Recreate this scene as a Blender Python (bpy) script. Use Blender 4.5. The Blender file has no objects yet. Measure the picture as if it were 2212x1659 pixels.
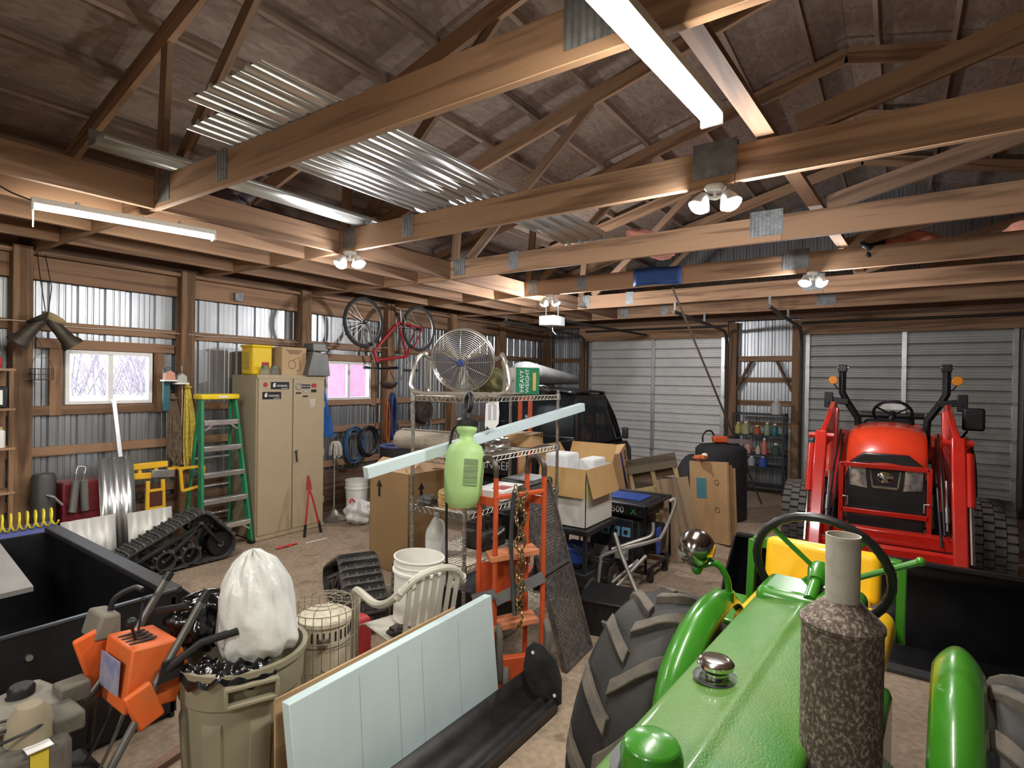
import bpy, bmesh, math, random
from mathutils import Matrix, Vector, Euler, Quaternion
random.seed(7)
SC = bpy.context.scene
COL = SC.collection
# ------------------------------------------------------------------ camera
cam_data = bpy.data.cameras.new('camera'); cam = bpy.data.objects.new('camera', cam_data); COL.objects.link(cam)
cam_data.sensor_width = 36.0; cam_data.lens = 36.0 * 1206.0 / 2212.0
cam_data.clip_start = 0.02; cam_data.clip_end = 300
CR = Vector((0.8230, 0.5678, 0.0142)).normalized()
CF = Vector((-0.5677, 0.8232, -0.0073)); CF = (CF - CR * CF.dot(CR)).normalized()
CU = CR.cross(CF)
cam.matrix_world = Matrix(((CR.x, CU.x, -CF.x, 0), (CR.y, CU.y, -CF.y, 0), (CR.z, CU.z, -CF.z, 1.88), (0, 0, 0, 1)))
SC.camera = cam
# ------------------------------------------------------------------ world, exposure
wd = bpy.data.worlds.new('overcast'); SC.world = wd; wd.use_nodes = True
bg = wd.node_tree.nodes['Background']; bg.inputs[0].default_value = (0.80, 0.86, 1.0, 1); bg.inputs[1].default_value = 5.0
SC.view_settings.view_transform = 'Standard'; SC.view_settings.look = 'None'
SC.view_settings.exposure = 0.50; SC.view_settings.gamma = 1.0; SC.view_settings.use_curve_mapping = False
TUBE_W, FLOOD_W = 16.0, 24.0      # watts of a shop tube and of one flood head
# ------------------------------------------------------------------ materials
MATS = {}
def nodes_of(m):
    m.use_nodes = True; nt = m.node_tree; return nt, nt.nodes, nt.links, nt.nodes['Principled BSDF']
def pm(name, col, rough=.6, metal=0, var=.12, scale=6, col2=None, amt=.5, sharp=0, bump=0, bscale=None, coat=0, trans=0, emit=None, es=0, spec=.5, alpha=1, stretch=(1, 1, 1), ior=1.45, rnd=.0):
    if name in MATS: return MATS[name]
    m = bpy.data.materials.new(name); nt, N, L, b = nodes_of(m)
    tc = N.new('ShaderNodeTexCoord'); mp = N.new('ShaderNodeMapping'); L.new(tc.outputs['Object'], mp.inputs[0]); mp.inputs['Scale'].default_value = stretch
    nz = N.new('ShaderNodeTexNoise'); nz.inputs['Scale'].default_value = scale; nz.inputs['Detail'].default_value = 6; nz.inputs['Roughness'].default_value = .62
    L.new(mp.outputs[0], nz.inputs[0])
    rp = N.new('ShaderNodeValToRGB'); L.new(nz.outputs[0], rp.inputs[0])
    c = Vector(col[:3])
    lo = c * (1 - var); hi = c * (1 + var)
    if col2 is not None: lo = c; hi = Vector(col2[:3])
    e = rp.color_ramp.elements
    a0, a1 = (amt - .22 * (1 - sharp), amt + .22 * (1 - sharp)) if col2 is not None else (.3, .7)
    e[0].position = max(0, a0); e[1].position = min(1, a1 + .001)
    e[0].color = (*lo, 1); e[1].color = (*hi, 1)
    out = rp.outputs[0]
    if rnd:
        oi = N.new('ShaderNodeObjectInfo'); hs = N.new('ShaderNodeHueSaturation'); mr = N.new('ShaderNodeMapRange')
        mr.inputs[3].default_value = 1 - rnd; mr.inputs[4].default_value = 1 + rnd
        L.new(oi.outputs['Random'], mr.inputs[0]); L.new(mr.outputs[0], hs.inputs['Value']); L.new(out, hs.inputs['Color']); out = hs.outputs[0]
    L.new(out, b.inputs['Base Color'])
    b.inputs['Roughness'].default_value = rough; b.inputs['Metallic'].default_value = metal
    b.inputs['Coat Weight'].default_value = coat; b.inputs['Coat Roughness'].default_value = .08
    b.inputs['Transmission Weight'].default_value = trans; b.inputs['IOR'].default_value = ior; b.inputs['Specular IOR Level'].default_value = spec
    b.inputs['Alpha'].default_value = alpha
    if emit is not None:
        b.inputs['Emission Color'].default_value = (*emit, 1); b.inputs['Emission Strength'].default_value = es
    if bump:
        bp = N.new('ShaderNodeBump'); bp.inputs['Strength'].default_value = bump; bp.inputs['Distance'].default_value = .01
        n2 = N.new('ShaderNodeTexNoise'); n2.inputs['Scale'].default_value = bscale or scale * 3; n2.inputs['Detail'].default_value = 5
        L.new(mp.outputs[0], n2.inputs[0]); L.new(n2.outputs[0], bp.inputs['Height']); L.new(bp.outputs[0], b.inputs['Normal'])
    MATS[name] = m; return m
def wood(name, c1, c2, axis='x', rough=.75, grain=1.0, rnd=.14, knots=True):
    if name in MATS: return MATS[name]
    m = bpy.data.materials.new(name); nt, N, L, b = nodes_of(m)
    tc = N.new('ShaderNodeTexCoord'); mp = N.new('ShaderNodeMapping'); L.new(tc.outputs['Object'], mp.inputs[0])
    s = {'x': (.55, 9, 9), 'y': (9, .5, 9), 'z': (9, 9, .55)}[axis]; mp.inputs['Scale'].default_value = [k * grain for k in s]
    oi = N.new('ShaderNodeObjectInfo'); ad = N.new('ShaderNodeVectorMath'); ad.operation = 'ADD'
    ml = N.new('ShaderNodeMath'); ml.operation = 'MULTIPLY'; ml.inputs[1].default_value = 37.0
    L.new(oi.outputs['Random'], ml.inputs[0]); L.new(mp.outputs[0], ad.inputs[0]); L.new(ml.outputs[0], ad.inputs[1])
    nz = N.new('ShaderNodeTexNoise'); nz.inputs['Scale'].default_value = 1.0; nz.inputs['Detail'].default_value = 3; nz.inputs['Distortion'].default_value = .7
    L.new(ad.outputs[0], nz.inputs[0])
    mu = N.new('ShaderNodeMath'); mu.operation = 'MULTIPLY'; mu.inputs[1].default_value = 14.0; L.new(nz.outputs[0], mu.inputs[0])
    sn = N.new('ShaderNodeMath'); sn.operation = 'SINE'; L.new(mu.outputs[0], sn.inputs[0])
    mr = N.new('ShaderNodeMapRange'); mr.inputs[1].default_value = -1; L.new(sn.outputs[0], mr.inputs[0])
    fine = N.new('ShaderNodeTexNoise'); fine.inputs['Scale'].default_value = 5; fine.inputs['Detail'].default_value = 6; L.new(ad.outputs[0], fine.inputs[0])
    av = N.new('ShaderNodeMath'); av.operation = 'MULTIPLY_ADD'; av.inputs[1].default_value = .55; L.new(mr.outputs[0], av.inputs[0])
    fm = N.new('ShaderNodeMath'); fm.operation = 'MULTIPLY'; fm.inputs[1].default_value = .55; L.new(fine.outputs[0], fm.inputs[0]); L.new(fm.outputs[0], av.inputs[2])
    rp = N.new('ShaderNodeValToRGB'); L.new(av.outputs[0], rp.inputs[0])
    e = rp.color_ramp.elements; e[0].position = .22; e[1].position = .72; e[0].color = (*[k * .72 for k in c2], 1); e[1].color = (*c1, 1)
    hs = N.new('ShaderNodeHueSaturation'); m2 = N.new('ShaderNodeMapRange'); m2.inputs[3].default_value = 1 - rnd; m2.inputs[4].default_value = 1 + rnd
    L.new(oi.outputs['Random'], m2.inputs[0]); L.new(m2.outputs[0], hs.inputs['Value']); L.new(rp.outputs[0], hs.inputs['Color'])
    L.new(hs.outputs[0], b.inputs['Base Color']); b.inputs['Roughness'].default_value = rough; b.inputs['Specular IOR Level'].default_value = .3
    bp = N.new('ShaderNodeBump'); bp.inputs['Strength'].default_value = .25; bp.inputs['Distance'].default_value = .004
    L.new(av.outputs[0], bp.inputs['Height']); L.new(bp.outputs[0], b.inputs['Normal'])
    MATS[name] = m; return m
# ------------------------------------------------------------------ mesh builder
def V(*a): return Vector(a)
class MB:
    def __init__(s): s.v = []; s.f = []; s.sm = []
    def add(s, vs, fs, smooth=False):
        o = len(s.v); s.v += [tuple(x) for x in vs]
        for q in fs: s.f.append([o + i for i in q]); s.sm.append(smooth)
        return s
    def box(s, c, d, rot=None, taper=1.0):
        hx, hy, hz = d[0] / 2, d[1] / 2, d[2] / 2
        p = [V(x, y, z) for z, k in ((-hz, 1), (hz, taper)) for x, y in ((-hx * k, -hy * k), (hx * k, -hy * k), (hx * k, hy * k), (-hx * k, hy * k))]
        if rot is not None:
            r = Euler(rot).to_matrix() if not isinstance(rot, Matrix) else rot
            p = [r @ q for q in p]
        p = [q + V(*c) for q in p]
        return s.add(p, [(3, 2, 1, 0), (4, 5, 6, 7), (0, 1, 5, 4), (1, 2, 6, 5), (2, 3, 7, 6), (3, 0, 4, 7)])
    def span(s, a, b):
        return s.box([(a[i] + b[i]) / 2 for i in range(3)], [abs(b[i] - a[i]) for i in range(3)])
    def bar(s, a, b, w, t, up=(0, 0, 1)):
        a, b = V(*a), V(*b); d = (b - a); ln = d.length; d.normalize(); u = V(*up)
        if abs(d.dot(u)) > .98: u = V(1, 0, 0) if abs(d.x) < .9 else V(0, 1, 0)
        x = d.cross(u).normalized(); u = x.cross(d)
        r = Matrix((x, d, u)).transposed()
        return s.box((a + b) / 2, (w, ln, t), r)
    def tube(s, pts, r, n=8, closed=False, caps=True):
        pts = [V(*p) for p in pts]; m = len(pts); rs = r if isinstance(r, (list, tuple)) else [r] * m
        vs = []; fs = []; pu = None
        for i, p in enumerate(pts):
            if closed: d = pts[(i + 1) % m] - pts[i - 1]
            else: d = pts[min(i + 1, m - 1)] - pts[max(i - 1, 0)]
            if d.length < 1e-9: d = V(0, 0, 1)
            d.normalize()
            if pu is None:
                pu = V(0, 0, 1) if abs(d.z) < .9 else V(1, 0, 0)
            x = d.cross(pu)
            if x.length < 1e-6: x = d.orthogonal()
            x.normalize(); u = x.cross(d); pu = u
            for k in range(n):
                a = 2 * math.pi * k / n; vs.append(p + (x * math.cos(a) + u * math.sin(a)) * rs[i])
        for i in range(m if closed else m - 1):
            j = (i + 1) % m
            for k in range(n):
                l = (k + 1) % n; fs.append((i * n + k, i * n + l, j * n + l, j * n + k))
        if caps and not closed: fs += [tuple(range(n - 1, -1, -1)), tuple((m - 1) * n + k for k in range(n))]
        return s.add(vs, fs, n > 5)
    def lathe(s, prof, c=(0, 0, 0), axis=(0, 0, 1), n=24, a0=0, a1=2 * math.pi, sx=1, sy=1):
        q = V(0, 0, 1).rotation_difference(V(*axis).normalized()); full = abs(a1 - a0 - 2 * math.pi) < 1e-6
        m = n if full else n + 1; vs = []; fs = []
        for r, z in prof:
            for k in range(m):
                a = a0 + (a1 - a0) * k / n; vs.append(q @ V(r * sx * math.cos(a), r * sy * math.sin(a), z) + V(*c))
        for i in range(len(prof) - 1):
            for k in range(n):
                l = (k + 1) % m; fs.append((i * m + k, i * m + l, (i + 1) * m + l, (i + 1) * m + k))
        return s.add(vs, fs, True)
    def cyl(s, a, b, r, n=16, r2=None):
        a, b = V(*a), V(*b); L = (b - a).length; r2 = r if r2 is None else r2
        return s.lathe([(0, 0), (r, 0), (r2, L), (0, L)], a, b - a, n)
    def ball(s, c, r, n=14, zc=None):
        rx, ry, rz = r if isinstance(r, (tuple, list)) else (r, r, r)
        vs = []; fs = []; m = max(6, n // 2 + 1)
        for i in range(m + 1):
            t = math.pi * i / m
            for k in range(n):
                a = 2 * math.pi * k / n; vs.append(V(c[0] + rx * math.sin(t) * math.cos(a), c[1] + ry * math.sin(t) * math.sin(a), c[2] - rz * math.cos(t)))
        for i in range(m):
            for k in range(n):
                l = (k + 1) % n; fs.append((i * n + k, i * n + l, (i + 1) * n + l, (i + 1) * n + k))
        return s.add(vs, fs, True)
    def torus(s, c, axis, R, r, n=32, k=8, a0=0, a1=2 * math.pi):
        q = V(0, 0, 1).rotation_difference(V(*axis).normalized()); full = abs(a1 - a0 - 2 * math.pi) < 1e-6
        m = n if full else n + 1
        pts = [q @ V(R * math.cos(a0 + (a1 - a0) * i / n), R * math.sin(a0 + (a1 - a0) * i / n), 0) + V(*c) for i in range(m)]
        return s.tube(pts, r, k, closed=full)
    def prism(s, poly, t, o=(0, 0, 0), u=(1, 0, 0), v=(0, 1, 0)):
        u, v, o = V(*u).normalized(), V(*v).normalized(), V(*o); w = u.cross(v); n = len(poly)
        vs = [o + u * p[0] + v * p[1] for p in poly] + [o + u * p[0] + v * p[1] + w * t for p in poly]
        fs = [tuple(range(n - 1, -1, -1)), tuple(range(n, 2 * n))] + [(i, (i + 1) % n, n + (i + 1) % n, n + i) for i in range(n)]
        return s.add(vs, fs)
    def sweep(s, prof, o, u, v, w, L):        # open profile polyline (a,b) extruded L along w, thin sheet
        u, v, w, o = V(*u), V(*v), V(*w), V(*o); n = len(prof)
        vs = [o + u * p[0] + v * p[1] for p in prof] + [o + u * p[0] + v * p[1] + w * L for p in prof]
        return s.add(vs, [(i, i + 1, n + i + 1, n + i) for i in range(n - 1)])
    def grid(s, fn, nu, nv, smooth=True, wrapu=False):
        vs = [fn(i / nu, j / nv) for j in range(nv + 1) for i in range(nu if wrapu else nu + 1)]; m = nu if wrapu else nu + 1
        fs = [(j * m + i, j * m + (i + 1) % m, (j + 1) * m + (i + 1) % m, (j + 1) * m + i) for j in range(nv) for i in range(nu)]
        return s.add(vs, fs, smooth)
    def xf(s, mat):
        s.v = [tuple(mat @ V(*p)) for p in s.v]; return s
    def build(s, name, mat, parent=None, bevel=0, ang=35, solid=0, sub=0, loc=None, rot=None, seg=2):
        me = bpy.data.meshes.new(name); me.from_pydata(s.v, [], s.f)
        bm = bmesh.new(); bm.from_mesh(me); bmesh.ops.recalc_face_normals(bm, faces=bm.faces); bm.to_mesh(me); bm.free()
        me.polygons.foreach_set('use_smooth', [True] * len(me.polygons)); me.set_sharp_from_angle(angle=math.radians(ang))
        me.materials.append(mat)
        o = bpy.data.objects.new(name, me); COL.objects.link(o)
        if parent is not None: o.parent = parent
        if loc is not None: o.location = loc
        if rot is not None: o.rotation_euler = rot
        if solid:
            md = o.modifiers.new('thickness', 'SOLIDIFY'); md.thickness = solid; md.offset = 0
        if bevel:
            md = o.modifiers.new('bevel', 'BEVEL'); md.width = bevel; md.segments = seg; md.limit_method = 'ANGLE'; md.angle_limit = math.radians(40)
        if sub:
            md = o.modifiers.new('sub', 'SUBSURF'); md.levels = sub; md.render_levels = sub
        return o
def thing(name, label, cat, loc=(0, 0, 0), rz=0, group=None, rot=None):
    o = bpy.data.objects.new(name, None); COL.objects.link(o); o.location = loc; o.rotation_euler = rot or (0, 0, rz); o.empty_display_size = .1
    o['label'] = label; o['category'] = cat
    if group: o['group'] = group
    return o
def tag(o, label, cat, group=None):
    o['label'] = label; o['category'] = cat
    if group: o['group'] = group
    return o
def struct(name, label, cat):
    o = bpy.data.objects.new(name, None); COL.objects.link(o); o['kind'] = 'structure'; o['label'] = label; o['category'] = cat; return o
def inst(o, parent, loc=None, rot=None):      # another piece sharing its mesh
    c = o.copy(); COL.objects.link(c); c.parent = parent
    if loc is not None: c.location = loc
    if rot is not None: c.rotation_euler = rot
    return c
def copy_tree(o, parent=None):
    c = o.copy(); COL.objects.link(c); c.parent = parent
    for ch in list(o.children): copy_tree(ch, c)
    return c
def text(name, s, size, mat, parent, loc, rot, depth=.0008, align='CENTER'):
    cu = bpy.data.curves.new(name, 'FONT'); cu.body = s; cu.size = size; cu.extrude = depth; cu.align_x = align; cu.align_y = 'CENTER'; cu.resolution_u = 3
    t = bpy.data.objects.new('tmp', cu); COL.objects.link(t)
    dg = bpy.context.evaluated_depsgraph_get(); dg.update()
    me = bpy.data.meshes.new_from_object(t.evaluated_get(dg)); bpy.data.objects.remove(t); bpy.data.curves.remove(cu)
    me.materials.clear(); me.materials.append(mat)
    o = bpy.data.objects.new(name, me); COL.objects.link(o); o.parent = parent; o.location = loc; o.rotation_euler = rot
    return o
def arc(c, r, a0, a1, n, u=(1, 0, 0), v=(0, 0, 1)):
    c, u, v = V(*c), V(*u), V(*v); return [c + u * (r * math.cos(a0 + (a1 - a0) * i / n)) + v * (r * math.sin(a0 + (a1 - a0) * i / n)) for i in range(n + 1)]
def smooth_path(pts, k=5):
    pts = [V(*p) for p in pts]; out = []
    for i in range(len(pts) - 1):
        p0, p1, p2, p3 = pts[max(i - 1, 0)], pts[i], pts[i + 1], pts[min(i + 2, len(pts) - 1)]
        for j in range(k):
            t = j / k; out.append(.5 * ((2 * p1) + (p2 - p0) * t + (2 * p0 - 5 * p1 + 4 * p2 - p3) * t * t + (3 * p1 - p0 - 3 * p2 + p3) * t ** 3))
    return out + [pts[-1]]
PI = math.pi
# ---- shared materials
wx = wood('lumber_x', (.40, .24, .14), (.25, .140, .078), 'x')
wy = wood('lumber_y', (.31, .185, .112), (.20, .113, .066), 'y')
wz = wood('lumber_z', (.27, .155, .085), (.155, .086, .047), 'z')
wdark = wood('old_lumber', (.20, .12, .078), (.13, .075, .047), 'x')
wdy = wood('old_lumber_y', (.20, .12, .08), (.13, .075, .048), 'y')
galv = pm('galvanized_sheet', (.40, .415, .43), .36, .85, var=.22, scale=3, stretch=(1, 1, .25), bump=.05)
galvd = pm('galvanized_plate', (.25, .26, .26), .55, .6, var=.3, scale=14, bump=.3, bscale=60)
alu = pm('aluminium', (.72, .73, .73), .3, .9, var=.1, scale=10)
steel = pm('steel', (.45, .45, .45), .4, .9, var=.2, scale=10)
chrome = pm('chrome', (.75, .74, .71), .12, 1, var=.05)
black = pm('black_plastic', (.012, .012, .013), .45, 0, var=.3)
blackm = pm('black_metal', (.02, .02, .022), .4, .2, var=.3, scale=9)
rubber = pm('rubber', (.028, .027, .026), .75, 0, var=.3, scale=12, bump=.25, bscale=60)
dust_rubber = pm('dusty_rubber', (.035, .033, .032), .6, 0, col2=(.09, .083, .075), amt=.58, scale=5, bump=.2, bscale=40)
white = pm('white_plastic', (.80, .79, .74), .45, 0, var=.05)
whitep = pm('white_paint', (.80, .79, .76), .5, 0, var=.06)
card = pm('cardboard', (.44, .27, .13), .85, 0, var=.12, scale=4, bump=.05)
cardd = pm('dark_cardboard', (.30, .175, .08), .85, 0, var=.12, scale=4)
redp = pm('red_paint', (.62, .035, .02), .35, 0, var=.15, coat=.4)
yel = pm('yellow_paint', (.80, .46, .03), .45, 0, var=.14)
green = pm('green_paint', (.06, .33, .04), .28, 0, var=.2, coat=.7)
blue = pm('blue_plastic', (.03, .08, .35), .4, 0, var=.2)
# =================================================================== the setting
XL, XR, YB, YF = -6.60, 5.70, -4.0, 10.85
RIDGE, EAVE, PITCH = -0.45, 3.42, 0.26
def roof_z(x): return EAVE + PITCH * (x - XL) if x <= RIDGE else EAVE + PITCH * (RIDGE - XL) - PITCH * (x - RIDGE)
# ---- floor
def floor_mat():
    m = bpy.data.materials.new('dirty_concrete'); nt, N, L, b = nodes_of(m); MATS['floor'] = m
    tc = N.new('ShaderNodeTexCoord')
    n1 = N.new('ShaderNodeTexNoise'); n1.inputs['Scale'].default_value = 1.1; n1.inputs['Detail'].default_value = 8; n1.inputs['Roughness'].default_value = .7
    n2 = N.new('ShaderNodeTexNoise'); n2.inputs['Scale'].default_value = 26; n2.inputs['Detail'].default_value = 6
    n3 = N.new('ShaderNodeTexNoise'); n3.inputs['Scale'].default_value = 3.3; n3.inputs['Detail'].default_value = 9; n3.inputs['Distortion'].default_value = 1.4
    for n in (n1, n2, n3): L.new(tc.outputs['Object'], n.inputs[0])
    r1 = N.new('ShaderNodeValToRGB'); e = r1.color_ramp.elements; e[0].position = .32; e[0].color = (.25, .18, .125, 1); e[1].position = .66; e[1].color = (.42, .32, .225, 1)
    r3 = N.new('ShaderNodeValToRGB'); e = r3.color_ramp.elements; e[0].position = .60; e[0].color = (0, 0, 0, 1); e[1].position = .70; e[1].color = (1, 1, 1, 1)
    L.new(n1.outputs[0], r1.inputs[0]); L.new(n3.outputs[0], r3.inputs[0])
    r2 = N.new('ShaderNodeMapRange'); r2.inputs[1].default_value = .3; r2.inputs[2].default_value = .7; r2.inputs[3].default_value = .72; r2.inputs[4].default_value = 1.12; L.new(n2.outputs[0], r2.inputs[0])
    hs = N.new('ShaderNodeHueSaturation'); L.new(r1.outputs[0], hs.inputs['Color']); L.new(r2.outputs[0], hs.inputs['Value'])
    mx = N.new('ShaderNodeMix'); mx.data_type = 'RGBA'; mm = N.new('ShaderNodeMath'); mm.operation = 'MULTIPLY'; mm.inputs[1].default_value = .55
    L.new(r3.outputs[0], mm.inputs[0]); L.new(mm.outputs[0], mx.inputs[0]); L.new(hs.outputs[0], mx.inputs[6]); mx.inputs[7].default_value = (.12, .085, .06, 1)
    L.new(mx.outputs[2], b.inputs['Base Color']); b.inputs['Roughness'].default_value = .85
    bp = N.new('ShaderNodeBump'); bp.inputs['Strength'].default_value = .35; bp.inputs['Distance'].default_value = .01; L.new(n2.outputs[0], bp.inputs['Height']); L.new(bp.outputs[0], b.inputs['Normal'])
    return m
fl = MB().span((XL - .2, YB - .2, -.12), (XR + .2, YF + .2, 0)).build('floor', floor_mat())
fl['kind'] = 'structure'; fl['label'] = 'dusty tan concrete floor of the pole barn'; fl['category'] = 'floor'
# ---- corrugated siding: real ribs, cut round openings
def siding(name, parent, org, u, w, a0, a1, H, holes, pitch=.2286):
    # org + a*u + z*Z, ribs stand out along w
    prof = [(a0, 0)]; k = math.floor(a0 / pitch)
    while k * pitch < a1:
        c = k * pitch
        for da, d in ((-.032, 0), (-.016, .02), (.016, .02), (.032, 0), (.085, 0), (.091, .005), (.099, .005), (.105, 0), (.137, 0), (.143, .005), (.151, .005), (.157, 0)):
            if a0 < c + da < a1: prof.append((c + da, d))
        k += 1
    prof.append((a1, 0))
    cuts = sorted({x for h in holes for x in (h[0], h[1]) if a0 < x < a1})
    out = []
    for i, p in enumerate(prof):
        if i:
            q = prof[i - 1]
            for c in cuts:
                if q[0] < c < p[0]: out.append((c, q[1] + (p[1] - q[1]) * (c - q[0]) / (p[0] - q[0])))
        out.append(p)
    b = MB(); o, u, w = V(*org), V(*u), V(*w)
    for p, q in zip(out, out[1:]):
        m = (p[0] + q[0]) / 2; zs = [(0, H(m))]
        for h in holes:
            if h[0] < m < h[1]:
                zs = [s for z in zs for s in ((z[0], min(z[1], h[2])), (max(z[0], h[3]), z[1])) if s[1] - s[0] > .001]
        for z0, z1 in zs:
            P = o + u * p[0] + w * p[1]; Q = o + u * q[0] + w * q[1]
            b.add([P + V(0, 0, z0), Q + V(0, 0, z0), Q + V(0, 0, z1), P + V(0, 0, z1)], [(0, 1, 2, 3)])
    return b.build(name, galv, parent, ang=20)
WIN = [(1.97, 2.73, 1.58, 2.11), (4.93, 5.74, 1.56, 2.11)]
wl = struct('wall_left', 'corrugated galvanized steel wall with wooden posts, girts and two windows', 'wall')
y = YB
while y < YF - .01:
    y1 = min(y + .9144, YF); siding('siding_panel', wl, (XL, 0, 0), (0, 1, 0), (-1, 0, 0), y, y1, lambda a: EAVE + .205, WIN); y = y1
POSTS = [-2.9, -1.4, .12, 1.62, 3.03, 4.52, 6.02, 7.5, 9.0]
def beam(name, a, b, mat, parent, bev=.003):
    o = MB(); c = [(a[i] + b[i]) / 2 for i in range(3)]; d = [abs(b[i] - a[i]) for i in range(3)]
    o.box((0, 0, 0), d); return o.build(name, mat, parent, bevel=bev, loc=c, seg=1)
for i, yp in enumerate(POSTS): beam('post', (XL + .045, yp - .07, 0), (XL + .185, yp + .07, 3.02), wz, wl)
ys = [YB] + POSTS + [YF]
for i in range(len(ys) - 1):
    a, b = ys[i] + .001, ys[i + 1] - .001
    for z, zh in ((2.28, .09), (1.10, .09), (.62, .09)): beam('girt', (XL + .005, a, z), (XL + .042, b, z + zh), wy, wl)
    # sill girt and head girt skip the panes
    for wv in [None]:
        for z, zh in ((1.485, .09),): beam('girt', (XL + .005, a, z), (XL + .042, b, z + zh), wy, wl)
    beam('header', (XL + .045, a + .07, 2.74), (XL + .085, b - .07, 2.953), wy, wl)
    beam('eave_gap_shade', (XL + .012, a, 2.998), (XL + .03, b, EAVE + .02), wdy, wl)  # dark board standing in for the shaded gap under the eave
    beam('top_plate', (XL + .003, a, 2.955), (XL + .15, b, 2.995), wy, wl)
    for z in (.005, .195, .385): beam('skirt_board', (XL + .008, a, z), (XL + .042, b, z + .183), wdy, wl)
for (a, b, z0, z1) in WIN:
    beam('window_header', (XL + .005, a - .22, z1 + .005), (XL + .044, b + .22, z1 + .10), wy, wl)
    beam('window_jack', (XL + .004, a - .12, z0 - .10), (XL + .043, a - .02, z1 + .004), wz, wl)
    beam('window_jack', (XL + .004, b + .02, z0 - .10), (XL + .043, b + .12, z1 + .004), wz, wl)
wframe = pm('window_vinyl', (.82, .80, .78), .4, 0, var=.03)
glass = pm('window_glass', (.95, .97, 1), .02, 0, var=0, trans=1, ior=1.03)
for n, (a, b, z0, z1) in enumerate(WIN):
    wn = struct('window_%d' % (n + 1), ['sliding window with white vinyl frame beside the hanging floodlights', 'sliding window with white vinyl frame behind the hanging bicycle'][n], 'window')
    x0, x1 = XL - .03, XL + .05; m = (a + b) / 2
    f = MB(); t = .035
    f.span((x0, a, z0), (x1, a + t, z1)).span((x0, b - t, z0), (x1, b, z1)).span((x0, a + t, z0), (x1, b - t, z0 + t)).span((x0, a + t, z1 - t), (x1, b - t, z1))
    f.build('window_frame', wframe, wn, bevel=.004)
    MB().span((x0 + .02, m - .022, z0 + t), (x1 - .012, m + .022, z1 - t)).build('meeting_rail', wframe, wn, bevel=.003)
    MB().span((x0 + .03, a + t, z0 + t), (x0 + .034, m - .02, z1 - t)).build('pane', glass, wn)
    MB().span((x0 + .04, m + .02, z0 + t), (x0 + .044, b - t, z1 - t)).build('pane', glass, wn)
    MB().span((x1 - .012, m - .012, (z0 + z1) / 2 - .04), (x1 - .002, m + .012, (z0 + z1) / 2 + .04)).build('latch', whitep, wn)
# ---- far wall with two overhead doors
D1, D2, DH = (-5.40, -2.62), (-1.30, 1.43), 2.70
wf = struct('wall_far', 'corrugated steel end wall with two overhead garage doors', 'wall')
x = XL
while x < XR - .01:
    x1 = min(x + .9144, XR); siding('siding_panel', wf, (0, YF, 0), (1, 0, 0), (0, 1, 0), x, x1, lambda a: roof_z(a) + .197, [(D1[0], D1[1], -1, DH), (D2[0], D2[1], -1, DH)]); x = x1
fposts = [XL + .12, D1[0] - .12, D1[1] + .14, D2[0] - .13, D2[1] + .12, 3.2, XR - .12]
for xp in fposts: beam('post', (xp - .07, YF - .185, 0), (xp + .07, YF - .045, 2.98), wz, wf)
for (a, b) in ((XL, D1[0] - .05), (D1[1] + .05, D2[0] - .05), (D2[1] + .05, XR)):
    for z in (.62, 1.10, 1.485, 1.90, 2.28): beam('girt', (a, YF - .042, z), (b, YF - .005, z + .09), wx, wf)
beam('door_header', (D1[0] - .2, YF - .225, 2.72), (D1[1] + .06, YF - .187, 3.0), wx, wf)
beam('door_header', (D2[0] - .06, YF - .225, 2.72), (D2[1] + .2, YF - .187, 3.0), wx, wf)
beam('end_beam', (XL + .2, YF - .28, 3.0), (XR - .2, YF - .23, 3.19), wdark, wf)
beam('brace', (D1[1] + .22, YF - .1, 2.28), (D2[0] - .2, YF - .045, 2.37), wx, wf)
for s, xa, xb in ((1, D1[1] + .2, D1[1] + .45), (-1, D2[0] - .2, D2[0] - .45)):
    MB().bar((xa, YF - .12, 1.75), (xb, YF - .12, 2.28), .04, .09, (0, 1, 0)).build('knee_brace', wdark, wf)
doorw = pm('door_enamel', (.80, .80, .78), .45, .1, var=.08, scale=3)
doorg = pm('door_backer', (.42, .43, .41), .5, .2, var=.1, scale=3)
strut_m = pm('door_steel', (.60, .61, .60), .35, .6, var=.15)
groove_shade = pm('door_groove_shade', (.06, .06, .06), .7)  # dark colour for the shade in door grooves
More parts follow.
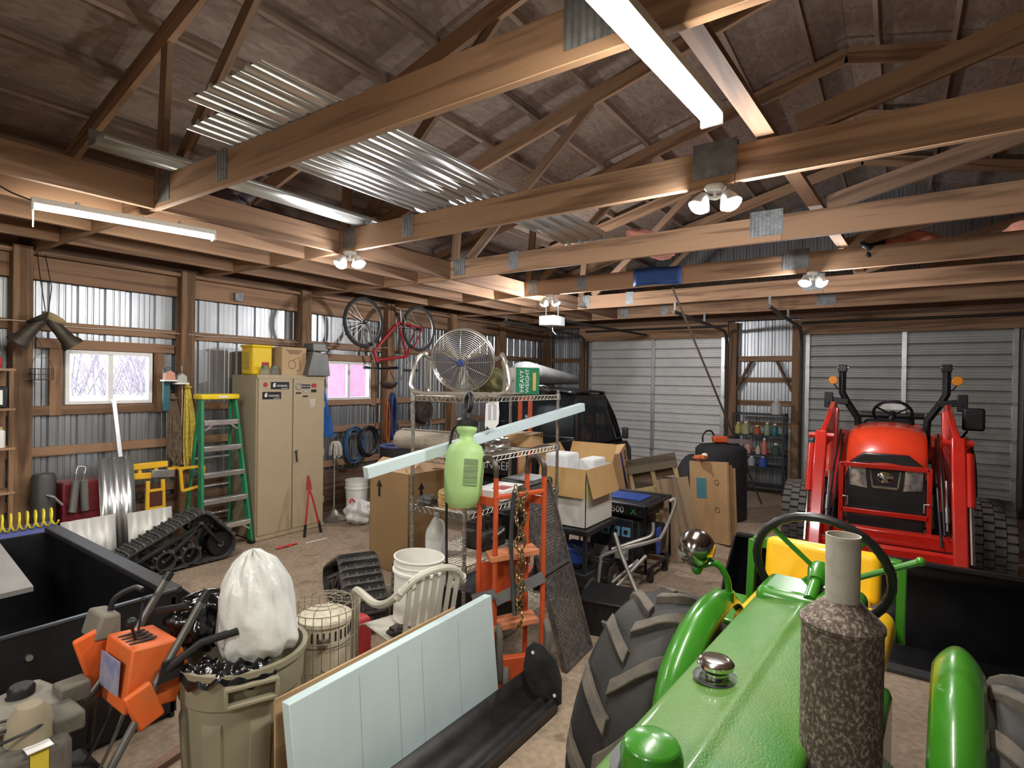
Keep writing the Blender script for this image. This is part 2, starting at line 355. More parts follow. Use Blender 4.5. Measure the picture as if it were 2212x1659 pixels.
for n, (a, b) in enumerate((D1, D2)):
    dr = struct('door_%d' % (n + 1), ['off-white ribbed overhead garage door behind the black side-by-side', 'grey ribbed overhead garage door behind the red tractor'][n], 'door')
    base = None; hS = .54; Y = YF - .10
    for k in range(5):
        z = .012 + k * hS
        if base is None:
            prof = []
            for j in range(3):
                z0 = j * hS / 3
                prof += [(z0 + .001, .0), (z0 + .016, .018), (z0 + .045, .018), (z0 + .055, .010), (z0 + .085, .010), (z0 + .095, .018), (z0 + .125, .018), (z0 + .135, .010), (z0 + .15, .010), (z0 + .165, .018), (z0 + hS / 3 - .014, .018), (z0 + hS / 3 - .001, .0)]
            s_ = MB().sweep([(p[0], -p[1]) for p in prof], (a, 0, 0), (0, 0, 1), (0, 1, 0), (1, 0, 0), b - a)
            base = s_.build('door_section', (doorw, doorg)[n], dr, ang=20, loc=(0, Y, z))
            back = MB().span((a - .05, .03, -.02), (b + .05, .036, hS + .02)).build('door_backing', (doorw, doorg)[n], dr, loc=(0, Y, z))
            seam_shade = [MB().span((a + .07, -.004, j * hS / 3 - .006), (b - .07, .002, j * hS / 3 + .006)).build('seam_shade', groove_shade, dr, loc=(0, Y, z)) for j in range(3)]  # thin dark strips paint the shade along section joints and rib grooves
        else:
            inst(base, dr, (0, Y, z)); inst(back, dr, (0, Y, z)); [inst(sm_, dr, (0, Y, z)) for sm_ in seam_shade]
    for xs in (a + .035, (a + b) / 2 + .02, b - .035):
        st = None
        for k in range(5):
            z = .03 + k * hS
            st = MB().span((xs - .035, Y - .055, z), (xs + .035, Y - .022, z + hS - .04)).build('stile', strut_m, dr, bevel=.004)
            MB().box((xs, Y - .06, z + hS - .02), (.06, .02, .05)).build('hinge', steel, dr)
    # tracks: vertical, bend, level run
    for sx, xt in ((-1, a - .05), (1, b + .05)):
        p = [V(xt, Y - .10, 0), V(xt, Y - .10, 2.50)] + arc((xt, Y - .42, 2.50), .32, 0, PI / 2, 8, (0, 1, 0), (0, 0, 1))[1:] + [V(xt, Y - 3.1, 2.86)]
        for q, q2 in zip(p, p[1:]): pass
        MB().tube(p, .027, 6).build('track', pm('track_steel', (.13, .12, .11), .5, .7), dr)
        for yy in (Y - 1.6, Y - 3.05):
            MB().bar((xt, yy, 2.86), (xt, yy, 3.0), .03, .004, (0, 1, 0)).build('hanger_strap', galvd, dr)
    MB().cyl((a - .05, Y - .12, 2.92), (b + .05, Y - .12, 2.92), .025, 10).build('torsion_spring', pm('spring', (.05, .045, .04), .6, .5), dr)
# ---- right and back walls
wr = struct('wall_right', 'corrugated galvanized steel wall beyond the red tractor', 'wall')
y = YB
while y < YF - .01:
    y1 = min(y + .9144, YF); siding('siding_panel', wr, (XR, 0, 0), (0, 1, 0), (1, 0, 0), y, y1, lambda a: roof_z(XR) + .2, []); y = y1
for yp in POSTS: beam('post', (XR - .185, yp - .07, 0), (XR - .045, yp + .07, 3.0), wz, wr)
for z in (.62, 1.1, 1.5, 1.9, 2.28, 2.74): beam('girt', (XR - .042, YB, z), (XR - .005, YF, z + .09), wy, wr)
wb = struct('wall_back', 'corrugated galvanized steel wall at the near end of the barn', 'wall')
x = XL
while x < XR - .01:
    x1 = min(x + .9144, XR); siding('siding_panel', wb, (0, YB, 0), (1, 0, 0), (0, -1, 0), x, x1, lambda a: roof_z(a) + .197, []); x = x1
# ---- roof: deck, purlins, trusses, loft joists
ce = struct('ceiling', 'open timber truss roof with OSB deck and purlins', 'ceiling')
def osb_mat():
    m = bpy.data.materials.new('osb_deck'); nt, N, L, b = nodes_of(m); MATS['osb'] = m
    tc = N.new('ShaderNodeTexCoord'); v = N.new('ShaderNodeTexVoronoi'); v.inputs['Scale'].default_value = 34; v.inputs['Randomness'].default_value = 1
    mp = N.new('ShaderNodeMapping'); mp.inputs['Scale'].default_value = (1, .45, 1); L.new(tc.outputs['Object'], mp.inputs[0])
    nz = N.new('ShaderNodeTexNoise'); nz.inputs['Scale'].default_value = 5; L.new(mp.outputs[0], nz.inputs[0])
    mx = N.new('ShaderNodeMix'); mx.data_type = 'VECTOR'; mx.inputs[0].default_value = .12; L.new(mp.outputs[0], mx.inputs[4]); L.new(nz.outputs[1], mx.inputs[5]); L.new(mx.outputs[1], v.inputs[0])
    rp = N.new('ShaderNodeValToRGB'); e = rp.color_ramp.elements; e[0].color = (.20, .148, .118, 1); e[1].color = (.33, .248, .195, 1); L.new(v.outputs['Color'], rp.inputs[0])
    L.new(rp.outputs[0], b.inputs['Base Color']); b.inputs['Roughness'].default_value = .9; return m
osb = osb_mat()
def deck_sheet(xa, xb, y0, y1):
    b = MB(); z0, z1 = roof_z(xa) + .19, roof_z(xb) + .19
    b.add([(xa, y0, z0), (xb, y0, z1), (xb, y1, z1), (xa, y1, z0), (xa, y0, z0 + .012), (xb, y0, z1 + .012), (xb, y1, z1 + .012), (xa, y1, z0 + .012)], [(3, 2, 1, 0), (4, 5, 6, 7), (0, 1, 5, 4), (1, 2, 6, 5), (2, 3, 7, 6), (3, 0, 4, 7)])
    return b.build('deck_sheet', osb, ce)
xs = [XL - .3, -5.4, -4.18, -2.96, -1.74, RIDGE, .84, 2.06, 3.28, 4.5, XR + .3]
yl = [YB - .1, -1.6, .84, 3.28, 5.72, 8.16, YF + .1]
for xa, xb in zip(xs, xs[1:]):
    for y0, y1 in zip(yl, yl[1:]): deck_sheet(xa + .0015, xb - .0015, y0 + .0015, y1 - .0015)
for xa, xb in ((XL - .35, RIDGE), (RIDGE, XR + .35)):
    q0, q1 = roof_z(xa) + .215, roof_z(xb) + .215
    MB().add([(xa, YB - .3, q0), (xb, YB - .3, q1), (xb, YF + .3, q1), (xa, YF + .3, q0), (xa, YB - .3, q0 + .02), (xb, YB - .3, q1 + .02), (xb, YF + .3, q1 + .02), (xa, YF + .3, q0 + .02)], [(3, 2, 1, 0), (4, 5, 6, 7), (0, 1, 5, 4), (1, 2, 6, 5), (2, 3, 7, 6), (3, 0, 4, 7)]).build('roofing_metal', galv, ce)
wpur = wood('purlin', (.33, .235, .18), (.22, .155, .115), 'y')
pb = MB().box((0, 0, 0), (.038, 1.49, .09)).build('purlin', wpur, ce)
TY = [-2.77, -1.27, .23, 1.73, 3.23, 4.73, 6.23, 7.73, 9.23]
first = True
px = XL + .25
while px < XR - .1:
    if abs(px - RIDGE) > .08:
        z = roof_z(px) + .19 - .048; ry = -math.atan(PITCH) * (1 if px < RIDGE else -1)
        for ty in [TY[0] - 1.5] + TY:
            loc = (px, ty + .75 + .02, z)
            if loc[1] + .75 > YF: continue
            if first: pb.location = loc; pb.rotation_euler = (0, ry, 0); first = False
            else: inst(pb, ce, loc, (0, ry, 0))
    px += .56
CB, CD = 2.985, .20
wweb = wood('web_lumber', (.28, .175, .11), (.18, .108, .066), 'x')
def truss(ty):
    t = bpy.data.objects.new('roof_truss', None); COL.objects.link(t); t.parent = ce; t.location = (0, ty, 0)
    beam('bottom_chord', (XL + .02, -.02, CB), (RIDGE - .3, .02, CB + CD), wx, t)
    beam('bottom_chord', (RIDGE - .299, -.02, CB), (XR - .02, .02, CB + CD), wx, t)
    for sx, xe in ((1, XL + .02), (-1, XR - .02)):
        a = V(xe, 0, roof_z(xe) + .02); b = V(RIDGE, 0, roof_z(RIDGE) + .02); m = (a + b) / 2; L = (b - a).length
        MB().box((0, 0, 0), (L, .04, .15)).build('top_chord', wx, t, loc=m, rot=(0, -sx * math.atan(PITCH), 0))
    def web(xa, za, xb, zb, w=.09):
        a, b = V(xa, 0, za), V(xb, 0, zb); d = b - a
        MB().box((0, 0, 0), (d.length, .038, w)).build('web', wweb, t, loc=(a + b) / 2, rot=(0, -math.atan2(d.z, d.x), 0))
    web(-3.85, CB + CD, -2.4, roof_z(-2.4) - .04)
    web(-4.05, CB + CD, -3.98, roof_z(-4) - .05)
    web(-.45, CB + CD + .03, 3.0, roof_z(3.0) - .05, .12)
    def plate(x, w, z0=CB + .03, h=.18):
        for s in (-1, 1):
            pl = MB(); n = int(w / .014)
            pts = [((i / n - .5) * w, .002 if i % 2 else 0) for i in range(n + 1)]
            pl.sweep(pts, (x, s * .0215, z0), (1, 0, 0), (0, s, 0), (0, 0, 1), h)
            pl.build('gusset_plate', galvd, t, ang=10)
    plate(-.86, .24, CB + .045, .2); plate(-3.25, .12); plate(-3.97, .16)
    return t
for ty in TY: truss(ty)
# loft joists between the trusses, left of the central bay
JX = [-4.12, -4.62, -5.18, -5.86]
jb = MB().box((0, 0, 0), (.04, 1.455, .19)).build('loft_joist', wy, ce)
first = True
for ty in TY[:-1]:
    for jx in JX:
        loc = (jx, ty + .75, CB + .10)
        if first: jb.location = loc; first = False
        else: inst(jb, ce, loc)
for y0, y1 in zip(TY, TY[1:]):
    beam('loft_board', (-5.83, y0 + .3, CB + .20), (-4.3, y0 + .9, CB + .218), wdark, ce) if y0 > 3 else None
# lateral brace along the chords (slightly skew)
MB().bar((-.66, 2.0, CB + .235), (-.30, 9.2, CB + .235), .09, .035).build('lateral_brace', wy, ce)
# ---- outdoors, seen through the panes
gd = MB().sweep([(XL - .25, -.2), (-9, -.2), (-26, .95), (-70, 1.1)], (0, -40, 0), (1, 0, 0), (0, 0, 1), (0, 1, 0), 110).build('ground', pm('winter_lawn', (.42, .45, .20), .9, col2=(.55, .52, .40), scale=.8))
gd['kind'] = 'structure'; gd['label'] = 'pale winter lawn outside the windows'; gd['category'] = 'ground'
# =================================================================== tractors
def lug_tire(name, parent, c, R, w, rim, nl, mt, lug_m, lh=.035, lw=.04, swing=.34, rev=1):
    # carcass and chevron lugs about the x axis
    c = V(*c)
    prof = [(rim, -w * .36), (rim + .03, -w * .44), (R * .80, -w * .52), (R * .93, -w * .47), (R * .985, -w * .36), (R, 0), (R * .985, w * .36), (R * .93, w * .47), (R * .80, w * .52), (rim + .03, w * .44), (rim, w * .36)]
    t = MB().lathe(prof, c, (1, 0, 0), 48).build(name, mt, parent, ang=60)
    b = MB()
    def P(rr, a, x): return c + V(x, -rr * math.cos(a) , rr * math.sin(a))
    for side in (-1, 1):
        for k in range(nl):
            a0 = 2 * PI * (k + (.5 if side > 0 else 0)) / nl; vs = []; n = 6
            for i in range(n + 1):
                s = i / n; x = side * w * (-.04 + .54 * s); base = R * (1 - .10 * max(0, s - .45) ** 2 * 3.2 - (.06 if s > .95 else 0)); a = a0 + rev * swing * (s ** 1.15)
                da = lw / R / 2 * (1.15 if s > .5 else 1)
                for rr, q in ((base - .03, -da * 1.3), (base + lh, -da), (base + lh, da), (base - .03, da * 1.3)): vs.append(P(rr, a + q, x))
            fs = [(0, 1, 2, 3), tuple(n * 4 + j for j in (3, 2, 1, 0))]
            for i in range(n):
                for j in range(4): fs.append((i * 4 + j, i * 4 + (j + 1) % 4, i * 4 + 4 + (j + 1) % 4, i * 4 + 4 + j))
            b.add(vs, fs)
    b.build('tread_lugs', lug_m, t, bevel=.004)
    return t
def rim_disc(parent, c, r, w, mat, side, nb=8):
    o = MB().lathe([(r, -w * .38), (r + .012, -w * .40), (r - .02, -w * .3), (r - .03, 0), (r - .02, w * .3), (r + .012, w * .40), (r, w * .38)], c, (1, 0, 0), 36)
    o.lathe([(0, side * .03), (r * .3, side * .03), (r * .55, side * .06), (r - .03, side * .02)], c, (1, 0, 0), 36)
    rm = o.build('rim', mat, parent, ang=40)
    for k in range(nb):
        b = MB(); a = 2 * PI * k / nb; b.cyl((c[0] + side * .02, c[1] + math.cos(a) * r * .4, c[2] + math.sin(a) * r * .4), (c[0] + side * .07, c[1] + math.cos(a) * r * .4, c[2] + math.sin(a) * r * .4), .012, 6)
        b.build('lug_nut', steel, rm)
jd_green = pm('tractor_green', (.022, .17, .008), .3, 0, col2=(.06, .20, .02), amt=.58, scale=2.2, coat=.5, bump=.04, bscale=220)
jd_dusty = pm('dusty_green', (.018, .135, .006), .48, 0, col2=(.062, .152, .018), amt=.44, sharp=.55, scale=3.4, coat=.15, bump=.25, bscale=190)
jd_yel = pm('tractor_yellow', (.80, .47, .012), .35, 0, var=.10, coat=.3)
rust = pm('rusty_muffler', (.075, .052, .042), .8, .2, col2=(.34, .30, .24), amt=.585, sharp=.5, scale=150, bump=.3, bscale=60, stretch=(1, 1, .7))
pipe_m = pm('exhaust_pipe', (.42, .40, .34), .55, .2, col2=(.30, .26, .20), amt=.66, scale=40)
lugm = pm('dusty_lug', (.14, .115, .085), .9, 0, col2=(.06, .055, .05), amt=.45, scale=14, bump=.2)
tire_g = pm('worn_tire', (.015, .0145, .014), .6, 0, spec=.3, col2=(.042, .038, .032), amt=.66, scale=4, bump=.12, bscale=50)
gt = thing('green_tractor', 'green vintage farm tractor with yellow seat and rusty upright muffler', 'tractor', (-.195, 2.1, 0), -math.radians(4))
# rear wheels
for s in (-1, 1):
    wh = bpy.data.objects.new('rear_wheel', None); COL.objects.link(wh); wh.parent = gt; wh.location = (s * .555, 0, .525)
    lug_tire('tire', wh, (0, 0, 0), .495, .30, .28, 14, tire_g, lugm, .026, .05, .34)
    rim_disc(wh, (0, 0, 0), .28, .26, jd_yel, s)
# rear axle and transmission
MB().tube([(-.45, 0, .56), (.45, 0, .56)], .065, 14).tube([(-.30, 0, .56), (-.2, 0, .56)], .09, 14).tube([(.2, 0, .56), (.30, 0, .56)], .09, 14).tube([(-.46, 0, .56), (-.40, 0, .56)], .10, 14).tube([(.40, 0, .56), (.46, 0, .56)], .10, 14).build('rear_axle', jd_green, gt)
MB().box((0, -.30, .60), (.26, .95, .36)).box((0, .12, .62), (.36, .36, .40)).build('transmission', jd_green, gt, bevel=.03)
MB().box((-.02, -1.25, .62), (.24, .95, .42)).box((-.02, -1.25, .90), (.20, .8, .2)).build('engine_block', jd_green, gt, bevel=.02)
# hood: crowned top, rolled edges, crease, cut-outs for caps
def hoodfn(u, v):
    y = -1.85 + 1.72 * v; s = u * 2 - 1
    hw = .152
    e = min(1, abs(s) / .72)
    if abs(s) <= .72: x = s / .72 * (hw - .02); z = 1.186 - .016 * e * e - .006 * min(1, abs(s) / .12)
    else:
        t = (abs(s) - .72) / .28
        if t < .5: a = t / .5 * PI / 2; x = math.copysign(hw - .02 + .02 * math.sin(a), s); z = 1.163 - .02 + .02 * math.cos(a)
        else: x = math.copysign(hw, s); z = 1.143 - (t - .5) / .5 * .24
    z += .02 * max(0, v - .2) - .0
    if v < .06: z -= .03 * ((.06 - v) / .06) ** 2
    return V(x - .025, y, z)
MB().grid(hoodfn, 60, 24).build('hood', jd_dusty, gt, solid=.004, ang=50)
MB().box((-.025, -1.87, .98), (.30, .05, .40)).build('grille_shell', jd_green, gt, bevel=.02)
for k in range(9): MB().box((-.025 - .12 + .03 * k, -1.90, .96), (.012, .02, .30)).build('grille_bar', jd_green, gt)
# dash cowl behind hood
MB().box((-.02, -.06, 1.12), (.30, .20, .20)).build('dash', jd_green, gt, bevel=.03, seg=3)
# caps
MB().lathe([(0, .028), (.025, .028), (.036, .026), (.042, .02), (.042, .012), (.036, .006), (.03, .0), (.03, -.03), (0, -.03)], (-.093, -.755, 1.205), (0, 0, 1), 28).build('radiator_cap', chrome, gt)
MB().lathe([(.036, 0), (.05, .0015), (.052, .0005)], (-.093, -.755, 1.189), (0, 0, 1), 24).build('cap_collar', black, gt)
MB().lathe([(0, .055), (.03, .053), (.05, .04), (.056, .02), (.056, -.02)], (-.08, -1.135, 1.190), (0, 0, 1), 28).build('filler_cap', jd_green, gt, bevel=.003)
MB().lathe([(.057, 0), (.075, .001)], (-.08, -1.135, 1.186), (0, 0, 1), 24).build('filler_recess', black, gt)
# muffler and pipe
mx, my = .172, -.83
MB().lathe([(0, 1.465), (.030, 1.462), (.036, 1.458), (.058, 1.437), (.0705, 1.425), (.0735, 1.421), (.0735, 1.414), (.0705, 1.411), (.0700, .94), (.055, .925), (0, .92)], (mx, my, 0), (0, 0, 1), 40).build('muffler', rust, gt, ang=30)
MB().lathe([(.0295, 1.45), (.0305, 1.588), (.0285, 1.588), (.0275, 1.45)], (mx, my, 0), (0, 0, 1), 32).build('exhaust_pipe', pipe_m, gt)
MB().tube([(mx, my, .93), (mx, my, .80), (mx - .03, my, .75), (-.02, my, .74)], .027, 12).build('manifold_pipe', rust, gt)
# steering wheel, facing the seat
sw = V(-.005, .0, 1.268); q = V(0, 0, 1).rotation_difference(V(0.02, .93, .36).normalized())
st = MB()
pts = [sw + q @ V(.198 * math.cos(2 * PI * i / 64), .198 * math.sin(2 * PI * i / 64), 0) for i in range(64)]
st.tube(pts, [.0135 + (.0016 if i % 2 else 0) for i in range(64)], 10, closed=True)
wheel = st.build('steering_wheel', pm('worn_black', (.012, .012, .012), .4, 0, var=.5, scale=40), gt)
for k in range(4):
    a = .75 + PI / 2 * k; MB().tube([sw + q @ V(.02 * math.cos(a), .02 * math.sin(a), -.015), sw + q @ V(.2 * math.cos(a), .2 * math.sin(a), 0)], .0085, 8).build('spoke', jd_green, wheel)
MB().lathe([(0, .02), (.03, .015), (.035, -.005), (.025, -.06), (0, -.06)], sw - q @ V(0, 0, .01), q @ V(0, 0, 1), 20).build('wheel_hub', jd_green, wheel)
MB().tube([sw - q @ V(0, 0, .03), sw - q @ V(0, 0, .16)], .018, 12).build('steering_column', jd_green, gt)
# throttle lever, long green rod to the right
MB().tube([(.06, .03, 1.235), (.255, .05, 1.335)], [.0085, .0105], 10).ball((.26, .05, 1.338), .014).build('throttle_lever', jd_green, gt)
MB().box((.06, .0, 1.20), (.05, .05, .07)).build('lever_quadrant', jd_green, gt, bevel=.008)
# seat
def cushion(c, d, r): return MB().box(c, d)
sc = MB().box((-.11, .50, .885), (.54, .44, .13)).build('seat_cushion', jd_yel, gt, bevel=.055, seg=5)
bk = MB().box((-.13, .77, 1.045), (.46, .10, .22), (-.18, 0, 0)).build('seat_back', jd_yel, gt, bevel=.035, seg=4)
MB().box((-.13, .71, .955), (.40, .03, .02)).build('seat_seam', pm('seam_brown', (.35, .18, .01), .6), gt)
for s in (-1, 1):
    MB().bar((s * .30 - .13, .76, .80), (s * .30 - .13, .80, 1.12), .035, .05, (0, 1, 0)).bar((s * .30 - .13, .80, 1.11), (s * .22 - .13, .81, 1.11), .05, .05).build('seat_bracket', jd_green, gt, bevel=.006)
    if s < 0: MB().box((s * .36 - .12, .52, .86), (.16, .22, .03), (.25, 0, 0)).build('seat_step', jd_green, gt, bevel=.01)
MB().box((-.10, .5, .72), (.3, .5, .20)).build('seat_support', jd_green, gt, bevel=.02)
# clamshell fenders: convex shell following the tire, inboard of it
for s in (-1, 1):
    xo = s * .355; n = 22; R0 = .575
    def ff(u, v, xo=xo, s=s):
        a = math.radians(14 + 118 * v); t = u * 2 - 1
        taper = min(1, (.28 + 2.4 * v)) * min(1, .3 + 2.0 * (1 - v)); hw = .06 * min(1, taper)
        rr = R0 - .05 * (t * t) * taper - .05 * (1 - min(1, taper))
        return V(xo + hw * t, -rr * math.cos(a), 0.525 + rr * math.sin(a))
    MB().grid(ff, 12, 26).build('fender', jd_green, gt, solid=.005, ang=60)
    MB().prism([(-.10, 0), (-.49, .0), (-.47, .15), (-.28, .39), (-.10, .43)], .006, (xo - s * .062, 0, .525), (0, 1, 0), (0, 0, 1)).build('fender_plate', jd_green, gt)
    MB().bar((xo - s * .2, -.18, .80), (xo - s * .02, -.40, .80), .09, .02).build('fender_bracket', jd_dusty, gt, bevel=.004)
    MB().bar((s * .18, -.15, .62), (xo - s * .03, -.32, .76), .05, .12).build('fender_stay', jd_green, gt, bevel=.004)
# headlight on a bent stalk from the left fender
hl = bpy.data.objects.new('headlight', None); COL.objects.link(hl); hl.parent = gt
hx, hy = -.425, .06
MB().tube(smooth_path([(hx + .10, hy + .03, 1.07), (hx + .095, hy + .02, 1.14), (hx + .06, hy + .0, 1.195), (hx + .0, hy - .02, 1.175)]), .0125, 10).ball((hx - .005, hy - .02, 1.165), .022).tube([(hx + .10, hy + .03, 1.05), (hx + .10, hy + .03, 1.09)], .022, 10).build('stalk', jd_green, hl)
MB().lathe([(0, -.075), (.03, -.070), (.055, -.05), (.066, -.01), (.068, .02), (.062, .03), (0, .038)], (hx - .01, hy - .02, 1.245), (-.1, 1, .1), 28).build('lamp_shell', pm('dark_chrome', (.42, .39, .36), .14, 1), hl)
# front axle and wheels, under the camera
MB().box((-.02, -1.75, .55), (.18, .16, .7)).build('front_pedestal', jd_green, gt, bevel=.02)
for s in (-1, 1):
    fw = bpy.data.objects.new('front_wheel', None); COL.objects.link(fw); fw.parent = gt; fw.location = (s * .16 - .02, -1.75, .30)
    MB().lathe([(.18, -.05), (.25, -.07), (.29, -.05), (.30, 0), (.29, .05), (.25, .07), (.18, .05)], (0, 0, 0), (1, 0, 0), 30).build('tire', tire_g, fw)
    MB().lathe([(.18, -.05), (.17, 0), (.18, .05)], (0, 0, 0), (1, 0, 0), 30).lathe([(0, s * .02), (.08, s * .03), (.17, 0)], (0, 0, 0), (1, 0, 0), 30).build('rim', jd_yel, fw)

# ------------------------------------------------------------------ red compact tractor with loader
kr = pm('tractor_orange_red', (.72, .052, .016), .3, 0, var=.12, scale=4, coat=.5)
kr2 = pm('loader_red', (.60, .022, .012), .28, 0, var=.12, scale=5, coat=.5)
rt = thing('red_tractor', 'red orange compact tractor with front loader and folded black roll bar', 'tractor', (-.08, 7.5, 0), 0)
# local y: 0 = world 7.5, minus is towards the camera
def hood2(u, v):
    s = u * 2 - 1; y = -1.06 + 1.42 * v
    top = 1.455 - .36 * max(0, 1 - v / .42) ** 2.6; hw = .335 - .02 * max(0, .3 - v); a = abs(s) ** .9
    x = math.copysign(hw * min(1, abs(s) * 1.55), s)
    z = top - .07 * min(1, abs(s) / .65) ** 2.5 if abs(s) < .65 else top - .07 - (abs(s) - .65) / .35 * .42
    y += -.05 * (1 - min(1, abs(s) / .65) ** 2) * (1 - v)
    return V(x, y, z)
MB().grid(hood2, 32, 12).build('hood', kr, rt, solid=.004, ang=60)
MB().box((0, -.55, .82), (.52, .9, .42)).build('engine', pm('engine_black', (.015, .015, .016), .5), rt, bevel=.03)
gr = MB().prism([(-.30, .50), (.30, .50), (.33, .86), (.30, 1.12), (.18, 1.22), (-.18, 1.22), (-.30, 1.12), (-.33, .86)], .10, (0, -.98, 0), (1, 0, 0), (0, 0, 1)).build('grille', pm('grille_black', (.018, .018, .02), .35, 0, coat=.3), rt, bevel=.015)
lensm = pm('lamp_lens', (.9, .9, .9), .06, .7, col2=(.25, .25, .25), amt=.5, scale=22, coat=1)
for s in (-1, 1):
    MB().prism([(s * .14, .88), (s * .29, .90), (s * .295, 1.08), (s * .16, 1.09)] if s > 0 else [(s * .16, 1.09), (s * .295, 1.08), (s * .29, .90), (s * .14, .88)], .022, (0, -1.078, 0), (1, 0, 0), (0, 0, 1)).build('headlamp', lensm, gr, bevel=.006)
MB().lathe([(0, 0), (.05, 0), (.055, -.008), (.05, -.012), (0, -.014)], (0, -1.085, 1.0), (0, 1, 0), 24, sx=1.2).build('emblem', chrome, gr)
MB().bar((-.10, -1.085, .90), (.10, -1.085, .90), .012, .02).build('grille_trim', chrome, gr)
for s in (-1, 1): MB().bar((s * .10, -1.085, .90), (s * .12, -1.085, 1.06), .012, .012, (0, 1, 0)).build('grille_trim', chrome, gr)
# red brush guard
gd_ = MB(); Y0 = -1.13
for z, w_ in ((1.105, .035), (.66, .035)): gd_.bar((-.36, Y0, z), (.34, Y0, z), w_, .045)
for x_ in (-.36, .34): gd_.bar((x_, Y0, .36), (x_, Y0, 1.12), .04, .035, (0, 1, 0))
gd_.bar((-.36, Y0, .48), (.34, Y0, .48), .03, .06).bar((-.36, Y0 + .01, .40), (.34, Y0 + .01, .40), .03, .05)
gd_.build('brush_guard', kr2, rt, bevel=.006)
for s in (-1, 1): MB().tube([(s * .30, Y0 - .03, .72), (s * .30, Y0 - .06, .72), (s * .30, Y0 - .06, .80), (s * .34, Y0 - .06, .80)], .008, 8).build('guard_pin', steel, rt)
MB().box((0, -.85, .36), (.70, .35, .22)).build('front_bolster', kr2, rt, bevel=.02)
# steering wheel, dash, console
MB().box((0, .42, 1.35), (.50, .22, .26)).build('dash', black, rt, bevel=.06, seg=3)
q2 = V(0, 0, 1).rotation_difference(V(0, .75, .66).normalized()); c2 = V(.04, .52, 1.55)
tw = MB().torus(c2, q2 @ V(0, 0, 1), .19, .016, 40, 8).build('steering_wheel', black, rt)
for k in range(3):
    a = PI / 2 + 2 * PI * k / 3; MB().tube([c2 + q2 @ V(0, 0, -.03), c2 + q2 @ V(.19 * math.cos(a), .19 * math.sin(a), 0)], .011, 8).build('spoke', black, tw)
MB().cyl(c2 + q2 @ V(0, 0, -.06), c2 + q2 @ V(0, 0, .0), .04, 16).build('wheel_hub', black, tw)
MB().tube([(.0, .45, 1.4), tuple(c2 - q2 @ V(0, 0, .04))], .03, 10).build('column', black, rt)
MB().bar((.22, .36, 1.42), (.30, .34, 1.43), .015, .012).build('shift_lever', kr, rt)
MB().box((.05, 1.0, 1.05), (.46, .45, .12)).box((.05, 1.22, 1.28), (.44, .12, .42), (-.1, 0, 0)).build('seat', black, rt, bevel=.04, seg=3)
MB().prism([(-.16, 0), (.16, 0), (.10, .08), (-.10, .08)], .05, (.04, 1.28, 1.56), (1, 0, 0), (0, 0, 1)).build('manual_pouch', whitep, rt, bevel=.01)
MB().box((0, .75, .72), (.5, 1.3, .4)).build('chassis', pm('chassis_dark', (.03, .028, .027), .6), rt, bevel=.03)
# roll bar: lower legs, bent sides, folded top stubs
for s in (-1, 1):
    p = [(s * .33 + .03, .95, 1.0), (s * .35 + .03, .93, 1.32), (s * .36 + .03, .92, 1.46), (s * .48 + .03, .92, 1.66), (s * .535 + .03, .92, 1.78), (s * .535 + .03, .92, 2.06)]
    MB().tube(p, .045, 4).build('roll_bar_post', blackm, rt, bevel=.008)
    MB().box((s * .535 + .03, .92, 2.09), (.10, .09, .09)).build('hinge_block', blackm, rt, bevel=.01)
    MB().cyl((s * .535 - .03, .92, 2.10), (s * .535 + .10, .92, 2.10), .018, 10).build('hinge_pin', steel, rt)
    MB().bar((s * .46 + .03, .90, 1.66), (s * .68 + .03, .90, 1.68), .09, .08).build('roll_bar_plate', blackm, rt, bevel=.01)
    MB().prism([(-.05, -.10), (.05, -.10), (.05, .10), (-.05, .10)], .02, (s * .68 + .03, .84, 1.68), (1, 0, 0), (0, 0, 1)).cyl((s * .68 + .03, .82, 1.64), (s * .68 + .03, .87, 1.64), .018, 12).build('pin_plate', blackm, rt, bevel=.02)
    tl = MB().cyl((s * .635 + .03, .86, 1.94), (s * .635 + .03, .91, 1.94), .055, 20).build('turn_lamp', pm('amber_lens', (.85, .30, .02), .15, 0, coat=.8), rt, bevel=.01)
    MB().tube([(s * .635 + .03, .9, 1.90), (s * .6 + .03, .92, 1.84), (s * .535 + .03, .92, 1.80)], .008, 6).build('lamp_stalk', black, tl)
MB().tube([(-.30, .94, 1.50), (.36, .94, 1.50)], .035, 8).build('roll_bar_cross', blackm, rt)
mr2 = MB().box((.75, .12, 1.53), (.19, .05, .24)).build('mirror', black, rt, bevel=.03, seg=3); MB().tube([(.70, .14, 1.40), (.60, .30, 1.20)], .012, 8).build('mirror_arm', black, mr2)
